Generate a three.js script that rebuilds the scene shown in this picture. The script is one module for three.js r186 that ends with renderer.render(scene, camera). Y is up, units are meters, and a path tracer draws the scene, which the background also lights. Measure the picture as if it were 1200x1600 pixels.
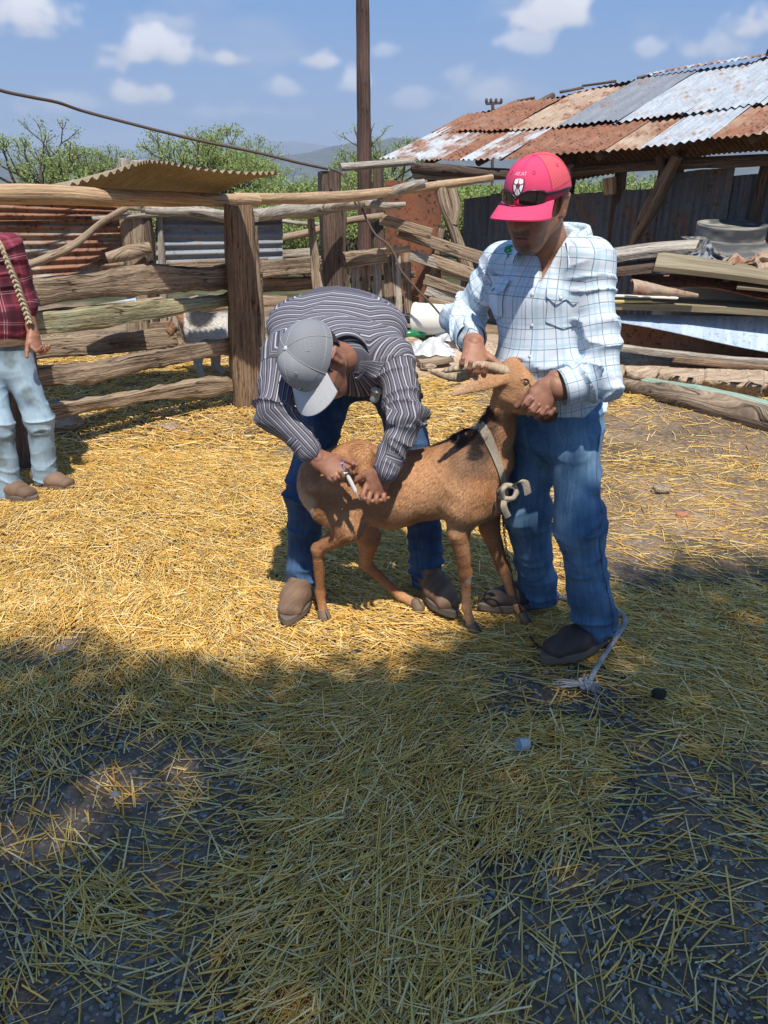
import * as THREE from 'three';
import { mergeGeometries } from 'three/addons/utils/BufferGeometryUtils.js';

// ---------------------------------------------------------------- camera, sky, sun, exposure
const scene = new THREE.Scene();
const FPX = 1186, PITCH = 23.3 * Math.PI / 180, CAMH = 1.6;
const camera = new THREE.PerspectiveCamera(2 * Math.atan(800 / FPX) * 180 / Math.PI, 3 / 4, 0.05, 20000);
camera.position.set(0, CAMH, 0);
camera.rotation.x = -PITCH;
camera.updateMatrixWorld();
const renderer = new THREE.WebGLRenderer({ antialias: true });
renderer.toneMapping = THREE.LinearToneMapping;
renderer.toneMappingExposure = 1.28;
renderer.shadowMap.enabled = true;
const SUN_EL = 62 * Math.PI / 180, SUN_AZ = 9 * Math.PI / 180;      // behind the camera, a little to its right
const SUN = new THREE.Vector3(Math.sin(SUN_AZ) * Math.cos(SUN_EL), Math.sin(SUN_EL), Math.cos(SUN_AZ) * Math.cos(SUN_EL));
const sun = new THREE.DirectionalLight(new THREE.Color(1, 0.93, 0.82), 4.8);
sun.position.copy(SUN).multiplyScalar(40).add(new THREE.Vector3(0, 0, -5));
sun.target.position.set(0, 0, -5);
sun.castShadow = true; sun.shadow.mapSize.set(4096, 4096); sun.shadow.radius = 1.6;
Object.assign(sun.shadow.camera, { left: -14, right: 14, top: 14, bottom: -14, near: 1, far: 90 });
scene.add(sun, sun.target);

// ---------------------------------------------------------------- small mathematics
function rng(seed) { let a = seed >>> 0; return () => { a = a + 0x6D2B79F5 | 0; let t = Math.imul(a ^ a >>> 15, 1 | a); t = t + Math.imul(t ^ t >>> 7, 61 | t) ^ t; return ((t ^ t >>> 14) >>> 0) / 4294967296; }; }
const V = (x, y, z) => new THREE.Vector3(x, y, z);
const clamp = (x, a = 0, b = 1) => x < a ? a : x > b ? b : x;
const lerp = (a, b, t) => a + (b - a) * t;
const sst = (a, b, x) => { const t = clamp((x - a) / (b - a)); return t * t * (3 - 2 * t); };
function hash3(x, y, z) { let h = Math.imul(x, 374761393) + Math.imul(y, 668265263) + Math.imul(z, 2147483647 ^ 0x5bd1e995); h = Math.imul(h ^ h >>> 13, 1274126177); h ^= h >>> 16; return (h >>> 0) / 4294967296; }
function n3(x, y, z) {
  const i = Math.floor(x), j = Math.floor(y), k = Math.floor(z); let u = x - i, v = y - j, w = z - k;
  u = u * u * (3 - 2 * u); v = v * v * (3 - 2 * v); w = w * w * (3 - 2 * w);
  const a = lerp(lerp(hash3(i, j, k), hash3(i + 1, j, k), u), lerp(hash3(i, j + 1, k), hash3(i + 1, j + 1, k), u), v);
  const b = lerp(lerp(hash3(i, j, k + 1), hash3(i + 1, j, k + 1), u), lerp(hash3(i, j + 1, k + 1), hash3(i + 1, j + 1, k + 1), u), v);
  return lerp(a, b, w);
}
function fbm(x, y, z, o = 4) { let s = 0, a = 0.5, f = 1; for (let i = 0; i < o; i++) { s += a * n3(x * f, y * f, z * f + i * 17.3); f *= 2.03; a *= 0.5; } return s / (1 - Math.pow(0.5, o)); }
const pm = (i, n) => ((i % n) + n) % n;
function tn(x, y, px, py, s = 0) {                                   // value noise that repeats after px, py cells
  const i = Math.floor(x), j = Math.floor(y); let u = x - i, v = y - j; u = u * u * (3 - 2 * u); v = v * v * (3 - 2 * v);
  const i0 = pm(i, px), i1 = pm(i + 1, px), j0 = pm(j, py), j1 = pm(j + 1, py);
  return lerp(lerp(hash3(i0, j0, s), hash3(i1, j0, s), u), lerp(hash3(i0, j1, s), hash3(i1, j1, s), u), v);
}
function tfbm(u, v, fx, fy, o = 4, s = 0) { let r = 0, a = 0.5; for (let i = 0; i < o; i++) { r += a * tn(u * fx, v * fy, fx, fy, s + i * 7); fx *= 2; fy *= 2; a *= 0.5; } return r / (1 - Math.pow(0.5, o)); }
// a pixel of the photograph gives a direction; its distance is given by a depth, the ground or a vertical plane
const SP = Math.sin(PITCH), CP = Math.cos(PITCH);
function ray(px, py) { const u = (px - 600) / FPX, v = (800 - py) / FPX; return V(u, -SP + v * CP, -(CP + v * SP)); }
function at(px, py, D) { const d = ray(px, py); return d.multiplyScalar(D / -d.z).add(V(0, CAMH, 0)); }
function gp(px, py, h = 0) { const d = ray(px, py); return d.multiplyScalar((h - CAMH) / d.y).add(V(0, CAMH, 0)); }
function onWall(px, py, A, B) { const d = ray(px, py), n = V(-(B.z - A.z), 0, B.x - A.x); const t = A.clone().sub(V(0, CAMH, 0)).dot(n) / d.dot(n); return d.multiplyScalar(t).add(V(0, CAMH, 0)); }

// ---------------------------------------------------------------- sky: clear air with fair-weather cumulus all round
{
  const W = 2560, H = 1280, data = new Float32Array(W * H * 4), R = rng(11);
  const clouds = [];                                                 // azimuth (0 ahead, + to the right), elevation, half width, half height, strength
  const put = (px, py, wx, hy, s) => { const d = ray(px, py), h = Math.hypot(d.x, d.z); clouds.push([Math.atan2(d.x, -d.z), Math.atan2(d.y, h), wx / 1250, hy / 1250, s]); };
  for (const c of [[40, 42, 80, 44, 1], [0, 30, 50, 30, 1], [250, 92, 105, 40, 1], [355, 92, 30, 17, 0.8], [225, 146, 58, 26, 0.85], [270, 36, 70, 24, 0.4], [495, 96, 28, 18, 0.75], [565, 136, 34, 28, 0.7], [440, 142, 30, 20, 0.5], [862, 24, 60, 42, 0.9], [842, 62, 46, 26, 0.6], [1172, 44, 50, 32, 0.9], [1120, 72, 66, 26, 0.5], [1012, 80, 34, 16, 0.5], [722, 118, 40, 26, 0.45], [780, 140, 60, 24, 0.4], [640, 155, 60, 20, 0.35], [90, 165, 90, 24, 0.4], [380, 172, 90, 20, 0.3], [600, 85, 24, 14, 0.4]]) put(...c);
  for (let i = 0; i < 90; i++) { const az = (R() * 2 - 1) * Math.PI, el = 0.05 + Math.pow(R(), 1.4) * 0.8; if (Math.abs(az) < 0.62 && el < 0.3) continue; const w = 0.05 + R() * 0.1; clouds.push([az, el, w, w * (0.3 + R() * 0.25), 0.45 + R() * 0.55]); }
  const grid = Array.from({ length: 72 }, () => []);                 // by azimuth
  for (const c of clouds) { const wide = c[2] * 1.7 / Math.cos(c[1]); const a = Math.floor((c[0] - wide + Math.PI) / (2 * Math.PI) * 72), b = Math.floor((c[0] + wide + Math.PI) / (2 * Math.PI) * 72); for (let k = a; k <= b; k++) grid[pm(k, 72)].push(c); }
  const zen = [0.105, 0.255, 0.54], mid = [0.115, 0.275, 0.575], hor = [0.27, 0.375, 0.56];
  for (let y = 0; y < H; y++) {
    const el = ((y + 0.5) / H - 0.5) * Math.PI, ce = Math.cos(el);
    const t = sst(0, 0.26, el), t2 = sst(0.15, 1.2, el);
    for (let x = 0; x < W; x++) {
      const th = ((x + 0.5) / W - 0.5) * 2 * Math.PI;                // atan2(z, x)
      const az = Math.atan2(Math.cos(th), -Math.sin(th)), o = (y * W + x) * 4;
      let r = lerp(lerp(hor[0], mid[0], t), zen[0], t2), g = lerp(lerp(hor[1], mid[1], t), zen[1], t2), b = lerp(lerp(hor[2], mid[2], t), zen[2], t2);
      if (el > 0.005) {
        const dx = Math.sin(az) * ce, dz = Math.cos(az) * ce, dy = Math.sin(el);
        let best = 0, base = 0; let nn = -1;
        for (const c of grid[Math.min(71, Math.floor((az + Math.PI) / (2 * Math.PI) * 72))]) {
          let da = az - c[0]; if (da > Math.PI) da -= 2 * Math.PI; else if (da < -Math.PI) da += 2 * Math.PI;
          const u = da * Math.cos(c[1]) / c[2], v = (el - c[1]) / c[3];
          if (Math.abs(u) > 1.6 || Math.abs(v) > 1.7) continue;
          if (nn < 0) nn = fbm(dx * 24, dy * 34, dz * 24, 6);
          const vv = v < 0 ? v * 1.55 : v * (0.85 + 0.5 * Math.abs(u)), d = 1 - Math.sqrt(u * u + vv * vv) + (nn - 0.5) * 2.6;
          const a = sst(0.1, 0.8, d) * Math.min(1, c[4] * 1.15); if (a > best) { best = a; base = clamp(0.5 + v * 0.55 + (nn - 0.5) * 1.2); }
        }
        // thin veil of broken low cloud
        const veil = sst(0.5, 0.78, fbm(dx * 7, dy * 22, dz * 7 + 9, 4)) * 0.4 * (1 - sst(0.1, 0.5, el));
        const q = 0.53 + 0.27 * base; r = lerp(r, 0.46, veil); g = lerp(g, 0.49, veil); b = lerp(b, 0.58, veil);
        best *= 0.9; r = lerp(r, q, best); g = lerp(g, q * 0.995, best); b = lerp(b, q + 0.035, best);
      }
      if (el < 0) { r = 0.2; g = 0.17; b = 0.12; }
      data[o] = r; data[o + 1] = g; data[o + 2] = b; data[o + 3] = 1;
    }
  }
  const sky = new THREE.DataTexture(data, W, H, THREE.RGBAFormat, THREE.FloatType);
  sky.mapping = THREE.EquirectangularReflectionMapping; sky.magFilter = THREE.LinearFilter; sky.needsUpdate = true;
  scene.background = sky; scene.environment = sky;
}

// ---------------------------------------------------------------- textures and materials
function tex(w, h, fn, srgb = true) {
  const d = new Uint8Array(w * h * 4);
  for (let y = 0; y < h; y++) for (let x = 0; x < w; x++) { const c = fn((x + 0.5) / w, (y + 0.5) / h), o = (y * w + x) * 4; if (typeof c === 'number') { d[o] = d[o + 1] = d[o + 2] = clamp(c) * 255; } else { d[o] = clamp(c[0] / 255) * 255; d[o + 1] = clamp(c[1] / 255) * 255; d[o + 2] = clamp(c[2] / 255) * 255; } d[o + 3] = 255; }
  const t = new THREE.DataTexture(d, w, h); t.wrapS = t.wrapT = THREE.RepeatWrapping; t.magFilter = THREE.LinearFilter; t.minFilter = THREE.LinearMipmapLinearFilter; t.generateMipmaps = true;
  if (srgb) t.colorSpace = THREE.SRGBColorSpace; t.needsUpdate = true; return t;
}
const mix3 = (a, b, t) => [lerp(a[0], b[0], t), lerp(a[1], b[1], t), lerp(a[2], b[2], t)];
function mat(o) { const m = new (o.transmission || o.sheen || o.clearcoat ? THREE.MeshPhysicalMaterial : THREE.MeshStandardMaterial)({ roughness: 0.85, metalness: 0, side: THREE.DoubleSide, ...o }); return m; }
const lin = (r, g, b) => new THREE.Color().setRGB(r, g, b);

// wood: u along the grain in metres, v across in metres / 0.5
const woodHeight = (s) => (u, v) => { const g = tfbm(u, v, 2, 64, 4, s), k = tfbm(u, v, 3, 12, 3, s + 50), cr = Math.pow(1 - Math.abs(2 * tn(u * 3, v * 40, 3, 40, s + 9) - 1), 16), f = tn(u * 40, v * 128, 40, 128, s + 2); return clamp(0.22 + 0.5 * g + 0.3 * (k - 0.5) + 0.16 * (f - 0.5) - 0.5 * cr * sst(0.4, 0.7, tn(u * 4, v * 12, 4, 12, s + 4))); };
const wh1 = woodHeight(1), wh2 = woodHeight(31);
const woodBump = tex(512, 512, wh1, false);
const woodTex = (lo, hi, sp, h) => tex(512, 512, (u, v) => { const k = h(u, v), n = tfbm(u, v, 5, 9, 4, 77); let c = mix3(lo, hi, clamp(k * 2.1 - 0.3)); c = mix3(c, sp, sst(0.5, 0.75, n) * 0.55); return c; });
const M = {};
const wood = (name, lo, hi, sp, h = wh1, bs = 0.011) => M[name] = mat({ map: woodTex(lo, hi, sp, h), bumpMap: woodBump, bumpScale: bs, roughness: 0.92 });
wood('greyWood', [60, 50, 41], [176, 154, 130], [142, 124, 104]);
wood('brownWood', [56, 43, 34], [156, 128, 102], [124, 105, 88], wh2);
wood('darkWood', [36, 29, 25], [118, 98, 84], [88, 74, 66], wh2);
wood('paleWood', [92, 78, 62], [182, 158, 132], [156, 140, 122], wh1, 0.009);
wood('peeledWood', [118, 94, 70], [204, 174, 138], [176, 144, 110], wh2, 0.006);
wood('greenWood', [78, 74, 58], [178, 168, 132], [120, 138, 116]);
wood('silverWood', [82, 76, 68], [190, 180, 166], [150, 142, 132], wh2);
wood('poleWood', [44, 33, 29], [118, 92, 82], [92, 70, 62]);
// sheet metal: uv in metres
const rustN = (u, v, s) => tfbm(u, v, 4, 4, 5, s);
const metal = (name, fn, o = {}) => M[name] = mat({ map: tex(512, 512, fn), roughness: 0.6, metalness: 0.0, ...o });
const rustA = [112, 72, 52], rustB = [158, 110, 82], rustC = [80, 52, 40];
const streak = (u, v, s) => tfbm(u, v, 26, 3, 4, s);
const rusty = (base, hi, cover, s) => (u, v) => { const n = rustN(u, v, s), k = streak(u, v, s + 3), f = tfbm(u, v, 40, 40, 3, s + 8); let c = mix3(base, hi, clamp(k * 1.3 - 0.15)); const r = sst(1 - cover - 0.12, 1 - cover + 0.1, n * 0.65 + k * 0.35); c = mix3(c, mix3(mix3(rustA, rustB, tfbm(u, v, 8, 8, 3, s + 5)), rustC, sst(0.55, 0.8, f)), r * 0.92); return mix3(c, [c[0] * 0.7, c[1] * 0.68, c[2] * 0.66], sst(0.62, 0.8, f) * 0.5); };
metal('galv', rusty([146, 154, 162], [182, 188, 193], 0.36, 5), { roughness: 0.55 });
metal('galvRusty', rusty([160, 168, 174], [196, 201, 205], 0.46, 15), { roughness: 0.55 });
metal('rustOrange', rusty([142, 108, 86], [172, 142, 120], 0.5, 25), { roughness: 0.85 });
metal('rustBrown', rusty([122, 86, 68], [158, 124, 104], 0.55, 35), { roughness: 0.88 });
metal('rustTan', rusty([150, 128, 108], [182, 164, 146], 0.45, 45), { roughness: 0.85 });
metal('greySheet', rusty([112, 116, 124], [138, 142, 148], 0.24, 55), { roughness: 0.6 });
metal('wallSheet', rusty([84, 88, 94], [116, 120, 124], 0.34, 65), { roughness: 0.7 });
metal('bandSheet', rusty([128, 122, 112], [196, 190, 176], 0.5, 75), { roughness: 0.7 });
metal('tanSheet', rusty([148, 132, 106], [174, 160, 134], 0.2, 85), { roughness: 0.8 });
metal('orangeSheet', rusty([140, 82, 56], [168, 106, 76], 0.55, 95), { roughness: 0.75 });
metal('blueSheet', rusty([150, 170, 196], [196, 210, 226], 0.22, 105), { roughness: 0.5 });
metal('concrete', (u, v) => { const n = tfbm(u, v, 6, 6, 5, 3), f = tfbm(u, v, 60, 60, 2, 9); return mix3(mix3([150, 128, 106], [204, 184, 160], n), [110, 92, 76], sst(0.6, 0.8, f) * 0.7); }, { roughness: 0.95, bumpMap: tex(256, 256, (u, v) => tfbm(u, v, 24, 24, 4, 5), false), bumpScale: 0.02 });
metal('ply', (u, v) => mix3([104, 94, 74], [160, 148, 122], tfbm(u, v, 4, 40, 4, 6)), { roughness: 0.9 });
M.tank = mat({ map: tex(256, 256, (u, v) => mix3([66, 68, 70], [150, 146, 136], sst(0.35, 0.75, tfbm(u, v, 8, 8, 5, 2)))), roughness: 0.8 });
M.wire = mat({ color: lin(0.09, 0.065, 0.05), roughness: 0.8 });
M.whitePlastic = mat({ color: lin(0.72, 0.71, 0.66), roughness: 0.5 });

// ---------------------------------------------------------------- naming and adding
const taken = {};
function numbered(n) { taken[n] = (taken[n] ?? -1) + 1; return taken[n] ? n + '_' + String(taken[n]).padStart(3, '0') : n; }
function thing(name, label, category, group, pos) { const o = new THREE.Group(); o.name = numbered(name); o.userData = { label, category }; if (group) o.userData.group = group; if (pos) o.position.copy(pos); scene.add(o); o.updateMatrixWorld(true); return o; }
function tagMesh(name, geo, m, label, category, group) { const o = new THREE.Mesh(geo, m); o.name = numbered(name); o.castShadow = o.receiveShadow = true; o.userData = { label, category }; if (group) o.userData.group = group; scene.add(o); return o; }
// part(): geometry given in world axes is moved into its parent's own axes
function part(name, geo, m, parent, world = true) { const o = new THREE.Mesh(geo, m); o.name = name; o.castShadow = o.receiveShadow = true; if (world) { parent.updateWorldMatrix(true, false); geo.applyMatrix4(new THREE.Matrix4().copy(parent.matrixWorld).invert()); } parent.add(o); return o; }
function setting(name, geo, m, kind = 'structure') { const o = new THREE.Mesh(geo, m); o.name = numbered(name); o.castShadow = o.receiveShadow = true; o.userData = { kind }; scene.add(o); return o; }

// ---------------------------------------------------------------- rough solid shapes
function gridGeo(nu, nv, fn, closeU = false) {
  const p = [], uv = [], ix = [];
  for (let j = 0; j <= nv; j++) for (let i = 0; i <= nu; i++) { const q = fn(i / nu, j / nv); p.push(q[0], q[1], q[2]); uv.push(q[3] ?? i / nu, q[4] ?? j / nv); }
  for (let j = 0; j < nv; j++) for (let i = 0; i < nu; i++) { const a = j * (nu + 1) + i, b = a + 1, c = a + nu + 1, d = c + 1; ix.push(a, b, d, a, d, c); }
  const g = new THREE.BufferGeometry(); g.setAttribute('position', new THREE.Float32BufferAttribute(p, 3)); g.setAttribute('uv', new THREE.Float32BufferAttribute(uv, 2)); g.setIndex(ix); g.computeVertexNormals();
  if (closeU) { const n = g.attributes.normal; for (let j = 0; j <= nv; j++) { const a = j * (nu + 1), b = a + nu; const x = n.getX(a) + n.getX(b), y = n.getY(a) + n.getY(b), z = n.getZ(a) + n.getZ(b), l = Math.hypot(x, y, z) || 1; n.setXYZ(a, x / l, y / l, z / l); n.setXYZ(b, x / l, y / l, z / l); } }
  return g;
}
const merge = (...gs) => mergeGeometries(gs.flat().map(g => { const o = g.index ? g.toNonIndexed() : g; for (const k of Object.keys(o.attributes)) if (!['position', 'normal', 'uv', 'color'].includes(k)) o.deleteAttribute(k); return o; }));
let seedCount = 1;
// a sawn or hewn timber from A to B, h high, t thick, with worn edges; up defaults to world up
function plank(A, B, h, t, { up = V(0, 1, 0), seg = 12, rough = 0.012, taper = 0, ragged = 0.02, warp = 0 } = {}) {
  const s = seedCount++ * 13.7, ax = B.clone().sub(A), L = ax.length(); ax.normalize();
  const side = V().crossVectors(ax, up).normalize(), u2 = V().crossVectors(side, ax).normalize();
  const sec = [[-1, -0.8], [-0.8, -1], [-0.3, -1], [0.3, -1], [0.8, -1], [1, -0.8], [1, -0.25], [1, 0.25], [1, 0.8], [0.8, 1], [0.3, 1], [-0.3, 1], [-0.8, 1], [-1, 0.8], [-1, 0.25], [-1, -0.25], [-1, -0.8]];
  const N = sec.length - 1, body = gridGeo(N, seg, (i, j) => {
    const k = Math.round(i * N), [c, d] = sec[k], kk = k === N ? 0 : k, l = j * L;
    let hh = h / 2 * (1 - taper * j), tt = t / 2 * (1 - taper * j * 0.4);
    const r = (n3(kk * 1.9 + s, l * 9, s) - 0.5) * 2 * rough + (n3(s, l * 2.2, kk < 8 ? 3 : 9) - 0.5) * 2 * rough * 1.6;
    const e = (j === 0 ? -1 : j === 1 ? 1 : 0) * ragged * n3(kk * 1.3, s, 5.1);
    const q = A.clone().addScaledVector(ax, l - e).addScaledVector(u2, d * hh + Math.sign(d) * (Math.abs(d) > 0.75 ? r : r * 0.4) + warp * Math.sin(j * Math.PI) + (n3(l * 1.4, s, 1) - 0.5) * rough * 2).addScaledVector(side, c * tt + c * r * 0.5);
    const per = [0, .1, .2, .35, .5, .6, .75, .9, 1.05, 1.15, 1.3, 1.45, 1.55, 1.65, 1.8, 1.95, 2.1][k] * (h + t) * 0.95;
    return [q.x, q.y, q.z, l + s, per / 0.5 + s * 0.37];
  }, true);
  const caps = [0, 1].map(e => { const c = [], o = (e ? seg : 0) * (N + 1), P = body.attributes.position; const m = V(); for (let k = 0; k < N; k++) m.add(V().fromBufferAttribute(P, o + k)); m.divideScalar(N); for (let k = 0; k < N; k++) { const a = V().fromBufferAttribute(P, o + k), b = V().fromBufferAttribute(P, o + k + 1); c.push(...(e ? [m, a, b] : [m, b, a])); } const g = new THREE.BufferGeometry().setFromPoints(c); g.setAttribute('uv', new THREE.Float32BufferAttribute(c.flatMap(q => [q.dot(side) * 0.4 + s, q.dot(u2) * 2 + s]), 2)); g.computeVertexNormals(); return g; });
  return merge(body, caps);
}
// a round pole or limb through points, radii r (array or number), knobbly
function pole(pts, r, { nu = 12, seg = 22, rough = 0.12, caps = true, uvs = 1 } = {}) {
  const s = seedCount++ * 7.3, c = new THREE.CatmullRomCurve3(pts), L = c.getLength(), rr = Array.isArray(r) ? r : [r, r];
  const fr = c.computeFrenetFrames(seg, false), cap = [];
  const body = gridGeo(nu, seg, (i, j) => {
    const k = Math.round(j * seg), p = c.getPointAt(j), a = i * 2 * Math.PI, ii = i === 1 ? 0 : i; const f = j * (rr.length - 1), m = Math.min(rr.length - 2, Math.floor(f)); let R = lerp(rr[m], rr[m + 1], f - m);
    R *= 1 + rough * ((n3(Math.cos(a) * 1.3 + s, Math.sin(a) * 1.3, j * L * 4) - 0.5) * 2 + (n3(s, 2, j * L * 2.5) - 0.5) * 1.4);
    const q = p.addScaledVector(fr.normals[k], Math.cos(a) * R).addScaledVector(fr.binormals[k], Math.sin(a) * R);
    if (i < 1 && (k === 0 || k === seg)) cap.push(q.clone());
    return [q.x, q.y, q.z, j * L * uvs + s, i * 2 * Math.PI * R / 0.5 + s * 0.2];
  }, true);
  if (!caps) return body;
  const g = [0, 1].map(e => { const P = cap.slice(e * nu, e * nu + nu), m = V(); P.forEach(q => m.add(q)); m.divideScalar(nu); const o = []; for (let k = 0; k < nu; k++) o.push(m, P[k], P[(k + 1) % nu]); const b = new THREE.BufferGeometry().setFromPoints(o); b.setAttribute('uv', new THREE.Float32BufferAttribute(o.flatMap(q => [q.x * 2 + s, q.y * 4 + q.z]), 2)); b.computeVertexNormals(); return b; });
  return merge(body, g);
}
// corrugated sheet over the patch c00, c10 (across the ribs), c11, c01 (along the ribs)
function corr(c00, c10, c11, c01, { pitch = 0.076, amp = 0.011, bend = () => 0, nv = 8, ragged = 0.01, n = null } = {}) {
  const s = seedCount++ * 3.1, w = c00.distanceTo(c10), L = c00.distanceTo(c01), waves = Math.max(2, Math.round(w / pitch)), nu = waves * 8;
  const nor = n ?? V().crossVectors(c10.clone().sub(c00), c01.clone().sub(c00)).normalize();
  return gridGeo(nu, nv, (i, j) => {
    const jj = j + (j === 0 ? -1 : j === 1 ? 1 : 0) * ragged / L * (n3(i * waves * 0.7 + s, j * 5, 2) + n3(i * 3 + s, j, 7));
    const q = c00.clone().lerp(c10, i).lerp(c01.clone().lerp(c11, i), jj);
    q.addScaledVector(nor, amp * Math.sin(i * waves * 2 * Math.PI) + bend(i, j) + (n3(i * w * 1.5 + s, j * L * 1.2, 4) - 0.5) * 0.03);
    return [q.x, q.y, q.z, i * w + s, j * L + s * 0.3];
  });
}
// a sheet or board with thickness over four corners
function slab4(c00, c10, c11, c01, th, warp = () => 0, nu = 20, nv = 8, uvs = 1) {
  const s = seedCount++ * 2.3, nor = V().crossVectors(c10.clone().sub(c00), c01.clone().sub(c00)).normalize(), w = c00.distanceTo(c10), L = c00.distanceTo(c01);
  const P = (i, j, k) => { const q = c00.clone().lerp(c10, i).lerp(c01.clone().lerp(c11, i), j); return q.addScaledVector(nor, warp(i, j) + k * th); };
  const f = (k) => gridGeo(nu, nv, (i, j) => { const q = P(i, j, k); return [q.x, q.y, q.z, (i * w + s) * uvs, (j * L + s) * uvs]; });
  const e = [(a, k) => P(a, 0, k), (a, k) => P(a, 1, k), (a, k) => P(0, a, k), (a, k) => P(1, a, k)].map(g => gridGeo(nu, 1, (a, k) => { const q = g(a, k); return [q.x, q.y, q.z, a * w * uvs, k * th * uvs]; }));
  return merge(f(0), f(1), e);
}
function tube(pts, r, nu = 8, seg = 0, closed = false) { const c = new THREE.CatmullRomCurve3(pts, closed); return new THREE.TubeGeometry(c, seg || pts.length * 5, r, nu, closed); }
function stone(p, rx, ry, rz, seed, det = 2) { const g = new THREE.IcosahedronGeometry(1, det), P = g.attributes.position; for (let i = 0; i < P.count; i++) { const x = P.getX(i), y = P.getY(i), z = P.getZ(i), k = 0.72 + 0.5 * n3(x * 1.7 + seed, y * 1.7, z * 1.7 + seed * 2); P.setXYZ(i, p.x + x * rx * k, p.y + y * ry * k, p.z + z * rz * k); } g.computeVertexNormals(); return g; }

// ---------------------------------------------------------------- bodies: tapered elliptic bones joined smoothly, meshed with surface nets
// bone from a to b; half widths [along side, along front] at each end
function bone(a, b, ra, rb, side = null) {
  const ax = b.clone().sub(a), L = ax.length() || 1e-6; ax.divideScalar(L);
  const A = Array.isArray(ra) ? ra : [ra, ra], B = Array.isArray(rb) ? rb : [rb, rb];
  let s = side ? side.clone() : (Math.abs(ax.y) < 0.9 ? V(0, 1, 0) : V(1, 0, 0)); s.addScaledVector(ax, -s.dot(ax)).normalize();
  const f = V().crossVectors(ax, s);
  return { ax: a.x, ay: a.y, az: a.z, L, dx: ax.x, dy: ax.y, dz: ax.z, sx: s.x, sy: s.y, sz: s.z, fx: f.x, fy: f.y, fz: f.z, a0: A[0], b0: A[1], a1: B[0], b1: B[1], round: A[0] === A[1] && B[0] === B[1], max: Math.max(...A, ...B), A: a, B: b };
}
const ball = (c, r) => bone(c, c.clone().add(V(0, 1e-4, 0)), r, r);
function dBone(o, x, y, z) {
  const px = x - o.ax, py = y - o.ay, pz = z - o.az; let t = px * o.dx + py * o.dy + pz * o.dz; t = t < 0 ? 0 : t > o.L ? o.L : t; const k = t / o.L;
  const qx = px - t * o.dx, qy = py - t * o.dy, qz = pz - t * o.dz, a = o.a0 + (o.a1 - o.a0) * k, l = Math.sqrt(qx * qx + qy * qy + qz * qz);
  if (o.round) return l - a;
  const b = o.b0 + (o.b1 - o.b0) * k, u = (qx * o.sx + qy * o.sy + qz * o.sz) / a, v = (qx * o.fx + qy * o.fy + qz * o.fz) / b, w = (qx * o.dx + qy * o.dy + qz * o.dz) / Math.min(a, b), m = Math.sqrt(u * u + v * v + w * w);
  return m < 1e-5 ? -Math.min(a, b) : l * (m - 1) / m;
}
const smin = (a, b, k) => { const h = Math.max(k - Math.abs(a - b), 0) / k; return Math.min(a, b) - h * h * k * 0.25; };
const smax = (a, b, k) => -smin(-a, -b, k);
function blend(list, k) { return (x, y, z) => { let d = 9; for (let i = 0; i < list.length; i++) { const e = dBone(list[i], x, y, z); d = e < d + k ? (d > 8 ? e : smin(d, e, list[i].k ?? k)) : d; } return d; }; }
function boxOf(list, m = 0.03) { const b = new THREE.Box3(); for (const o of list) { b.expandByPoint(o.A.clone().addScalar(o.max)); b.expandByPoint(o.A.clone().addScalar(-o.max)); b.expandByPoint(o.B.clone().addScalar(o.max)); b.expandByPoint(o.B.clone().addScalar(-o.max)); } return b.expandByScalar(m); }
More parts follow.
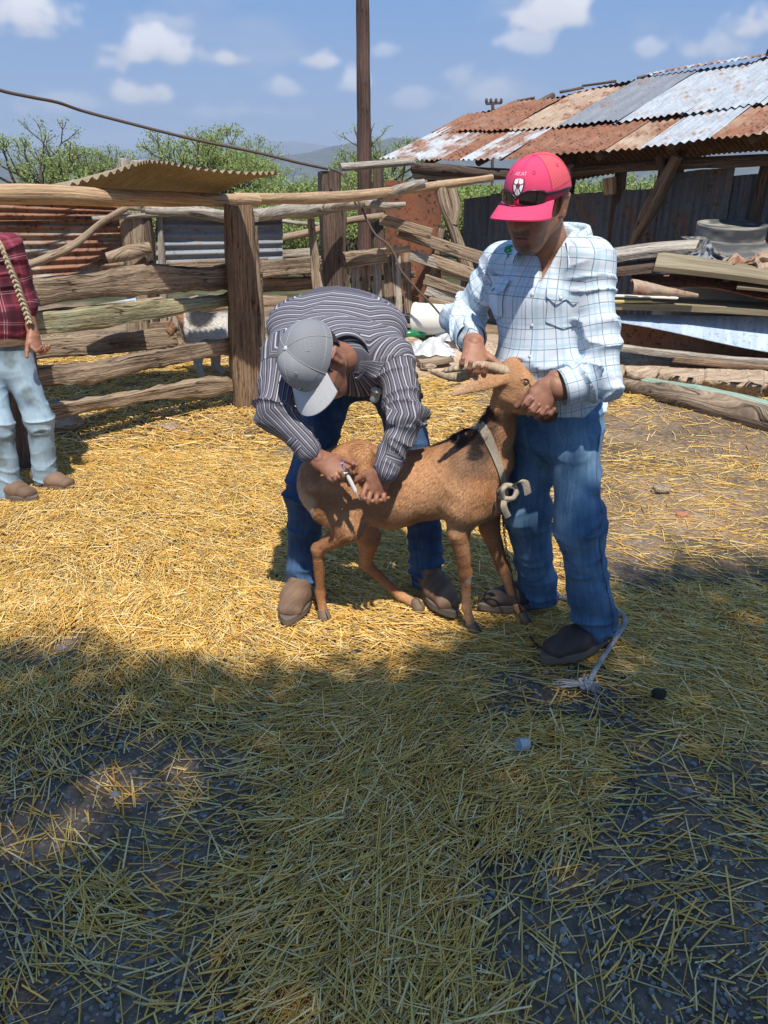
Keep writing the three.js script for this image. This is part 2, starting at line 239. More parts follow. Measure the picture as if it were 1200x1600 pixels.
// returns triangles as flat arrays {p, n}
function surf(f, box, h) {
  const mn = box.min, nx = Math.ceil((box.max.x - mn.x) / h) + 1, ny = Math.ceil((box.max.y - mn.y) / h) + 1, nz = Math.ceil((box.max.z - mn.z) / h) + 1;
  const g = new Float32Array(nx * ny * nz), id = new Int32Array(nx * ny * nz).fill(-1), vs = [];
  for (let k = 0, o = 0; k < nz; k++) for (let j = 0; j < ny; j++) for (let i = 0; i < nx; i++, o++) g[o] = f(mn.x + i * h, mn.y + j * h, mn.z + k * h);
  const off = [0, 1, nx, nx + 1, nx * ny, nx * ny + 1, nx * ny + nx, nx * ny + nx + 1], E = [[0, 1], [2, 3], [4, 5], [6, 7], [0, 2], [1, 3], [4, 6], [5, 7], [0, 4], [1, 5], [2, 6], [3, 7]];
  for (let k = 0; k < nz - 1; k++) for (let j = 0; j < ny - 1; j++) for (let i = 0; i < nx - 1; i++) {
    const o = (k * ny + j) * nx + i; let m = 0; for (let c = 0; c < 8; c++) if (g[o + off[c]] < 0) m |= 1 << c; if (m === 0 || m === 255) continue;
    let x = 0, y = 0, z = 0, n = 0;
    for (const [a, b] of E) if (((m >> a) ^ (m >> b)) & 1) { const A = g[o + off[a]], B = g[o + off[b]], t = A / (A - B); x += (a & 1) + t * ((b & 1) - (a & 1)); y += (a >> 1 & 1) + t * ((b >> 1 & 1) - (a >> 1 & 1)); z += (a >> 2) + t * ((b >> 2) - (a >> 2)); n++; }
    id[o] = vs.length / 3; vs.push(mn.x + (i + x / n) * h, mn.y + (j + y / n) * h, mn.z + (k + z / n) * h);
  }
  const nv = vs.length / 3, ns = new Float32Array(vs.length), e = h * 0.45;
  for (let v = 0; v < nv; v++) {
    let x = vs[v * 3], y = vs[v * 3 + 1], z = vs[v * 3 + 2];
    for (let it = 0; it < 2; it++) {
      let gx = f(x + e, y, z) - f(x - e, y, z), gy = f(x, y + e, z) - f(x, y - e, z), gz = f(x, y, z + e) - f(x, y, z - e); const l = Math.hypot(gx, gy, gz) || 1; gx /= l; gy /= l; gz /= l;
      if (it) { ns[v * 3] = gx; ns[v * 3 + 1] = gy; ns[v * 3 + 2] = gz; break; }
      const d = clamp(f(x, y, z) / Math.max(0.4, l / (2 * e)), -h * 0.6, h * 0.6); x -= gx * d; y -= gy * d; z -= gz * d; vs[v * 3] = x; vs[v * 3 + 1] = y; vs[v * 3 + 2] = z;
    }
  }
  const p = [], n = [];
  const tri = (a, b, c) => {
    const ux = vs[b * 3] - vs[a * 3], uy = vs[b * 3 + 1] - vs[a * 3 + 1], uz = vs[b * 3 + 2] - vs[a * 3 + 2], wx = vs[c * 3] - vs[a * 3], wy = vs[c * 3 + 1] - vs[a * 3 + 1], wz = vs[c * 3 + 2] - vs[a * 3 + 2];
    if ((uy * wz - uz * wy) * (ns[a * 3] + ns[b * 3] + ns[c * 3]) + (uz * wx - ux * wz) * (ns[a * 3 + 1] + ns[b * 3 + 1] + ns[c * 3 + 1]) + (ux * wy - uy * wx) * (ns[a * 3 + 2] + ns[b * 3 + 2] + ns[c * 3 + 2]) < 0) { const q = b; b = c; c = q; }
    for (const q of [a, b, c]) { p.push(vs[q * 3], vs[q * 3 + 1], vs[q * 3 + 2]); n.push(ns[q * 3], ns[q * 3 + 1], ns[q * 3 + 2]); } };
  const quad = (a, b, c, d) => { if (a < 0 || b < 0 || c < 0 || d < 0) return; tri(a, b, c); tri(a, c, d); };
  for (let k = 1; k < nz - 1; k++) for (let j = 1; j < ny - 1; j++) for (let i = 1; i < nx - 1; i++) {
    const o = (k * ny + j) * nx + i, s = g[o] < 0;
    if (s !== (g[o + 1] < 0)) quad(id[o], id[o - nx], id[o - nx - nx * ny], id[o - nx * ny]);
    if (s !== (g[o + nx] < 0)) quad(id[o], id[o - nx * ny], id[o - 1 - nx * ny], id[o - 1]);
    if (s !== (g[o + nx * ny] < 0)) quad(id[o], id[o - 1], id[o - 1 - nx], id[o - nx]);
  }
  return { p, n };
}
// cut a triangle list by a scalar of position: [where it is >= 0, where it is < 0]
function cut(T, sc) {
  const out = [{ p: [], n: [] }, { p: [], n: [] }], { p, n } = T;
  const put = (o, q) => { o.p.push(q[0], q[1], q[2]); o.n.push(q[3], q[4], q[5]); };
  for (let t = 0; t < p.length; t += 9) {
    const vs = [0, 3, 6].map(i => [p[t + i], p[t + i + 1], p[t + i + 2], n[t + i], n[t + i + 1], n[t + i + 2]]), s = vs.map(q => sc(q[0], q[1], q[2]));
    if (s.every(x => x >= 0)) { vs.forEach(q => put(out[0], q)); continue; } if (s.every(x => x < 0)) { vs.forEach(q => put(out[1], q)); continue; }
    for (const w of [0, 1]) { const poly = []; for (let i = 0; i < 3; i++) { const j = (i + 1) % 3, a = w ? -s[i] : s[i], b = w ? -s[j] : s[j]; if (a >= 0) poly.push(vs[i]); if ((a >= 0) !== (b >= 0)) { const k = a / (a - b); poly.push(vs[i].map((x, m) => lerp(x, vs[j][m], k))); } } for (let i = 1; i + 1 < poly.length; i++) { put(out[w], poly[0]); put(out[w], poly[i]); put(out[w], poly[i + 1]); } }
  }
  return out;
}
// triangle list to geometry; uv(x, y, z) -> [u, v], u repeating after `per`; col(x, y, z, nx, ny, nz) -> linear rgb
function toGeo(T, uv = null, per = 0, col = null, push = 0) {
  const g = new THREE.BufferGeometry(), { p, n } = T, N = p.length / 3;
  const P = new Float32Array(p); if (push) for (let i = 0; i < P.length; i++) P[i] += n[i] * push;
  g.setAttribute('position', new THREE.BufferAttribute(P, 3)); g.setAttribute('normal', new THREE.BufferAttribute(new Float32Array(n), 3));
  const U = new Float32Array(N * 2); if (uv) for (let i = 0; i < N; i += 3) { const q = [0, 1, 2].map(k => uv(p[(i + k) * 3], p[(i + k) * 3 + 1], p[(i + k) * 3 + 2])); if (per) { const m = Math.max(q[0][0], q[1][0], q[2][0]); for (const a of q) if (m - a[0] > per / 2) a[0] += per; } q.forEach((a, k) => { U[(i + k) * 2] = a[0]; U[(i + k) * 2 + 1] = a[1]; }); }
  g.setAttribute('uv', new THREE.BufferAttribute(U, 2));
  if (col) { const C = new Float32Array(N * 3); for (let i = 0; i < N; i++) { const c = col(p[i * 3], p[i * 3 + 1], p[i * 3 + 2], n[i * 3], n[i * 3 + 1], n[i * 3 + 2]); C.set(c, i * 3); } g.setAttribute('color', new THREE.BufferAttribute(C, 3)); }
  return g;
}
// cylinder coordinates round a chain of joints: u = angle * R (repeats after 2 pi R), v = length along
function chainUV(J, ref, R, squash = 1) {
  const seg = []; let L = 0, s = ref.clone();
  for (let i = 0; i + 1 < J.length; i++) { const d = J[i + 1].clone().sub(J[i]), l = d.length(); d.divideScalar(l); s = s.clone().addScaledVector(d, -s.dot(d)).normalize(); seg.push([J[i], d, l, s.clone(), V().crossVectors(d, s), L]); L += l; }
  return (x, y, z) => {
    let best = 9, r = [0, 0];
    seg.forEach(([a, d, l, s, f, o], i) => { const px = x - a.x, py = y - a.y, pz = z - a.z, t = px * d.x + py * d.y + pz * d.z, c = clamp(t, 0, l), e = Math.hypot(px - c * d.x, py - c * d.y, pz - c * d.z); if (e < best) { best = e; const tt = i === 0 ? Math.min(t, l) : i === seg.length - 1 ? Math.max(t, 0) : c; r = [(Math.atan2((px * f.x + py * f.y + pz * f.z) / squash, px * s.x + py * s.y + pz * s.z)) * R, o + (i === 0 && i === seg.length - 1 ? t : tt)]; } });
    return r;
  };
}
// where a line from outside meets a body
function hit(f, o, d, from = 0.4, to = -0.2) { let t = from; const q = V(); for (let i = 0; i < 90; i++) { q.copy(o).addScaledVector(d, t); const e = f(q.x, q.y, q.z); if (e < 0.0006) return q.clone(); t -= Math.max(e * 0.7, 0.0006); if (t < to) break; } return q.clone(); }

// ---------------------------------------------------------------- ground, hills
const groundY = (x, z) => { const n = (fbm(x * 0.9 + 3, 1, z * 0.9, 3) - 0.5) * 0.07 + (fbm(x * 5, 2, z * 5, 2) - 0.5) * 0.016; const far = sst(10, 22, -z) * 0.1; return (Math.abs(x) < 30 && z > -30 ? n : 0) - far * 0 - 0.005; };
// how much of the soil is bare dark gravel rather than straw dust (0..1): a patch of the yard under the tree
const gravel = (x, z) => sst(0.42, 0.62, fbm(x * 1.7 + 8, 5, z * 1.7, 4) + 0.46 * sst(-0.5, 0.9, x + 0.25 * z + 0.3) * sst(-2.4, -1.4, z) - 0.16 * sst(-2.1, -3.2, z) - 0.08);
{
  const N = 420, K = 420; const f = (t) => { const s = t * 2 - 1; return Math.sign(s) * (Math.abs(s) * 9 + Math.pow(Math.abs(s), 9) * 9000); };
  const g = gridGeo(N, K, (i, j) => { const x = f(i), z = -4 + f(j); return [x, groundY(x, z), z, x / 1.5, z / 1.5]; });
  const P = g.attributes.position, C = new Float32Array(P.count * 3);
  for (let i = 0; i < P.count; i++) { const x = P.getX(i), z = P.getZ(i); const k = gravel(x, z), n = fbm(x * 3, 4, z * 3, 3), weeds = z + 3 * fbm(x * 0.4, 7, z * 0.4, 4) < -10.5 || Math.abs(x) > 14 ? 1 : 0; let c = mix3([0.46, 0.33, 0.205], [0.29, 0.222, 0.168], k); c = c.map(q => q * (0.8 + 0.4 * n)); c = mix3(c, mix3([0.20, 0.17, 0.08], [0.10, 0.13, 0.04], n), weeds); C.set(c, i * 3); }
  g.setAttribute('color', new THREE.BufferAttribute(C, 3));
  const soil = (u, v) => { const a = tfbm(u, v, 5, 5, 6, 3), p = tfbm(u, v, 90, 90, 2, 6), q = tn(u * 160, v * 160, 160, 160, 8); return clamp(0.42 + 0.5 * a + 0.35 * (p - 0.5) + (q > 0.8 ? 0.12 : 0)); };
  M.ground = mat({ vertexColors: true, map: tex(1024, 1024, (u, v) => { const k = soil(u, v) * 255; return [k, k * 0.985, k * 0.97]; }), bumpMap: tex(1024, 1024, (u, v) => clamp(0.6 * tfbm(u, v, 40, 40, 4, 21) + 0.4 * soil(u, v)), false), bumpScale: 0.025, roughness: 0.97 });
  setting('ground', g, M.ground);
}
{
  // three ridges of hills, far off
  const ridge = (name, R, base, prof, color, seed) => {
    const g = gridGeo(260, 10, (i, j) => { const az = -1.3 + i * 2.6, h = base + prof(az); const r = R * (1 + 0.35 * j); const k = sst(0, 0.75, j); const y = h * k + (fbm(az * 40 + seed, j * 5, 3, 4) - 0.5) * h * 0.25 * k - 4; return [Math.sin(az) * r, y, -Math.cos(az) * r, az * R / 200, j * 6]; });
    setting(name, g, mat({ color, roughness: 1, map: M.hillMap }));
  };
  M.hillMap = tex(256, 256, (u, v) => { const n = tfbm(u, v, 8, 8, 5, 2); const k = 150 + 105 * n; return [k, k, k]; });
  const pxAz = (px) => Math.atan((px - 600) / (FPX * 1.09));
  const bump = (az, px, w, h) => h * Math.exp(-Math.pow((az - pxAz(px)) / w, 2));
  ridge('hills', 2600, 74, az => bump(az, 540, 0.1, 52) + bump(az, 722, 0.03, 50) + bump(az, 660, 0.09, 66) + bump(az, 300, 0.1, 14) + bump(az, 1150, 0.2, 60) + bump(az, -200, 0.2, 30), lin(0.10, 0.11, 0.075), 3);
  ridge('hills', 6500, 150, az => bump(az, 420, 0.16, 210) + bump(az, 60, 0.15, 120) + bump(az, 900, 0.25, 160), lin(0.12, 0.13, 0.11), 9);
}

// ---------------------------------------------------------------- trees and scrub
M.bark = mat({ map: tex(256, 256, (u, v) => mix3([46, 36, 30], [110, 94, 80], tfbm(u, v, 4, 24, 4, 4))), roughness: 0.95 });
const leafMat = (r, g, b) => mat({ color: lin(r, g, b), roughness: 1, transmission: 0.45, thickness: 0, vertexColors: true });
M.leafA = leafMat(0.25, 0.33, 0.085); M.leafB = leafMat(0.30, 0.39, 0.11); M.leafC = leafMat(0.22, 0.31, 0.075); M.leafShade = leafMat(0.34, 0.31, 0.09);
// leaf clumps: flat sprays of small leaves; one quad per leaf
function leaves(centres, n, spread, size, seed, droop = 0) {
  const R = rng(seed), p = [], nn = [], c = [], ix = [];
  for (const q of centres) { const tint = 0.75 + 0.5 * R(), yel = 0.9 + 0.25 * R(); for (let i = 0; i < n; i++) {
    const th = R() * 6.283, ph = Math.acos(2 * R() - 1), r = spread * Math.cbrt(R()); const x = q.x + Math.sin(ph) * Math.cos(th) * r, y = q.y + Math.cos(ph) * r * 0.75 - droop * R() * spread, z = q.z + Math.sin(ph) * Math.sin(th) * r;
    const d = V(R() - 0.5, R() - 0.6, R() - 0.5).normalize(), e = V(R() - 0.5, R() - 0.5, R() - 0.5).cross(d).normalize(), l = size * (0.6 + 0.8 * R()), w = l * 0.32, o = p.length / 3, t = tint * (0.8 + 0.4 * R());
    const m = V().crossVectors(d, e).normalize();
    for (const [a, b] of [[0, 0], [0.45, 1], [1, 0], [0.45, -1]]) { p.push(x + d.x * l * a + e.x * w * b, y + d.y * l * a + e.y * w * b, z + d.z * l * a + e.z * w * b); nn.push(-m.x, -m.y, -m.z); c.push(t * yel, t, t * 0.85); }
    ix.push(o, o + 1, o + 2, o, o + 2, o + 3);
  } }
  const g = new THREE.BufferGeometry(); g.setAttribute('position', new THREE.Float32BufferAttribute(p, 3)); g.setAttribute('normal', new THREE.Float32BufferAttribute(nn, 3)); g.setAttribute('color', new THREE.Float32BufferAttribute(c, 3)); g.setIndex(ix); return g;
}
// limbs grown by forking; returns {wood, tips}
function limbs(seed, h, { forks = 4, lean = 0.5, stems = 1, r0 = 0.05, flat = 0.3, first = 0.35, kids = 2 } = {}) {
  const R = rng(seed), gs = [], tips = [];
  const grow = (a, d, l, r, k) => {
    const m = a.clone().addScaledVector(d, l * 0.5).add(V((R() - 0.5), (R() - 0.5) * 0.5, (R() - 0.5)).multiplyScalar(l * 0.18)), b = a.clone().addScaledVector(d, l).add(V(R() - 0.5, 0, R() - 0.5).multiplyScalar(l * 0.2));
    gs.push(pole([a, m, b], [r, r * 0.82, r * 0.66], { nu: k > 1 ? 7 : 5, seg: 4, rough: 0.08, caps: false }));
    if (k <= 1) tips.push(m.clone()); if (k <= 0) { tips.push(b); return; }
    const n = kids + (R() < 0.45 ? 1 : 0); const ph = R() * 6.28;
    for (let i = 0; i < n; i++) { const a2 = ph + i * 6.28 / n + R() * 0.8; const nd = d.clone().multiplyScalar(1).add(V(Math.cos(a2), flat * (R() - 0.2), Math.sin(a2)).multiplyScalar(lean + R() * 0.35)).normalize(); grow(b, nd, l * (0.66 + R() * 0.22), r * 0.62, k - 1); }
  };
  for (let s = 0; s < stems; s++) { const a = R() * 6.28; grow(V(Math.cos(a) * 0.06 * (stems > 1), -0.05, Math.sin(a) * 0.06 * (stems > 1)), V(Math.cos(a) * lean * (stems > 1 ? 0.8 : 0.15), 1, Math.sin(a) * lean * (stems > 1 ? 0.8 : 0.15)).normalize(), h * first * (0.8 + 0.4 * R()), r0, forks); }
  return { wood: merge(gs), tips };
}
function makeTree(seed, h, o, leaf, n, spread, size) { const { wood: w, tips } = limbs(seed, h, o); const top = Math.max(...tips.map(q => q.y)), k = (h - spread * 0.5) / top; w.scale(k, k, k); tips.forEach(q => q.multiplyScalar(k)); return { trunk: w, crown: leaves(tips, n, spread, size, seed + 1), leaf }; }
function putTree(name, kit, label, group, pos, turn = 0, sc = 1, crown = 'crown') { const t = thing(name, label, name.includes('tree') ? 'tree' : 'shrub', group, pos); t.rotation.y = turn; t.scale.setScalar(sc); for (const [n, g, m] of [['trunk', kit.trunk, M.bark], [crown, kit.crown, kit.leaf]]) { const o = new THREE.Mesh(g, m); o.name = n; o.castShadow = o.receiveShadow = true; t.add(o); } return t; }
{
  const air1 = makeTree(5, 3.5, { forks: 5, lean: 0.5, stems: 2, r0: 0.12, first: 0.26 }, M.leafB, 12, 0.19, 0.055);
  const air2 = makeTree(17, 3.3, { forks: 5, lean: 0.36, stems: 3, r0: 0.09, first: 0.27 }, M.leafB, 11, 0.19, 0.055);
  const den1 = makeTree(29, 3.3, { forks: 5, lean: 0.36, stems: 3, r0: 0.09, first: 0.27 }, M.leafB, 14, 0.19, 0.055);
  const far = 26, P = (px, D) => { const q = at(px, 300, D); q.y = 0; return q; };
  // heights from where the tops stand against the sky
  putTree('mesquite_tree', air1, 'tall airy mesquite with bare forking limbs beyond the pen, beside two thinner trees', 'mesquite trees beyond the pens', P(68, 24), 0.4, 1.0);
  putTree('mesquite_tree', air2, 'thin mesquite between the tall airy mesquite and the tin awning', 'mesquite trees beyond the pens', P(128, 25), 1.9, 0.86);
  putTree('mesquite_tree', air2, 'feathery mesquite rising behind the peak of the tin awning', 'mesquite trees beyond the pens', P(322, 24), 4.1, 0.95);
  putTree('mesquite_tree', den1, 'leafy mesquite with two upright tops behind the wavy awning edge', 'mesquite trees beyond the pens', P(378, 25), 0.2, 1.02);
  putTree('mesquite_tree', den1, 'dark green mesquite at the low tip of the tin awning', 'mesquite trees beyond the pens', P(420, 22), 2.2, 0.72);
  putTree('mesquite_tree', air1, 'pale hazy mesquite just behind the utility pole', 'mesquite trees beyond the pens', P(600, 30), 2.9, 1.04);
  putTree('mesquite_tree', den1, 'rounded mesquite in front of the hill foot, beside the utility pole', 'mesquite trees beyond the pens', P(555, 33), 5.0, 0.9);
  const sh = [[41, 1.85, M.leafB], [43, 1.95, M.leafB], [47, 1.7, M.leafA], [53, 1.9, M.leafB]].map(([s, h, m]) => makeTree(s, h, { forks: 4, lean: 0.62, stems: 5, r0: 0.05, first: 0.3, flat: 0.5 }, m, 8, 0.15, 0.06));
  const R = rng(77);
  const spots = [[10, 17, 1.05], [55, 19, 1], [108, 17, 0.95], [150, 18, 1.05], [205, 19, 0.9], [270, 18, 0.95], [335, 17, 1.0], [392, 16, 1.08], [440, 15, 1.0], [470, 17, 1.15], [425, 13.5, 0.85], [478, 13.8, 0.8], [545, 15.5, 1.1], [512, 18, 1.15], [590, 17, 1.1], [632, 16, 1.0], [672, 18, 1.05], [720, 19, 1.0], [455, 20, 1.2], [565, 21, 1.25], [655, 22, 1.2], [895, 17, 1.1], [945, 17.5, 1.15], [1000, 18, 1.1], [760, 20, 1.1], [830, 19, 1.1]];
  spots.forEach(([px, D, s], i) => putTree('scrub_bush', sh[i % 4], px > 800 ? 'green scrub bush glimpsed under the shed roof above the dark wall' : px > 500 ? 'green scrub bush beyond the picket fence and utility pole' : px > 400 ? 'green scrub bush beyond the gap between the two big fence posts' : 'green scrub bush beyond the tin awning', px > 800 ? 'bushes behind the shed' : px > 500 ? 'bushes by the utility pole' : px > 400 ? 'bushes beyond the fence gap' : 'bushes beyond the awning', P(px, D), R() * 6, s * (0.78 + 0.16 * R()), 'foliage'));
  // the wood of scrub that reaches to the hills
  const g = leaves([V(0, 0.7, 0), V(0.5, 0.45, 0.2), V(-0.5, 0.5, -0.2), V(0.1, 0.4, 0.55), V(-0.1, 0.45, -0.5)], 70, 0.62, 0.3, 91);
  const spotsFar = []; for (let i = 0; i < 5200; i++) { const D = 26 + Math.pow(R(), 2.2) * 500, a = (R() - 0.5) * 1.9; spotsFar.push([Math.tan(a) * D, D, (0.55 + R() * 0.75) * (1 + 0.3 * sst(60, 300, D)), R() * 6.3]); }
  const im = new THREE.InstancedMesh(g, M.leafA, spotsFar.length), m4 = new THREE.Matrix4(), qq = new THREE.Quaternion(), cc = new THREE.Color();
  spotsFar.forEach(([x, D, s, r], i) => { m4.compose(V(x, -0.1, -D), qq.setFromAxisAngle(V(0, 1, 0), r), V(s * 1.2, s, s * 1.2)); im.setMatrixAt(i, m4); const k = 0.7 + 0.5 * hash3(i, 3, 4); im.setColorAt(i, cc.setRGB(k * (0.9 + 0.3 * hash3(i, 1, 1)), k, k * 0.8)); });
  im.name = 'distant_scrub'; im.userData = { kind: 'stuff', label: 'green scrub country stretching to the blue hills', category: 'scrub' }; im.castShadow = true; scene.add(im);
}
// the shade tree behind the camera: its crown throws the dappled shade over the near yard
{
  const R = rng(301), tips = [], gs = [];
  const trunkAt = V(1.7, 0, 2.6);
  const lift = (x, z, h) => V(x + SUN.x / SUN.y * h, h, z + SUN.z / SUN.y * h);     // the point at height h whose shadow falls on (x, z)
  const edge = (x) => x > 0.85 ? -2.9 - 0.25 * sst(0.85, 1.6, x) : x > 0.2 ? lerp(-2.45, -2.9, (x - 0.2) / 0.65) : -2.32 - 0.08 * Math.sin(x * 3.1);
  const holes = [[-0.98, -1.58, 0.11], [-0.62, -1.72, 0.08]];
  const inside = (x, z) => z > edge(x) && x * x / 9 + (z + 1.5) ** 2 / 3.7 < 1 && !holes.some(([hx, hz, hr]) => Math.hypot(x - hx, z - hz) < hr + 0.1);
  const fork = V(1.2, 3.6, 2.2);
  gs.push(pole([trunkAt.clone().setY(-0.1), V(1.65, 1.1, 2.4), V(1.4, 2.0, 2.1), fork], [0.19, 0.16, 0.14, 0.12], { seg: 12 }));
  const ends = []; let guard = 0;
  while (ends.length < 22 && guard++ < 5000) { const x = -3.6 + R() * 7.2, z = -2.9 + R() * 4.6; if (!inside(x, z - 0.35) || ends.some(q => Math.hypot(q.gx - x, q.gz - z) < 0.42)) continue; const q = lift(x, z, 4.6 + 1.6 * R()); q.gx = x; q.gz = z; ends.push(q); }
  for (const q of ends) { const m = fork.clone().lerp(q, 0.5).add(V((R() - 0.5) * 0.5, 0.35 * R(), (R() - 0.5) * 0.5)); gs.push(pole([fork, m, q], [0.05, 0.03, 0.008], { nu: 6, seg: 8, caps: false })); }
  guard = 0;
  while (tips.length < 2200 && guard++ < 90000) { const x = -3.7 + R() * 7.4, z = -3.3 + R() * 5.2; if (z < edge(x) + 0.14 * R() || !inside(x, z)) continue; tips.push(lift(x, z, 4.3 + 2.6 * R())); }
  const t = thing('shade_tree', 'spreading mesquite whose crown shades the near yard', 'tree', null, trunkAt);
  part('trunk', merge(gs), M.bark, t); part('crown', leaves(tips, 22, 0.2, 0.095, 305), M.leafShade, t);
}

// ---------------------------------------------------------------- straw, chaff and gravel lying on the yard
{
  M.straw = mat({ vertexColors: true, roughness: 0.72 });
  const R = rng(99), col = new THREE.Color();
  const thick = (x, z) => { let d = 1.08 - 1.0 * gravel(x, z) + 1.1 * (fbm(x * 2.6 + 1, 8, z * 2.6, 4) - 0.55); d = clamp(d, 0.1, 1); const right = sst(0.4, 1.0, x) * sst(-2.5, -3.0, z); const pen = sst(-9.0, -7.8, z); return d * (1 - 0.88 * right * sst(0.2, 0.45, fbm(x * 1.3, 6, z * 1.3, 3))) * pen; };
  let pos = [], nor = [], cl = [], ix = [];
  const flush = () => { if (!pos.length) return; const g = new THREE.BufferGeometry(); g.setAttribute('position', new THREE.Float32BufferAttribute(pos, 3)); g.setAttribute('normal', new THREE.Float32BufferAttribute(nor, 3)); g.setAttribute('color', new THREE.Float32BufferAttribute(cl, 3)); g.setIndex(ix); const o = new THREE.Mesh(g, M.straw); o.name = numbered('straw'); o.userData = { kind: 'stuff', label: 'loose golden straw strewn over the yard', category: 'straw' }; o.castShadow = o.receiveShadow = true; scene.add(o); pos = []; nor = []; cl = []; ix = []; };
  const add = (n, z0, z1, wide, lmin, lmax, wmul, lift) => { let c = 0; while (c < n) {
    const z = -(z0 + (z1 - z0) * R()), x = (R() * 2 - 1) * (wide + 0.62 * z1); if (Math.abs(x) > wide + 0.62 * -z) continue; const t = thick(x, z); c++; if (R() > t) continue;
    const l = lmin + (lmax - lmin) * Math.pow(R(), 1.7), flow = (fbm(x * 0.8, 3, z * 0.8, 2) - 0.5) * 5 + 1.2, yaw = R() < 0.5 ? R() * 6.283 : flow + (R() - 0.5) * 1.3, pitch = (R() - 0.5) * (0.14 + (R() < 0.07 ? 0.4 : 0));
    const y = groundY(x, z) + 0.004 + R() * lift * t, w = 0.0021 * wmul * (0.6 + 0.8 * R()), flat = R() < 0.35 ? 0.3 : 0.85, roll = R() * 2;
    const a = R(); let r, g, b; if (a < 0.50) { r = 0.79; g = 0.488; b = 0.115; } else if (a < 0.80) { r = 0.87; g = 0.66; b = 0.30; } else if (a < 0.92) { r = 0.58; g = 0.31; b = 0.06; } else if (a < 0.955) { r = 0.56; g = 0.44; b = 0.10; } else { r = 0.33; g = 0.23; b = 0.12; }
    const v = 0.7 + 0.5 * R(); r *= v; g *= v; b *= v;
    const kink = R() < 0.16 && l > 0.07, K = kink ? (R() - 0.5) * 0.9 : (R() - 0.5) * 0.10; let dx = Math.sin(yaw) * Math.cos(pitch), dz = Math.cos(yaw) * Math.cos(pitch), dy = Math.sin(pitch);
    const nodes = [[x - dx * l / 2, y - dy * l / 2, z - dz * l / 2], null, null], m = kink ? 0.35 + 0.3 * R() : 0.5; nodes[1] = [nodes[0][0] + dx * l * m, nodes[0][1] + dy * l * m, nodes[0][2] + dz * l * m];
    const cy = Math.cos(K), sy = Math.sin(K), ex = dx * cy + dz * sy, ez = dz * cy - dx * sy; nodes[2] = [nodes[1][0] + ex * l * (1 - m), nodes[1][1] + dy * l * (1 - m), nodes[1][2] + ez * l * (1 - m)];
    const N = l > 0.05 ? [0, 1, 2] : [0, 2], o = pos.length / 3, hl = Math.hypot(dx, dz) || 1, px = -dz / hl, pz = dx / hl;
    for (const k of N) for (let q = 0; q < 3; q++) { const an = q * 2.0944 + roll, ca = Math.cos(an), sa = Math.sin(an), p = nodes[k]; pos.push(p[0] + px * ca * w, p[1] + sa * w * flat, p[2] + pz * ca * w); nor.push(px * ca, sa, pz * ca); cl.push(r, g, b); }
    for (let k = 0; k + 1 < N.length; k++) for (let q = 0; q < 3; q++) { const A = o + k * 3 + q, B = o + k * 3 + (q + 1) % 3; ix.push(A, B + 3, B, A, A + 3, B + 3); }
  } };
  add(56000, 0.75, 2.9, 0.4, 0.03, 0.24, 1.0, 0.022); flush();
  add(68000, 2.7, 4.7, 0.5, 0.03, 0.20, 0.98, 0.022); flush();
  add(66000, 4.5, 9.0, 1.0, 0.05, 0.22, 1.5, 0.026); flush();
  add(70000, 0.75, 5.0, 0.4, 0.008, 0.05, 0.95, 0.012); flush();
  // gravel
  const m4 = new THREE.Matrix4(), q = new THREE.Quaternion(), st = [1, 2, 3].map(s => { const g = stone(V(0, 0, 0), 1, 0.7, 0.9, s * 5.1, 1); g.deleteAttribute('uv'); return g; }), L = st.map(() => []);
  M.pebble = mat({ color: 0xffffff, roughness: 0.95 });
  for (let i = 0; i < 42000; i++) { const z = -(0.75 + Math.pow(R(), 1.2) * 3.6), x = (R() * 2 - 1) * (0.4 + 0.62 * -z); if (R() > gravel(x, z) * 0.95 + 0.07) continue; const s = 0.0018 + 0.0065 * Math.pow(R(), 3.4) + (R() < 0.006 ? 0.008 : 0); L[i % 3].push([x, groundY(x, z) + s * 0.2, z, s, R() * 6.28, 0.14 + 0.13 * R()]); }
  L.forEach((A, k) => { const im = new THREE.InstancedMesh(st[k], M.pebble, A.length); A.forEach((s, i) => { m4.compose(V(s[0], s[1], s[2]), q.setFromAxisAngle(V(0, 1, 0), s[4]), V(s[3], s[3], s[3])); im.setMatrixAt(i, m4); im.setColorAt(i, col.setRGB(s[5] * 1.05, s[5], s[5] * 0.95)); }); im.name = numbered('gravel'); im.userData = { kind: 'stuff', label: 'grey gravel on the bare yard soil', category: 'gravel' }; im.castShadow = im.receiveShadow = true; scene.add(im); });
}

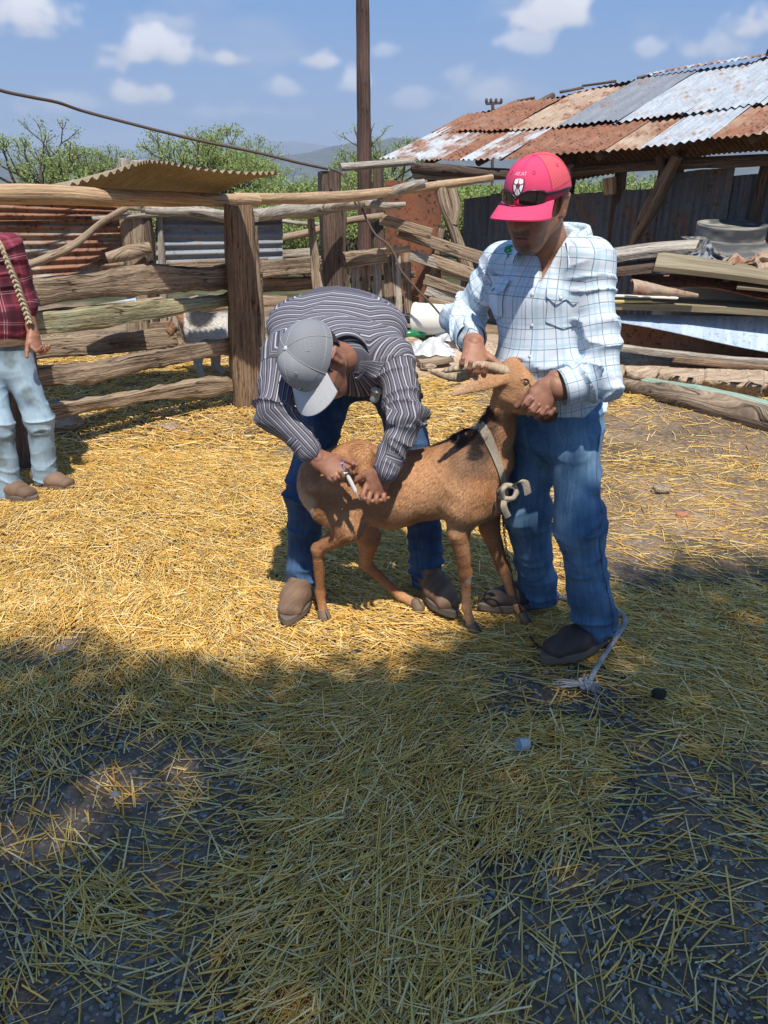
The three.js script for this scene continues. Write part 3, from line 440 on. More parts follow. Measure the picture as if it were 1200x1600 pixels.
// ---------------------------------------------------------------- the shed
const E0 = V(3.3, 2.03, -7.3), ED = V(-0.76, -0.03, -0.65), ES = V(0.62, 0.303, -0.724);
const eave = (e, s = 0) => E0.clone().addScaledVector(ED, e).addScaledVector(ES, s).add(V(0, -0.07 * Math.sin(clamp(e / 4.3) * Math.PI), 0));
const wallAt = (e, y, back = 0.62) => { const q = eave(e).add(V(0.65 * back, 0, -0.76 * back)); q.y = y; return q; };
{
  const base = wallAt(2, 0);
  const shed = thing('shed', 'tumbledown shed with patched rusty corrugated roof and dark sheet metal wall', 'shed', null, base);
  const nor = V().crossVectors(ED, ES).normalize(); if (nor.y < 0) nor.negate();
  const sheet = (e0, e1, s0, s1, m, lift) => { const o = nor.clone().multiplyScalar(lift); part('roof_sheet', corr(eave(e0, s0).add(o), eave(e1, s0).add(o), eave(e1, s1).add(o), eave(e0, s1).add(o), { n: nor, nv: 10, ragged: 0.05 }), m, shed); };
  const lower = [[-1.6, -0.7, 'galv'], [-0.75, 0.05, 'rustTan'], [0, 0.5, 'rustOrange'], [0.45, 1.08, 'galv'], [1.05, 1.5, 'rustTan'], [1.45, 2.17, 'rustBrown'], [2.12, 2.65, 'rustBrown'], [2.6, 3.14, 'galvRusty'], [3.08, 3.5, 'rustBrown'], [3.44, 4.32, 'galvRusty']];
  lower.forEach(([a, b, m], i) => sheet(a, b, -0.02 - 0.03 * (i % 2), 1.12, M[m], 0.012 * (i % 2)));
  const top = [3.25, 3.25, 3.2, 3.2, 3.15, 3.0, 2.7, 2.2, 1.7];
  [[-1.6, -0.95, 'galv'], [-1, -0.28, 'galvRusty'], [-0.32, 0.42, 'galv'], [0.38, 1.12, 'galv'], [1.08, 1.82, 'galv'], [1.78, 2.52, 'greySheet'], [2.48, 3.22, 'rustTan'], [3.18, 3.92, 'rustBrown'], [3.88, 4.34, 'rustBrown']].forEach(([a, b, m], i) => sheet(a, b, 0.98, top[i], M[m], 0.034 + 0.014 * (i % 2)));
  // back slope
  for (let k = 0; k < 6; k++) { const a = -1.6 + k * 1, b = a + 1.02, h = V(0.65, -0.32, -0.76); const r = (e) => eave(e, e > 2.6 ? 3 - 0.75 * (e - 2.6) : 3.15).addScaledVector(nor, 0.03); part('roof_sheet', corr(r(a), r(Math.min(b, 4.32)), r(Math.min(b, 4.32)).addScaledVector(h, 2.6), r(a).addScaledVector(h, 2.6), { nv: 4 }), M.rustBrown, shed); }
  // ridge trim
  part('ridge_cap', corr(eave(0.2, 3.1).addScaledVector(nor, 0.075), eave(2.5, 3.0).addScaledVector(nor, 0.075), eave(2.5, 3.22).addScaledVector(nor, 0.06), eave(0.2, 3.3).addScaledVector(nor, 0.06), { n: nor, nv: 3 }), M.galvRusty, shed);
  // rafters, beams, posts
  for (let e = -1.3; e < 4.4; e += 0.72) part('rafter', pole([eave(e, 0.06).addScaledVector(nor, -0.07), eave(e, 1.6).addScaledVector(nor, -0.085), eave(e, 3.0).addScaledVector(nor, -0.07)], 0.042, { rough: 0.15 }), M.darkWood, shed);
  part('eave_beam', pole([wallAt(-1.6, 1.83, 0.4), wallAt(1, 1.79, 0.42), wallAt(2.2, 1.73, 0.4)], 0.055), M.darkWood, shed);
  part('eave_beam', pole([wallAt(2.0, 1.74, 0.35), wallAt(3.2, 1.7, 0.3), wallAt(4.1, 1.72, 0.3)], [0.065, 0.055, 0.05]), M.silverWood, shed);
  for (const [e, b] of [[-1.2, 0.7], [0.15, 0.7], [1.62, 0.72], [2.55, 0.72], [3.9, 0.4], [-1.2, 3.9], [0.6, 3.9], [2.2, 3.9], [3.7, 3.6]]) part('post', pole([wallAt(e, -0.1, b), wallAt(e + 0.03, 0.9, b), wallAt(e, b > 2 ? 2.05 : 1.78, b)], [0.075, 0.07, 0.06]), M.darkWood, shed);
  part('brace', plank(wallAt(1.42, 0.62, 0.34), wallAt(0.86, 1.86, 0.3), 0.13, 0.09, { up: V(-0.65, 0, 0.76), rough: 0.02, warp: 0.02 }), M.brownWood, shed);
  part('brace', pole([wallAt(1.08, 1.36, 0.3), wallAt(1.0, 1.7, 0.32), wallAt(1.06, 1.86, 0.34)], 0.05), M.darkWood, shed);
  part('block', plank(wallAt(1.66, 1.5, 0.6), wallAt(1.69, 1.68, 0.6), 0.12, 0.1), M.peeledWood, shed);
  part('block', pole([wallAt(2.24, 1.6, 0.45), wallAt(2.3, 1.78, 0.42)], [0.05, 0.02]), M.silverWood, shed);
  // wall sheets, ribs upright
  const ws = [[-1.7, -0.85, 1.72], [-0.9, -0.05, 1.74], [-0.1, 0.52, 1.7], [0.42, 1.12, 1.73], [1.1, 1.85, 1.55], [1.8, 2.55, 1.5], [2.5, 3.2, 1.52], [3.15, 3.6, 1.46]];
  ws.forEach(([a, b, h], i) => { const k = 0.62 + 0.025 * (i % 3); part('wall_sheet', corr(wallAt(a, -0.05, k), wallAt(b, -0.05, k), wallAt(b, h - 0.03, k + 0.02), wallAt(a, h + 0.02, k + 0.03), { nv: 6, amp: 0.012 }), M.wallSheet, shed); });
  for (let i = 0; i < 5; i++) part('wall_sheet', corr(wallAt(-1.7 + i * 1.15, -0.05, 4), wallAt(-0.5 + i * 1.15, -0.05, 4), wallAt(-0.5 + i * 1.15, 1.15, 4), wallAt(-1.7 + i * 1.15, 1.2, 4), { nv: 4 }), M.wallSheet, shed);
  // sticks and scraps left along the ridge
  const R = rng(5);
  for (const [e, s, l, d] of [[2.75, 2.9, 0.45, 0.1], [3.1, 2.68, 0.25, 0.5], [3.6, 2.3, 0.25, -0.3], [2.35, 3.1, 0.15, 0.4]]) { const a = eave(e, s).addScaledVector(nor, 0.07), b = eave(e + l * 0.9, s - l * d * 0.7 - 0.12).addScaledVector(nor, 0.05 + 0.04 * R()); tagMesh('stick', pole([a, a.clone().lerp(b, 0.5), b], 0.016, { rough: 0.3 }), M.darkWood, e < 2.6 ? 'short dark stick on the roof ridge at the white sheets' : 'dark weathered stick lying along the rusty end of the roof ridge', 'stick', 'sticks on the roof ridge'); }
  const tyre = new THREE.TorusGeometry(0.09, 0.045, 10, 22); tyre.rotateX(1.3); const tp = eave(0.92, 3.25).addScaledVector(nor, 0.1); tyre.translate(tp.x, tp.y, tp.z); tagMesh('tyre', tyre, mat({ color: lin(0.03, 0.03, 0.03), roughness: 0.9 }), 'small black tyre ring weighing down the roof ridge', 'tyre');
}
// ---------------------------------------------------------------- slab, log, tank and the heap of scrap in front of the shed
{
  const h = 0.15, a = gp(915, 572, h), b = gp(1330, 606, h), c = V(5.2, h, -8.6), d = V(1.9, h, -8.3);
  const slab = gridGeo(60, 14, (i, j) => {
    const f = a.clone().lerp(b, i).add(V(0, 0, (fbm(i * 22, 1, 3, 4) - 0.5) * 0.3)), k = d.clone().lerp(c, i);
    if (j < 0.22) { const t = j / 0.22; return [f.x + (n3(i * 40, j * 30, 2) - 0.5) * 0.05, lerp(-0.06, h - 0.01, t) + (n3(i * 30, j * 20, 4) - 0.5) * 0.02, f.z - 0.12 * (1 - t) + (n3(i * 50, j * 30, 6) - 0.5) * 0.07, i * 5, j]; }
    const t = (j - 0.22) / 0.78; const q = f.lerp(k, t); return [q.x, h + (fbm(i * 18, 2, t * 6, 3) - 0.5) * 0.035, q.z, i * 4, t * 2];
  });
  tagMesh('concrete_slab', slab, M.concrete, 'broken concrete slab with a rough crumbling edge under the scrap heap', 'slab');
  const la = gp(930, 590, 0.05), lb = gp(1000, 606, 0.06), lc = gp(1250, 668, 0.06);
  const log = thing('log', 'barked log with flaking green paint lying along the slab', 'log', null, la.clone().setY(0));
  part('bark', pole([la, lb, lb.clone().lerp(lc, 0.5), lc], [0.05, 0.075, 0.08, 0.08], { rough: 0.3, seg: 60 }), M.greyWood, log);
  M.greenPaint = mat({ map: woodTex([96, 120, 108], [168, 192, 172], [176, 150, 122], wh2), roughness: 0.9, bumpMap: woodBump, bumpScale: 0.01 });
  part('painted_face', plank(lb.clone().add(V(0.05, 0.05, -0.05)), lc.clone().add(V(0.05, 0.06, -0.05)), 0.05, 0.13, { rough: 0.012 }), M.greenPaint, log);

  // water tank: stepped round top
  const tk = at(1136, 350, 7.5); const tp = V(tk.x, 0, -7.5);
  const tank = thing('water_tank', 'dusty grey round water tank with a raised lid behind the scrap heap', 'tank', null, tp); tank.rotation.x = 0.085;
  const prof = [[0.001, 1.235], [0.26, 1.235], [0.3, 1.24], [0.34, 1.275], [0.375, 1.275], [0.38, 1.25], [0.375, 1.15], [0.4, 1.12], [0.62, 1.06], [0.7, 1.03], [0.71, 0.9], [0.69, 0.86], [0.7, 0.5], [0.68, 0.02]].map(([r, y]) => new THREE.Vector2(r * 0.8, y + 0.01));
  part('tank_body', new THREE.LatheGeometry(prof.slice(6), 48), M.tank, tank, false); part('lid', new THREE.LatheGeometry(prof.slice(0, 7), 48), M.tank, tank, false);
  const bx = new THREE.BoxGeometry(0.2, 0.1, 0.18); bx.translate(-0.4, 1.14, 0.22); part('valve_box', bx, M.tank, tank, false);

  // the heap, from the bottom up; corners from where each lies in the photograph
  const H = 'scrap heap beside the shed';
  const S = (name, label, m, pts, th, warp, cat = 'board') => tagMesh(name, slab4(...pts, th, warp), m, label, cat, null);
  const q4 = (x0, y0, D0, x1, y1, D1, back, rise = 0.03) => { const p = at(x0, y0, D0 + 0.02), r = at(x1, y1, D1 + 0.02); back *= 0.5; return [p, r, r.clone().add(V(0.1, rise, -back)), p.clone().add(V(0.1, rise, -back))]; };
  tagMesh('lath', plank(at(958, 543, 6.62), at(1290, 575, 6.42), 0.045, 0.07, { rough: 0.006 }), M.silverWood, 'long thin grey lath lying on the slab under the scrap heap', 'lath');
  tagMesh('lath', plank(at(1050, 560, 6.52), at(1300, 583, 6.37), 0.05, 0.05, { rough: 0.006 }), M.brownWood, 'brown lath lying beside the long grey lath on the slab', 'lath');
  S('rusty_plate', 'dark rusty plate standing low behind the laths', M.rustBrown, [at(962, 548, 6.82), at(1300, 570, 6.72), at(1300, 505, 6.77), at(962, 505, 6.87)], 0.012, (i) => 0.01 * Math.sin(i * 9), 'plate');
  S('blue_sheet', 'curved blue grey metal sheet with one white sunlit corner', M.blueSheet, [at(935, 505, 6.57), at(1300, 560, 6.42), at(1300, 497, 6.82), at(935, 492, 6.82)], 0.006, (i, j) => 0.03 * Math.sin(i * 5 + 1) * (1 - j), 'sheet');
  S('plank_board', 'tan board above the blue grey sheet', M.ply, q4(940, 484, 6.65, 1290, 498, 6.5, 0.6, 0.02), 0.05, (i) => 0.012 * Math.sin(i * 4));
  tagMesh('yellow_strip', plank(at(950, 471, 6.66), at(1020, 471, 6.62), 0.018, 0.03, { rough: 0.003 }), mat({ color: lin(0.62, 0.5, 0.16), roughness: 0.5 }), 'short bright yellow strip on the end of the tan board', 'strip');
  tagMesh('white_strip', plank(at(950, 462, 6.70), at(1060, 465, 6.65), 0.015, 0.06, { rough: 0.003 }), M.whitePlastic, 'thin white strip above the yellow strip', 'strip');
  S('rusty_sheet', 'dark rust brown sheet sagging between the boards', M.rustBrown, q4(985, 440, 6.7, 1290, 476, 6.5, 0.6, 0.05), 0.01, (i, j) => 0.04 * Math.sin(i * 3.1) * j - 0.02 * Math.sin(i * 11), 'sheet');
  tagMesh('curled_sheet', gridGeo(40, 10, (i, j) => { const p = at(lerp(986, 1090, i), lerp(448, 462, i), 6.55), a = lerp(-0.6, 2.6, j), r = lerp(0.065, 0.015, i) * (0.85 + 0.3 * n3(i * 9, j * 3, 1)); return [p.x, p.y + Math.cos(a) * r, p.z + Math.sin(a) * r * 1.2, i * 0.7, j * 0.2]; }), M.rustTan, 'torn metal sheet curled into a roll in the heap', 'sheet');
  S('plywood_board', 'thick greenish tan plywood sloping across the heap', M.ply, q4(1020, 424, 6.6, 1290, 462, 6.4, 0.5, 0.08), 0.045, (i, j) => 0.02 * Math.sin(i * 3 + j));
  S('plywood_board', 'second plywood board under the edge of the thick greenish one', M.ply, q4(1150, 452, 6.5, 1320, 474, 6.4, 0.4, 0.06), 0.02, (i) => 0.01 * Math.sin(i * 5));
  S('grey_board', 'weathered grey board behind the plaid shirt sleeve', M.silverWood, q4(948, 412, 6.7, 1085, 396, 6.9, 0.4, 0.06), 0.055, (i) => 0.01 * Math.sin(i * 4));
  S('grey_board', 'lower weathered grey board beneath another at the heap end', M.darkWood, q4(945, 434, 6.65, 1040, 424, 6.75, 0.5, 0.03), 0.06, () => 0);
  const crump = (tops, bot, D, k, m, label) => tagMesh('crumpled_sheet', gridGeo(40, 16, (i, j) => { const f = i * (tops.length - 1), q = Math.min(tops.length - 2, Math.floor(f)), x = lerp(tops[q][0], tops[q + 1][0], f - q), y = lerp(tops[q][1], tops[q + 1][1], f - q) + 5 * (n3(i * 14 + k, 1, 2) - 0.5), rg = 1 - Math.abs(2 * fbm(i * 4 + k, j * 3, k, 3) - 1); const p = at(x + 8 * (n3(i * 6, j * 4, k) - 0.5), lerp(bot + 5 * Math.sin(i * 7 + k), y, j), D + 0.2 * j - 0.22 * rg); return [p.x, p.y, p.z, i, j]; }), m, label, 'sheet');
  crump([[1052, 404], [1075, 398], [1092, 390], [1106, 374], [1118, 392], [1142, 402]], 420, 6.92, 3, M.greySheet, 'crumpled grey metal sheet with a raised peak on the heap');
  crump([[1128, 402], [1150, 397], [1165, 404], [1185, 396], [1210, 394], [1300, 404]], 436, 6.8, 8, M.rustTan, 'crumpled rusty sheet with torn pale edge beside the tank');
}

// ---------------------------------------------------------------- the pens
const F1 = gp(30, 728), F2 = gp(384, 636);
{
  const f = thing('pen_fence', 'plank fence of the goat pen with a thick split corner post', 'fence', null, F2);
  const on = (px, py, k = 0) => onWall(px, py, F1, F2).add(V(0, 0, k));
  part('post', plank(V(F2.x, -0.1, F2.z), on(371, 318), 0.19, 0.18, { up: V(0.3, 0, 1), rough: 0.024, seg: 18 }), M.brownWood, f);
  part('post', plank(V(F1.x, -0.1, F1.z), on(22, 440), 0.2, 0.19, { up: V(0.3, 0, 1), rough: 0.024, seg: 16 }), M.darkWood, f);
  const rail = (x0, y0, x1, y1, h, t, m, k, o = {}) => part('rail', plank(on(x0, y0, k), on(x1, y1, k), h, t, { rough: 0.017, seg: 34, ...o }), m, f);
  rail(-140, 466, 356, 438, 0.155, 0.09, M.greyWood, -0.14);
  rail(-120, 536, 356, 471, 0.1, 0.07, M.greenWood, -0.12);
  rail(-110, 628, 366, 543, 0.12, 0.07, M.greyWood, -0.11);
  rail(-100, 676, 370, 601, 0.1, 0.07, M.paleWood, -0.1);
  // stub behind the corner post and its thin neighbour
  part('post', plank(at(406, 545, 6.15), at(397, 352, 6.15), 0.075, 0.05, { up: V(1, 0, 0) }), M.greyWood, f);
  part('rail', pole([on(-160, 305, 0.1), on(60, 304, 0.02), on(200, 310, -0.05), on(396, 314, -0.2)], [0.055, 0.055, 0.048, 0.04], { seg: 40, rough: 0.07 }), M.peeledWood, f);
  part('rail', pole([at(366, 311, 6.05), at(470, 310, 6.6), at(545, 307, 7.3), at(640, 296, 8.0), at(768, 278, 8.6)], [0.042, 0.045, 0.045, 0.042, 0.035], { seg: 60, rough: 0.1 }), M.peeledWood, f);
}
{
  // back of the pen: planks and sheets between old posts
  const A = V(-3.9, 0, -7.0), B = V(-0.3, 0, -8.2);
  const f = thing('pen_back_fence', 'far pen fence of horizontal rusty corrugated sheets, old posts and low planks', 'fence', null, A.clone().lerp(B, 0.5));
  const on = (px, py, k = 0) => onWall(px, py, A, B).add(V(0, 0, k));
  part('wall_sheet', corr(on(-40, 452), on(-40, 318), on(203, 330), on(200, 432), { nv: 26, pitch: 0.085, amp: 0.016, ragged: 0.02 }), M.bandSheet, f);
  part('wall_sheet', corr(on(-40, 346, 0.05), on(-40, 305, 0.05), on(185, 322, 0.05), on(180, 342, 0.05), { nv: 20, pitch: 0.085, amp: 0.016 }), M.rustBrown, f);
  part('wall_sheet', corr(on(246, 424), on(246, 334), on(440, 336), on(440, 415), { nv: 20, pitch: 0.085, amp: 0.016 }), M.greySheet, f);
  part('post', plank(on(216, 520).setY(-0.1), on(208, 328), 0.2, 0.12, { up: V(1, 0, 0) }), M.greyWood, f);
  part('post', plank(on(247, 500).setY(-0.1), on(229, 325, 0.05), 0.06, 0.07, { up: V(1, 0, 0) }), M.darkWood, f);
  part('post', plank(on(258, 500).setY(-0.1), on(248, 322, 0.02), 0.05, 0.05, { up: V(1, 0, 0) }), M.silverWood, f);
  part('post', plank(on(184, 330, -0.4), on(184, 246, -0.4), 0.19, 0.1, { up: V(1, 0, 0) }), M.silverWood, f);
  part('brace', pole([on(46, 416, 0.18), on(120, 384, 0.16), on(170, 345, 0.14), on(207, 322, 0.12)], [0.035, 0.035, 0.03, 0.028], { seg: 30 }), M.paleWood, f);
  part('rail', pole([on(178, 400, 0.2), on(205, 394, 0.2), on(245, 384, 0.2)], [0.05, 0.065, 0.05], { rough: 0.2 }), M.paleWood, f);
  part('rail', pole([on(150, 341, 0.1), on(250, 335, 0.1), on(350, 331, 0.1)], 0.02), M.silverWood, f);
  part('rail', pole([on(230, 326, 0.08), on(300, 330, 0.08), on(360, 338, 0.06), on(450, 332, 0.05)], [0.055, 0.05, 0.06, 0.05], { rough: 0.25, seg: 34 }), M.silverWood, f);
  part('plank', plank(on(262, 424), on(420, 416), 0.14, 0.04), M.greyWood, f);
  // low planks across the pen floor
  part('plank', plank(at(-30, 500, 6.3), at(255, 470, 7.0), 0.07, 0.05), M.paleWood, f);
  part('plank', plank(at(10, 548, 6.95), at(278, 528, 7.3), 0.17, 0.05, { rough: 0.015 }), M.greyWood, f);
  part('plank', plank(at(50, 588, 6.1), at(230, 572, 6.6), 0.05, 0.06), M.greyWood, f);
  part('plank', plank(at(225, 522, 7.5), at(345, 503, 7.7), 0.16, 0.04), M.brownWood, f);
  part('plank', plank(at(290, 478, 7.6), at(450, 470, 7.8), 0.1, 0.05), M.paleWood, f);
  tagMesh('feed_trough', slab4(at(118, 486, 6.9), at(214, 468, 7.1), at(214, 478, 6.8), at(118, 494, 6.6), 0.05, (i, j) => -0.04 * Math.sin(j * 3.1)), M.blueSheet, 'pale blue metal feed trough lying in the goat pen', 'trough');
}
{
  // awning of one bent sheet over the pole
  const g = gridGeo(190, 14, (i, j) => {
    const b = at(lerp(-60, 330, i), lerp(318, 308, i), 6.15), fr = [[-60, 306], [30, 303], [110, 289], [170, 272], [215, 256], [232, 252], [262, 254], [300, 262], [350, 268], [400, 271], [437, 270]], k = i * (fr.length - 1), m = Math.min(fr.length - 2, Math.floor(k)), p = at(lerp(fr[m][0], fr[m + 1][0], k - m), lerp(fr[m][1], fr[m + 1][1], k - m), 5.0);
    const q = b.lerp(p, j); q.y += 0.012 * Math.sin(i * 40 * 6.283) + 0.03 * Math.sin(j * 3.14); return [q.x, q.y, q.z, i * 3, j * 1.5];
  });
  tagMesh('tin_awning', g, M.tanSheet, 'bent tan corrugated sheet resting as an awning on the pen pole', 'awning');
}
{
  // cross fence in the middle: big post, planks, gnarled rails
  const f = thing('cross_fence', 'cross fence with a tall square grey post, planks and gnarled bark rails', 'fence', null, V(at(518, 500, 8).x, 0, -8));
  part('post', plank(V(at(520, 400, 8).x, -0.1, -8), at(515, 266, 8), 0.22, 0.2, { up: V(0.2, 0, 1), rough: 0.02, seg: 20 }), M.darkWood, f);
  part('post', plank(at(497, 470, 7.5), at(487, 340, 7.5), 0.085, 0.04, { up: V(1, 0, 0) }), M.greyWood, f);
  part('post', plank(V(at(591, 400, 9.6).x, -0.1, -9.6), at(591, 256, 9.6), 0.15, 0.14, { up: V(1, 0, 0), seg: 16 }), M.darkWood, f);
  part('plank', plank(at(408, 420, 7.8), at(504, 411, 7.9), 0.15, 0.05), M.greyWood, f);
  part('plank', plank(at(408, 448, 7.9), at(490, 442, 8.0), 0.13, 0.05), M.brownWood, f);
  part('plank', plank(at(536, 406, 8.1), at(606, 399, 8.2), 0.14, 0.05), M.greyWood, f);
  part('plank', plank(at(420, 400, 8.3), at(500, 392, 8.4), 0.08, 0.05), M.silverWood, f);
  part('rail', pole([at(398, 338, 6.6), at(450, 330, 7.1), at(520, 322, 7.6), at(580, 314, 7.8), at(625, 296, 7.8), at(664, 286, 7.8)], [0.05, 0.055, 0.065, 0.06, 0.05, 0.04], { rough: 0.22, seg: 60 }), M.silverWood, f);
  part('rail', pole([at(572, 318, 7.75), at(600, 321, 7.7), at(634, 319, 7.7)], [0.04, 0.035, 0.025], { rough: 0.2 }), M.silverWood, f);
  part('rail', pole([at(425, 375, 8.7), at(480, 364, 8.7), at(545, 345, 8.7), at(600, 338, 8.6)], [0.04, 0.04, 0.038, 0.035], { rough: 0.12 }), M.paleWood, f);
  part('rail', pole([at(420, 342, 9.2), at(480, 350, 9.2), at(540, 352, 9.2)], 0.022), M.silverWood, f);
  part('rail', pole([at(532, 262, 9.0), at(600, 256, 9.2), at(645, 252, 9.4)], 0.04, { rough: 0.1 }), M.silverWood, f);
  part('rail', pole([at(645, 262, 9.5), at(700, 266, 9.3), at(795, 272, 9.0)], 0.06, { rough: 0.2 }), M.darkWood, f);
  part('post', plank(at(538, 470, 8.5), at(538, 330, 8.5), 0.06, 0.06, { up: V(1, 0, 0) }), M.darkWood, f);
}
{
  const f = thing('picket_gate', 'low gate of upright grey pickets beside the rusty orange panel', 'gate', null, V(at(600, 480, 8.3).x, 0, -8.3));
  [[555, 405, 486], [572, 404, 480], [590, 404, 482], [606, 398, 486], [620, 395, 489], [636, 391, 491]].forEach(([x, y0, y1], i) => part('picket', plank(at(x + 2, y1, 8.2), at(x - 1, y0, 8.25), 0.082, 0.025, { up: V(1, 0, 0), rough: 0.005 }), i % 2 ? M.greyWood : M.silverWood, f));
  part('rail', plank(at(545, 438, 8.32), at(650, 430, 8.32), 0.06, 0.04), M.greyWood, f); part('rail', plank(at(545, 472, 8.32), at(655, 470, 8.32), 0.06, 0.04), M.brownWood, f);
  part('rail', pole([at(603, 394, 8.15), at(625, 391, 8.1), at(642, 389, 8.1)], 0.03), M.peeledWood, f);
}
{
  tagMesh('orange_panel', slab4(at(603, 480, 8.9), at(690, 482, 8.6), at(690, 286, 8.6), at(603, 281, 8.9), 0.012, (i, j) => 0.02 * Math.sin(i * 6) + 0.02 * n3(i * 4, j * 5, 2), 16, 20), M.orangeSheet, 'rusty orange sheet metal panel standing behind the picket gate', 'panel');
  const f = thing('leaning_pallet', 'broken grey pallet of slanting slats leaning by the orange panel', 'pallet', null, V(at(680, 490, 8.1).x, 0, -8.1));
  [[592, 342, 676, 366, 0.1], [622, 362, 760, 405, 0.13], [640, 397, 726, 426, 0.1], [672, 404, 740, 428, 0.1], [662, 436, 742, 462, 0.09], [664, 452, 742, 478, 0.09], [668, 470, 745, 494, 0.1], [690, 424, 750, 440, 0.08]].forEach(([x0, y0, x1, y1, h], i) => part('slat', plank(at(x0, y0, 8.0), at(x1, y1, 7.85 + 0.05 * (i % 3)), h, 0.03, { rough: 0.006 }), [M.paleWood, M.greyWood, M.silverWood][i % 3], f));
  part('stringer', plank(at(667, 478, 8.06), at(690, 356, 8.06), 0.075, 0.06, { up: V(1, 0, 0) }), M.greyWood, f);
  part('stringer', plank(at(690, 350, 8.1), at(684, 400, 8.1), 0.05, 0.05, { up: V(1, 0, 0) }), M.darkWood, f);
  const k = thing('forked_limb', 'bare forked limb propped as a post against the shed eave', 'post', null, V(at(733, 440, 8.2).x, 0, -8.2));
  part('limb', pole([at(740, 470, 8.1).setY(-0.05), at(733, 437, 8.1), at(715, 380, 8.15), at(697, 325, 8.2), at(688, 296, 8.25)], [0.085, 0.08, 0.07, 0.06, 0.055], { rough: 0.14, seg: 34 }), M.greyWood, k);
  part('fork', pole([at(708, 352, 8.16), at(712, 325, 8.2), at(706, 296, 8.25)], [0.05, 0.05, 0.045], { rough: 0.14 }), M.greyWood, k);
}
{
  // utility pole, far pole, wires
  const b = V(at(572, 500, 10.5).x, -0.1, -10.5), t = at(566, -40, 10.3);
  tagMesh('utility_pole', pole([b, b.clone().lerp(t, 0.3), b.clone().lerp(t, 0.6), t, t.clone().add(V(0.02, 2.4, 0))], [0.1, 0.09, 0.078, 0.07, 0.066], { seg: 60, rough: 0.06, nu: 16 }), M.poleWood, 'tall bare wooden utility pole standing behind the cross fence', 'pole');
  const D = 70, fp = at(770, 300, D); fp.y = 0; const k = thing('far_utility_pole', 'small distant utility pole with insulators on its crossarm above the roof', 'pole', null, fp);
  const tp = at(770, 159, D); part('mast', pole([fp.clone(), fp.clone().lerp(tp, 0.5), tp], 0.13, { rough: 0.02 }), M.darkWood, k);
  const c0 = at(759, 162, D), c1 = at(783, 161, D); part('crossarm', plank(c0, c1, 0.2, 0.14, { rough: 0.01 }), M.darkWood, k);
  for (const x of [760, 767, 775, 783]) { const q = at(x, 159, D), g = new THREE.SphereGeometry(0.16, 8, 6); g.scale(0.8, 1.4, 0.8); g.translate(q.x, q.y + 0.05, q.z); part('insulator', g, M.wire, k); }
  const R = rng(8); const sag = (pts, D0, D1) => pts.map(([x, y], i) => at(x, y, lerp(D0, D1, i / (pts.length - 1))));
  tagMesh('cable', tube(sag([[-60, 118], [0, 141], [50, 152], [90, 160], [125, 172], [200, 192], [300, 217], [400, 238], [470, 255], [512, 264]], 6.5, 7.9), 0.013, 8, 70), M.wire, 'brown cable sagging from above to the tall grey fence post', 'cable');
  tagMesh('rusty_wire', tube(sag([[516, 264], [535, 272], [548, 300], [562, 318], [574, 345], [588, 368], [604, 380], [616, 396], [625, 420], [650, 450], [680, 482], [706, 516]], 7.8, 7.2), 0.011, 6, 90), M.wire, 'rusty wire drooping from the tall grey fence post past the pickets', 'wire');
}
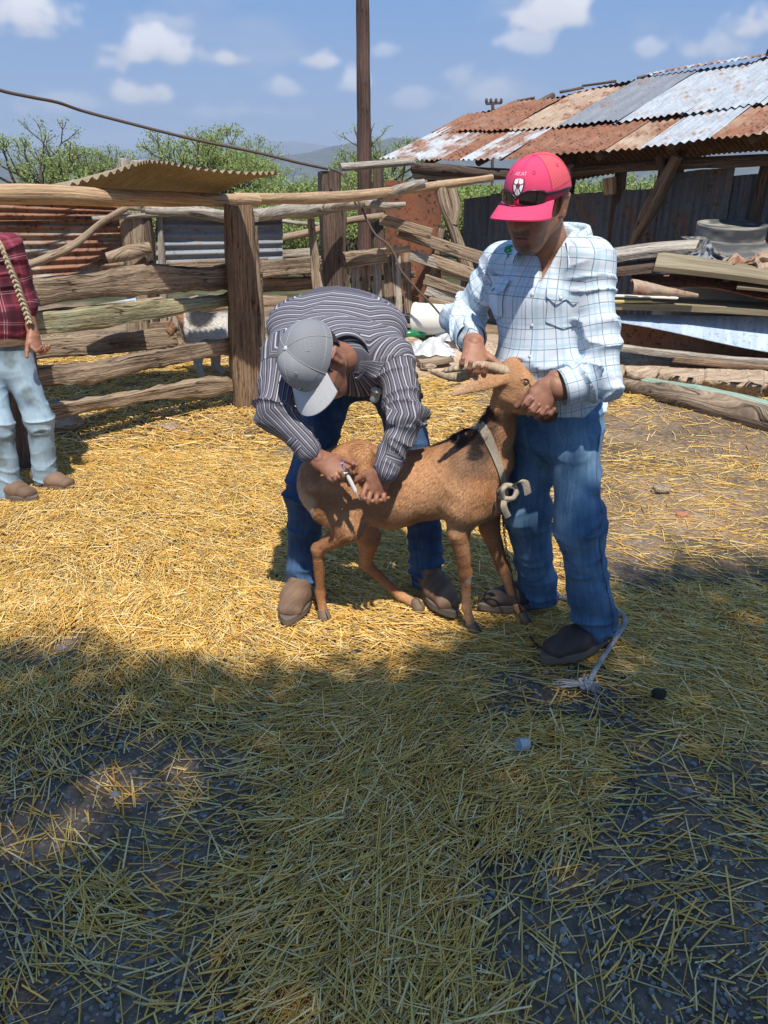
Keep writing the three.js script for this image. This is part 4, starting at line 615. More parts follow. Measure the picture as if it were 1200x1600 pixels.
{
  // litter by the gate
  const mc = V(at(675, 540, 7.75).x, 0, -7.85);
  const moundY = (x, z) => { const a = (x - mc.x) / 0.85, b = (z - mc.z) / 0.8; return 0.26 * Math.exp(-(a * a + b * b) * 1.5) * (0.75 + 0.5 * fbm(x * 5, 1, z * 5, 3)); };
  const onMound = (px, py) => { let lo = 6.5, hi = 9.5; for (let k = 0; k < 30; k++) { const m = (lo + hi) / 2, q = at(px, py, m); if (q.y > moundY(q.x, q.z)) lo = m; else hi = m; } return at(px, py, lo); };
  tagMesh('debris_mound', gridGeo(48, 40, (i, j) => { const x = mc.x + (i - 0.5) * 2.6, z = mc.z + (j - 0.5) * 2.4; return [x, moundY(x, z) - 0.015 + 0.03 * (fbm(x * 9, 3, z * 9, 3) - 0.5) * sst(0.02, 0.1, moundY(x, z)), z, x, z]; }), M.concrete, 'low mound of pale dirt and rubble before the picket gate', 'mound');
  const bp = onMound(652, 524); const bk = thing('bucket', 'upturned white plastic bucket lying on its side near the picket gate', 'bucket', null, bp);
  const ax = V(0.95, 0.05, 0.3).normalize(), q = new THREE.Quaternion().setFromUnitVectors(V(0, 1, 0), ax);
  const lath = (p, n = 28) => { const g = new THREE.LatheGeometry(p.map(([a, b]) => new THREE.Vector2(a, b)), n); g.applyQuaternion(q); g.translate(0, 0.155, 0); return g; };
  part('wall', lath([[0.155, -0.03], [0.165, -0.03], [0.165, -0.01], [0.16, 0.0], [0.135, 0.33], [0.001, 0.331]]), M.whitePlastic, bk, false); part('inside', lath([[0.001, 0.32], [0.13, 0.32], [0.152, 0.0], [0.155, -0.03]]), M.whitePlastic, bk, false);
  const gb = thing('green_bottle', 'crushed green plastic bottle beside the white bucket', 'bottle', null, onMound(648, 528));
  const gq = new THREE.Quaternion().setFromUnitVectors(V(0, 1, 0), V(-0.95, 0.02, 0.25).normalize()); const gl = (p) => { const g = new THREE.LatheGeometry(p.map(([a, b]) => new THREE.Vector2(a, b)), 16); g.applyQuaternion(gq); g.translate(0.1, 0.05, 0.06); return g; };
  M.greenPet = mat({ color: lin(0.05, 0.42, 0.16), transmission: 0.6, thickness: 0, roughness: 0.2 });
  part('bottle_body', gl([[0.001, 0], [0.04, 0.005], [0.045, 0.03], [0.036, 0.08], [0.045, 0.13], [0.04, 0.19], [0.015, 0.24], [0.014, 0.262]]), M.greenPet, gb, false); part('cap', gl([[0.017, 0.245], [0.017, 0.268], [0.001, 0.27]]), mat({ color: lin(0.02, 0.3, 0.1) }), gb, false);
  const R = rng(51);
  const bag = (px, py, w, hh, s, label) => { const c = onMound(px, py); tagMesh('plastic_bag', gridGeo(26, 16, (i, j) => { const n = fbm(i * 5 + s, j * 5, s, 3), r = Math.min(i, 1 - i, j, 1 - j) * 4; return [c.x + (i - 0.5) * w + (n - 0.5) * 0.08, c.y + 0.0 + hh * sst(0, 1, r) * (0.4 + 1.1 * n3(i * 5 + s, j * 4, 3)) + 0.02 * n3(i * 14, j * 14, s), c.z + (j - 0.5) * w * 0.8 + (n - 0.5) * 0.1]; }), mat({ color: lin(0.72, 0.74, 0.76), roughness: 0.35, transmission: 0.25, thickness: 0 }), label, 'bag', 'white plastic litter by the gate'); };
  bag(678, 552, 0.4, 0.1, 3, 'large crumpled white plastic bag on the straw near the bucket'); bag(700, 532, 0.3, 0.07, 9, 'small crumpled white plastic sheet between the bucket and the plaid sleeve'); bag(648, 548, 0.2, 0.06, 14, 'tiny scrap of grey white plastic at the bucket mouth');
  const rocks = [[640, 538, 0.09, 'grey rock beside the crushed green bottle'], [625, 545, 0.07, 'grey rock partly behind the striped shirt sleeve'], [668, 575, 0.06, 'small grey rock before the big white bag'], [690, 510, 0.1, 'pale rock beyond the white plastic sheet'], [270, 673, 0.05, 'pale smooth stone alone on the straw before the pen rail'], [255, 668, 0.03, 'small pale stone beside a larger smooth stone'], [1032, 768, 0.042, 'pale stone alone on the sunlit bare ground'], [1066, 808, 0.028, 'reddish clod on the sunlit bare ground'], [390, 886, 0.016, 'little white pebble on sunlit straw'], [105, 668, 0.1, 'flat stone in the shadow of the lowest pen rail']];
  for (const [px, py, r, label] of rocks) tagMesh('stone', stone((px > 600 && px < 740 ? onMound(px, py) : gp(px, py)).add(V(0, r * 0.35, 0)), r * 1.25, r * 0.7, r, px * 0.37, 3), r === 0.028 ? mat({ color: lin(0.4, 0.17, 0.09) }) : M.concrete, label, 'stone', 'stones in the yard');
  for (const [a, b, h, label] of [[[600, 500], [720, 520], 0.06, 'grey plank on the ground beyond the bucket'], [[655, 575], [702, 566], 0.04, 'short lath on the straw before the white bag']]) tagMesh('ground_plank', plank(onMound(...a).add(V(0, h / 2 + 0.01, 0)), onMound(...b).add(V(0, h / 2 + 0.01, 0)), h, 0.14), M.greyWood, label, 'plank');
  // clear cup and a dark clod in the foreground
  const cup = new THREE.LatheGeometry([[0.012, 0], [0.018, 0.001], [0.0195, 0.036], [0.0185, 0.036], [0.017, 0.003], [0.001, 0.002]].map(([a, b]) => new THREE.Vector2(a, b)), 24); cup.rotateZ(1.35); cup.rotateY(0.4); const cp = gp(823, 1176); cup.translate(cp.x, 0.035, cp.z); tagMesh('plastic_cup', cup, mat({ color: lin(0.75, 0.78, 0.8), transmission: 0.55, thickness: 0, roughness: 0.3 }), 'tiny clear plastic cup lying on bare gravel', 'cup');
  const cl = gp(1028, 1095); tagMesh('dung_clod', stone(cl.add(V(0, 0.02, 0)), 0.026, 0.03, 0.024, 4, 3), mat({ color: lin(0.03, 0.025, 0.02), roughness: 1 }), 'dark dung clod in the shaded straw', 'clod');
}

// ---------------------------------------------------------------- people: cloth, skin, heads, hands, boots
const stripeTex = (fn) => tex(512, 64, fn);
M.skin = mat({ vertexColors: true, color: 0xffffff, roughness: 0.55, map: tex(256, 256, (u, v) => { const k = 215 + 40 * tfbm(u, v, 20, 20, 3, 5); return [k, k * 0.985, k * 0.97]; }) });
const weave = tex(256, 256, (u, v) => 0.5 + 0.25 * Math.sin(u * 6.283 * 64) * Math.sin(v * 6.283 * 64) + 0.3 * (tfbm(u, v, 12, 12, 3, 6) - 0.5), false);
const line = (x, c, w) => { const d = Math.abs(x - c); return 1 - sst(w * 0.6, w, Math.min(d, 1 - d)); };
M.plaid = mat({ roughness: 0.9, bumpMap: weave, bumpScale: 0.001, map: tex(512, 512, (u, v) => { let c = [206, 214, 224]; const n = (tfbm(u, v, 9, 9, 3, 4) - 0.5) * 8; for (const t of [u, v]) { c = mix3(c, [168, 198, 214], 0.6 * (line(t, 0.10, 0.045) + line(t, 0.62, 0.04))); c = mix3(c, [98, 124, 136], 0.8 * (line(t, 0.02, 0.012) + line(t, 0.5, 0.012))); c = mix3(c, [120, 168, 186], 0.75 * (line(t, 0.26, 0.012) + line(t, 0.76, 0.012))); } return c.map(q => q + n); }) });
const stripeFn = (u) => { let c = [84, 82, 92]; c = mix3(c, [192, 190, 200], 0.9 * (line(u, 0.12, 0.06) + line(u, 0.62, 0.04))); c = mix3(c, [150, 150, 160], 0.8 * (line(u, 0.30, 0.022) + line(u, 0.38, 0.02) + line(u, 0.80, 0.022) + line(u, 0.88, 0.018))); c = mix3(c, [46, 44, 52], 0.8 * (line(u, 0.22, 0.02) + line(u, 0.48, 0.04))); return c; };
M.stripe = mat({ roughness: 0.9, bumpMap: weave, bumpScale: 0.0008, map: stripeTex((u, v) => { const n = (tfbm(u, v, 30, 4, 2, 4) - 0.5) * 14; return stripeFn(u).map(q => q + n); }) });
M.maroon = mat({ roughness: 0.9, map: tex(512, 512, (u, v) => { let c = [112, 36, 52]; for (const t of [u, v]) { c = mix3(c, [60, 22, 40], 0.6 * line(t, 0.3, 0.12)); c = mix3(c, [206, 190, 196], 0.7 * (line(t, 0.02, 0.014) + line(t, 0.1, 0.012))); c = mix3(c, [160, 80, 100], 0.5 * line(t, 0.6, 0.05)); } return c; }) });
const denimTex = (lo, hi, s) => tex(512, 512, (u, v) => { const tw = 0.5 + 0.5 * Math.sin((u + v) * 6.283 * 90), n = tfbm(u, v, 6, 5, 4, s), st = tfbm(u, v, 70, 6, 3, s + 3), f = tn(u * 200, v * 200, 200, 200, s); return mix3(lo, hi, clamp(0.18 + 0.75 * (n - 0.3) + 0.3 * (st - 0.5) + 0.12 * tw + 0.22 * (f - 0.5))); });
M.denim = mat({ roughness: 0.92, vertexColors: true, map: denimTex([48, 76, 108], [126, 160, 186], 3), bumpMap: weave, bumpScale: 0.001 });
M.denimDark = mat({ roughness: 0.92, vertexColors: true, map: denimTex([30, 50, 78], [84, 116, 150], 13), bumpMap: weave, bumpScale: 0.001 });
M.denimPale = mat({ roughness: 0.92, vertexColors: true, map: denimTex([122, 148, 168], [180, 200, 212], 23), bumpMap: weave, bumpScale: 0.001 });
M.stitch = mat({ color: lin(0.07, 0.12, 0.2), roughness: 0.9 });
M.leather = mat({ roughness: 0.75, map: tex(256, 256, (u, v) => mix3([84, 64, 50], [146, 118, 94], tfbm(u, v, 6, 6, 5, 7))), bumpMap: tex(256, 256, (u, v) => tfbm(u, v, 30, 30, 3, 9), false), bumpScale: 0.002 });
M.leatherDark = mat({ roughness: 0.75, map: tex(256, 256, (u, v) => mix3([46, 38, 35], [92, 76, 68], tfbm(u, v, 6, 6, 5, 17))) });
M.sole = mat({ color: lin(0.14, 0.11, 0.09), roughness: 0.9 });
M.hair = mat({ color: lin(0.025, 0.02, 0.018), roughness: 0.7 });
M.black = mat({ color: lin(0.012, 0.012, 0.014), roughness: 0.35 });
M.snap = mat({ color: lin(0.6, 0.62, 0.62), roughness: 0.3, metalness: 0.3 });
const meshHoles = (a, b) => tex(256, 256, (u, v) => { const x = u * 16, y = v * 16, d = Math.hypot(x - Math.floor(x) - 0.5, (y - Math.floor(y) - 0.5)); return mix3(b, a, sst(0.22, 0.36, d)); });
M.capPink = mat({ roughness: 0.85, bumpMap: weave, bumpScale: 0.0008, map: tex(128, 128, (u, v) => { const k = tfbm(u, v, 20, 20, 3, 3) * 14; return [214 + k, 62 + k, 104 + k]; }) });
M.capPinkMesh = mat({ roughness: 0.85, map: meshHoles([226, 96, 106], [150, 44, 66]) });
M.capGrey = mat({ roughness: 0.85, bumpMap: weave, bumpScale: 0.0008, map: tex(128, 128, (u, v) => { const k = tfbm(u, v, 20, 20, 3, 3) * 16; return [150 + k, 152 + k, 156 + k]; }) });
M.capGreyMesh = mat({ roughness: 0.85, map: meshHoles([136, 138, 144], [98, 100, 106]) });
M.capBrimPale = mat({ roughness: 0.8, map: tex(128, 128, (u, v) => { const k = tfbm(u, v, 20, 20, 3, 3) * 16; return [190 + k, 191 + k, 194 + k]; }) });
const skinTone = (base) => (x, y, z) => { const n = 0.88 + 0.24 * fbm(x * 26, y * 26, z * 26, 2); return [base[0] * n, base[1] * n, base[2] * n]; };
const BROWN = [0.36, 0.175, 0.105];
function joinT(...L) { const o = { p: [], n: [] }; for (const T of L) { for (let i = 0; i < T.p.length; i++) { o.p.push(T.p[i]); o.n.push(T.n[i]); } } return o; }
function moveT(T, m) { const v = V(), nm = new THREE.Matrix3().getNormalMatrix(m); for (let i = 0; i < T.p.length; i += 3) { v.set(T.p[i], T.p[i + 1], T.p[i + 2]).applyMatrix4(m); T.p[i] = v.x; T.p[i + 1] = v.y; T.p[i + 2] = v.z; v.set(T.n[i], T.n[i + 1], T.n[i + 2]).applyMatrix3(nm).normalize(); T.n[i] = v.x; T.n[i + 1] = v.y; T.n[i + 2] = v.z; } return T; }
function frame(o, fwd, up) { const z = fwd.clone().normalize(), x = V().crossVectors(up, z).normalize(), y = V().crossVectors(z, x); return new THREE.Matrix4().makeBasis(x, y, z).setPosition(o); }
function pick(f, px, py, t0 = 1.2) { const d = ray(px, py).normalize(), o = V(0, CAMH, 0); let t = t0; const q = V(); for (let i = 0; i < 200; i++) { q.copy(o).addScaledVector(d, t); const e = f(q.x, q.y, q.z); if (e < 0.0005) break; t += Math.max(e * 0.7, 0.0005); if (t > 6) return null; } return q.clone(); }
const grad = (f, q, e = 0.004) => V(f(q.x + e, q.y, q.z) - f(q.x - e, q.y, q.z), f(q.x, q.y + e, q.z) - f(q.x, q.y - e, q.z), f(q.x, q.y, q.z + e) - f(q.x, q.y, q.z - e)).normalize();

// head in its own axes: x to the person's left, y up, z forward
function headField(o = {}) {
  const b = (x, y, z, X, Y, Z, r, q, s) => bone(V(x, y, z), V(X, Y, Z), r, q, s), S = V(1, 0, 0);
  const main = [b(0, 0.035, -0.03, 0, 0.036, 0.005, [0.074, 0.088], [0.072, 0.086], S), b(0, -0.02, 0.035, 0, -0.075, 0.05, [0.058, 0.052], [0.04, 0.038], S), b(0, -0.092, 0.068, 0, -0.094, 0.066, 0.021, 0.021), b(-0.05, -0.045, 0.0, -0.018, -0.088, 0.062, 0.022, 0.018), b(0.05, -0.045, 0.0, 0.018, -0.088, 0.062, 0.022, 0.018), b(-0.036, -0.012, 0.066, -0.03, -0.03, 0.068, 0.024, 0.022), b(0.036, -0.012, 0.066, 0.03, -0.03, 0.068, 0.024, 0.022), b(-0.034, 0.026, 0.07, 0.034, 0.026, 0.07, 0.016, 0.016), b(0, -0.05, 0.078, 0, -0.062, 0.08, [0.03, 0.016], [0.028, 0.016], S)];
  const nose = [b(0, 0.022, 0.086, 0, -0.018, 0.113, 0.0095, 0.0135), b(-0.011, -0.024, 0.102, 0.011, -0.024, 0.102, 0.0095, 0.0095)];
  const lips = [b(-0.02, -0.053, 0.094, 0.02, -0.053, 0.094, 0.006, 0.006), b(-0.017, -0.066, 0.092, 0.017, -0.066, 0.092, 0.0075, 0.0075)];
  const eyes = [b(-0.034, 0.008, 0.079, -0.03, 0.008, 0.08, 0.0135, 0.0135), b(0.03, 0.008, 0.08, 0.034, 0.008, 0.079, 0.0135, 0.0135)];
  const ears = [-1, 1].flatMap(s => [b(s * 0.083, 0.024, -0.026, s * 0.077, -0.028, -0.008, [0.010, 0.024], [0.010, 0.014], S)]);
  const conch = [-1, 1].map(s => b(s * 0.098, 0.014, -0.016, s * 0.094, -0.01, -0.01, 0.0105, 0.008));
  const neck = [b(0, -0.03, -0.03, 0, -0.13, -0.05, 0.055, 0.056)], capIn = b(0, 0.038, -0.0125, 0, 0.038, -0.0115, [0.086, 0.112], [0.086, 0.112], S);
  const fm = blend(main, 0.035), fn = blend(nose, 0.012), fl = blend(lips, 0.006), fe = blend(eyes, 0.003), fr = blend(ears, 0.01), fc = blend(conch, 0.004), fk = blend(neck, 0.02);
  const sock = blend([b(-0.034, 0.01, 0.1, -0.028, 0.01, 0.1, 0.012, 0.012), b(0.028, 0.01, 0.1, 0.034, 0.01, 0.1, 0.012, 0.012)], 0.004), slit = [b(-0.02, -0.0592, 0.1005, 0.02, -0.0592, 0.1005, 0.0022, 0.0022)];
  return (x, y, z) => { let d = fm(x, y, z); d = smax(d, -sock(x, y, z), 0.014); d = smin(d, fe(x, y, z), 0.004); d = smin(d, fn(x, y, z), 0.014); d = smin(d, fl(x, y, z), 0.008); d = smax(d, -dBone(slit[0], x, y, z), 0.003); let e = smax(fr(x, y, z), -fc(x, y, z), 0.006); d = smin(d, e, 0.01); d = smin(d, fk(x, y, z), 0.03); if (y > 0.012) { const q = Math.sqrt((x / 0.0865) ** 2 + ((z + 0.012) / 0.107) ** 2 + (Math.max(0, y - 0.038) / 0.096) ** 2), w = (q - 1) * 0.09; d = Math.max(d, w - (0.012 * (1 - sst(0.014, 0.036, y)))); } return d; };
}
const headBox = new THREE.Box3(V(-0.11, -0.2, -0.14), V(0.11, 0.14, 0.15));
const HEAD = headField();
let headT = null; const headTris = () => { headT ??= surf(HEAD, headBox, 0.0034); return { p: headT.p.slice(), n: headT.n.slice() }; };
const faceColor = (tone, beard) => { const st = skinTone(tone); return (m) => { const inv = m.clone().invert(), v = V(); return (x, y, z) => { v.set(x, y, z).applyMatrix4(inv); let c = st(x, y, z); if (v.z > 0.085 && Math.abs(v.x) < 0.026 && v.y < -0.046 && v.y > -0.075) c = mix3(c, [0.24, 0.085, 0.07], 0.6); const nn = fbm(v.x * 160, v.y * 160, v.z * 160, 2); if (beard && v.z > 0.05) { const mst = sst(0.014, 0.006, Math.abs(v.y + 0.0405)) * sst(0.036, 0.022, Math.abs(v.x)) * sst(0.075, 0.085, v.z); const gt = sst(-0.07, -0.082, v.y) * sst(0.036, 0.02, Math.abs(v.x)); c = mix3(c, [0.07, 0.06, 0.055], clamp((mst + gt) * (0.45 + 0.8 * nn)) * 0.85); } if (v.z > 0.06 && Math.abs(v.y - 0.032) < 0.006 && Math.abs(v.x) > 0.012 && Math.abs(v.x) < 0.05) c = mix3(c, [0.03, 0.025, 0.02], 0.75); return c; }; }; };
function hairT(m) { const s = bone(V(0, 0.03, -0.035), V(0, 0.032, 0), [0.0795, 0.093], [0.0785, 0.09], V(1, 0, 0)), f = (x, y, z) => Math.max(dBone(s, x, y, z) + 0.004 * (n3(x * 140, y * 60, z * 140) - 0.5), z - 0.03 + 0.5 * Math.max(0, -y - 0.005), -y - 0.062 + 0.5 * Math.max(0, z + 0.02), Math.hypot(y, z + 0.018) < 0.042 && Math.abs(x) > 0.06 ? 0.01 : -9); return moveT(surf(f, headBox, 0.005), m); }
// cap in head axes
function cap(parent, m, mats, opts = {}) {
  const C = V(0, 0.038, -0.012), rx = 0.09, ry = opts.tall ?? 0.104, rz = 0.113;
  const pt = (th, ph, k = 1) => { const f = Math.max(0, Math.cos(th)); const e = Math.pow(Math.cos(ph), 0.8), yy = Math.sin(ph) * ry * (1 + 0.10 * f * Math.cos(ph)); return [C.x + Math.sin(th) * e * rx * k, C.y + yy * (k > 1 ? 1 + (k - 1) : 1) - 0.012 * (1 - Math.sin(ph)) * Math.max(0, -Math.cos(th)), C.z + Math.cos(th) * e * rz * k]; };
  const put = (g) => g.applyMatrix4(m);
  const FR = 1.08;                                                  // half angle of the front panels
  const front = gridGeo(36, 26, (i, j) => { const th = lerp(-FR, FR, i), ph = j * Math.PI / 2; return [...pt(th, ph), i * 6, j * 4]; });
  const back = gridGeo(52, 26, (i, j) => { const th = lerp(FR, 2 * Math.PI - FR, i), ph = j * Math.PI / 2; return [...pt(th, ph), i * 5, j * 2.4]; });
  const c = part('cap', put(front), mats[0], parent);
  const sub = (n, g, mm) => part(n, put(g), mm, c);
  sub('mesh_back', back, mats[1]);
  const brim = (k) => gridGeo(40, 14, (i, j) => { const a = lerp(-1.12, 1.12, i), p = pt(a, 0.03), ex = 0.072 * Math.pow(Math.cos(a * 0.92), 0.55) * j, side = Math.sin(a); return [p[0] * (1 + 0.05 * j) + side * ex * 0.22, p[1] - 0.004 + k - (opts.droop ?? 0.30) * ex - (0.05 * Math.pow(Math.abs(p[0]) / 0.086, 2.2)) * j * 0.62 + 0.012 * j * (1 - j), p[2] + ex * 1.0, i * 3, j]; });
  sub('brim', merge(brim(0), brim(-0.004), gridGeo(40, 1, (i, j) => { const g = brim(0), o = 14 * 41 + Math.round(i * 40); return [g.attributes.position.getX(o), g.attributes.position.getY(o) - 0.004 * j, g.attributes.position.getZ(o), i, j]; })), mats[2]);
  const bt = new THREE.SphereGeometry(0.0075, 12, 8); bt.scale(1, 0.55, 1); const tp = pt(0, Math.PI / 2); bt.translate(tp[0], tp[1] + 0.001, tp[2]); sub('button', bt, mats[3] ?? mats[0]);
  // panel seams and eyelets
  for (const th of [0, FR, -FR, Math.PI, 2.1, -2.1]) sub('seam', tube(Array.from({ length: 14 }, (_, k) => V(...pt(th, k / 13 * Math.PI / 2, 1.004))), 0.0013, 5, 40), mats[0]);
  for (const th of [-0.55, 0.55, 1.6, -1.6]) { const e = new THREE.TorusGeometry(0.0042, 0.0014, 6, 14); const q = pt(th, 0.82, 1.004); e.lookAt(V(Math.sin(th), 0.9, Math.cos(th))); e.translate(...q); sub('eyelet', e, mats[0]); }
  if (opts.patch) { const [t0, t1, p0, p1] = opts.patchArea; sub('emblem', gridGeo(16, 16, (i, j) => [...pt(lerp(t0, t1, i), lerp(p0, p1, j), 1.008), i, j]), opts.patch); }
  sub('sweatband', gridGeo(60, 1, (i, j) => { const p = pt(i * 6.2832, 0.0, 0.985); return [p[0], p[1] - 0.004 + j * 0.03, p[2], i * 4, j]; }), mats[0]);
  return { pt, cap: c };
}
// bones of a hand: wrist, direction of the palm, normal of its back, +1 when the thumb lies towards dir x back, curls of the four fingers [each of three joints], thumb lean
function handBones(W, dir, back, ts, curls, { k = 1, thumb = [0.75, 0.55, 0.35], spread = 0.05 } = {}) {
  const d = dir.clone().normalize(), n = back.clone().addScaledVector(d, -back.dot(d)).normalize(), s = V().crossVectors(d, n).multiplyScalar(ts), P = (a, b, c) => W.clone().addScaledVector(d, a * k).addScaledVector(s, b * k).addScaledVector(n, c * k);
  const palm = [bone(P(-0.014, 0, 0), P(0.012, 0, 0), [0.031 * k, 0.023 * k], [0.029 * k, 0.02 * k], s), bone(P(0.01, 0, 0), P(0.075, 0.0, 0), [0.03 * k, 0.019 * k], [0.036 * k, 0.0145 * k], s), bone(P(0.02, 0.018, -0.006), P(0.05, 0.03, -0.006), 0.017 * k, 0.013 * k)];
  const fingers = [];
  [[0.031, 0.07, 0.08], [0.0105, 0.078, 0.086], [-0.0105, 0.073, 0.083], [-0.0305, 0.058, 0.075]].forEach(([o, L, st], i) => {
    let a = P(st - 0.006, o, 0), f = d.clone().addScaledVector(s, spread * (1.5 - i)).normalize(); const ch = []; const c = curls[i] ?? curls[0];
    [0.45, 0.31, 0.24].forEach((q, j) => { f.applyAxisAngle(V().crossVectors(n, d).normalize(), -c[j]); const b = a.clone().addScaledVector(f, L * q * 1.08 * k); ch.push(bone(a, b, (0.0089 - 0.0007 * j) * k * (i === 3 ? 0.88 : 1), (0.0084 - 0.0008 * j) * k * (i === 3 ? 0.88 : 1))); a = b; });
    fingers.push(ch);
  });
  { let a = P(0.022, 0.026, -0.004), f = d.clone().multiplyScalar(1 - thumb[0] * 0.5).addScaledVector(s, thumb[0]).addScaledVector(n, -thumb[1]).normalize(); const ch = []; for (const [L, r] of [[0.036, 0.0135], [0.034, 0.011], [0.026, 0.0098]]) { const b = a.clone().addScaledVector(f, L * k); ch.push(bone(a, b, r * k, r * 0.9 * k)); a = b; f.addScaledVector(d, thumb[2] * 0.6).addScaledVector(n, -0.05).normalize(); } fingers.push(ch); }
  const fp = blend(palm, 0.015), ff = fingers.map(c => blend(c, 0.004));
  const field = (x, y, z) => { const p = fp(x, y, z); let d = p; for (const f of ff) { const e = f(x, y, z); d = Math.min(d, smin(p, e, 0.007)); } return d; };
  return { T: () => surf(field, boxOf([...palm, ...fingers.flat()], 0.012), 0.003), field, tips: fingers.map(c => c[2].B), P };
}
function boot(parent, heel, dir, m, k = 1, tilt = 0) {
  const f = dir.clone().setY(0).normalize(), M4 = frame(heel.clone(), f, V(0, 1, 0)).multiply(new THREE.Matrix4().makeScale(k, k, k)), S = V(1, 0, 0);
  const L = [bone(V(0, 0.058, 0.02), V(0, 0.05, 0.13), [0.046, 0.048], [0.053, 0.042], S), bone(V(0, 0.05, 0.13), V(0, 0.043, 0.222), [0.053, 0.042], [0.046, 0.031], S), bone(V(0, 0.07, 0.03), V(0, 0.1, 0.03), [0.042, 0.046], [0.04, 0.042], S)];
  const fb = blend(L, 0.03), fld = (x, y, z) => Math.max(fb(x, y, z) + 0.003 * (n3(x * 25, y * 60, z * 45) - 0.5) * sst(0.035, 0.09, y), 0.022 - y);
  const b = part('boot', toGeo(moveT(surf(fld, boxOf(L, 0.02), 0.006), M4), (x, y, z) => [x * 4 + z * 3, y * 4 + z * 2]), m, parent);
  const out = []; for (let i = 0; i < 40; i++) { const a = i / 40 * 6.2832, q = Math.cos(a), s = Math.sin(a), z = 0.12 + q * 0.152, w = z > 0.18 ? lerp(0.057, 0.046, (z - 0.18) / 0.1) : z < 0.06 ? 0.047 : lerp(0.047, 0.057, (z - 0.06) / 0.12); out.push(new THREE.Vector2(s * w * (0.55 + 0.45 * Math.pow(Math.abs(s), 0.3)), z)); }
  const g = new THREE.ExtrudeGeometry(new THREE.Shape(out), { depth: 0.02, bevelEnabled: true, bevelSize: 0.003, bevelThickness: 0.004, bevelSegments: 2 }); g.scale(1.03, 1.0, 1); g.rotateX(Math.PI / 2); g.translate(0, 0.03, 0.002); g.applyMatrix4(M4); part('sole', g, M.sole, b);
  return b;
}
// rolled cloth ring with thickness round a limb (cuff)
function ring(a, b, ra, rb, th, ref, seed = 1) {
  const ax = b.clone().sub(a), L = ax.length(); ax.normalize(); const s = ref.clone().addScaledVector(ax, -ref.dot(ax)).normalize(), f = V().crossVectors(ax, s);
  const prof = [[0, 0], [0, 1], [-0.15, 1.0], [-0.3, 0.6], [-0.3, 0]];
  return gridGeo(40, 12, (i, j) => { const ang = i * 6.2832, t = j < 0.7 ? j / 0.7 : 1, inn = j < 0.7 ? 0 : (j - 0.7) / 0.3; const r = lerp(ra, rb, t) * (1 + 0.05 * (n3(Math.cos(ang) * 1.5 + seed, Math.sin(ang) * 1.5, t * 3) - 0.5) * 2) - (inn > 0 ? th : 0), l = inn > 0 ? L * (1 - inn * 0.8) : L * t; const q = a.clone().addScaledVector(ax, l).addScaledVector(s, Math.cos(ang) * r).addScaledVector(f, Math.sin(ang) * r); return [q.x, q.y, q.z, i * 6.2832 * ra, l]; }, true);
}
// folds in cloth: noise drawn out across an axis
function folds(x, y, z, d, s, f, fr, sd) { const a = x * d.x + y * d.y + z * d.z, b = x * s.x + y * s.y + z * s.z, c = x * f.x + y * f.y + z * f.z, w = n3(x * 7 + sd, y * 7, z * 7) * 1.6; const n = n3(a * fr + w, b * fr * 0.24 + sd, c * fr * 0.24), r = 1 - Math.abs(2 * n - 1); return 1.15 * r * r * r - 0.35; }
function basis(d) { const a = d.clone().normalize(), s = (Math.abs(a.y) < 0.9 ? V(0, 1, 0) : V(1, 0, 0)).cross(a).normalize(); return [a, s, V().crossVectors(a, s)]; }
// patch of a cloth surface round a point, seen along its normal
function patch(T, p, n, up, hw, hh, push, shape = null) { const b = up.clone().addScaledVector(n, -up.dot(n)).normalize(), t = V().crossVectors(b, n); const loc = (x, y, z) => { const q = V(x - p.x, y - p.y, z - p.z); return [q.dot(t), q.dot(b), q.dot(n)]; }; let [R] = cut(T, (x, y, z) => { const [a, c, e] = loc(x, y, z); return Math.abs(e) < 0.06 ? (shape ? shape(a, c) : Math.min(hw - Math.abs(a), hh - Math.abs(c))) : -1; }); return { geo: (uvFn, per) => toGeo(R, uvFn ?? ((x, y, z) => { const [a, c] = loc(x, y, z); return [a / (2 * hw) + 0.5, c / (2 * hh) + 0.5]; }), per ?? 0, null, push), loc }; }
function canvasTex(w, h, draw) { const c = document.createElement('canvas'); c.width = w; c.height = h; const g = c.getContext('2d'); draw(g, w, h); const t = new THREE.CanvasTexture(c); t.colorSpace = THREE.SRGBColorSpace; return t; }
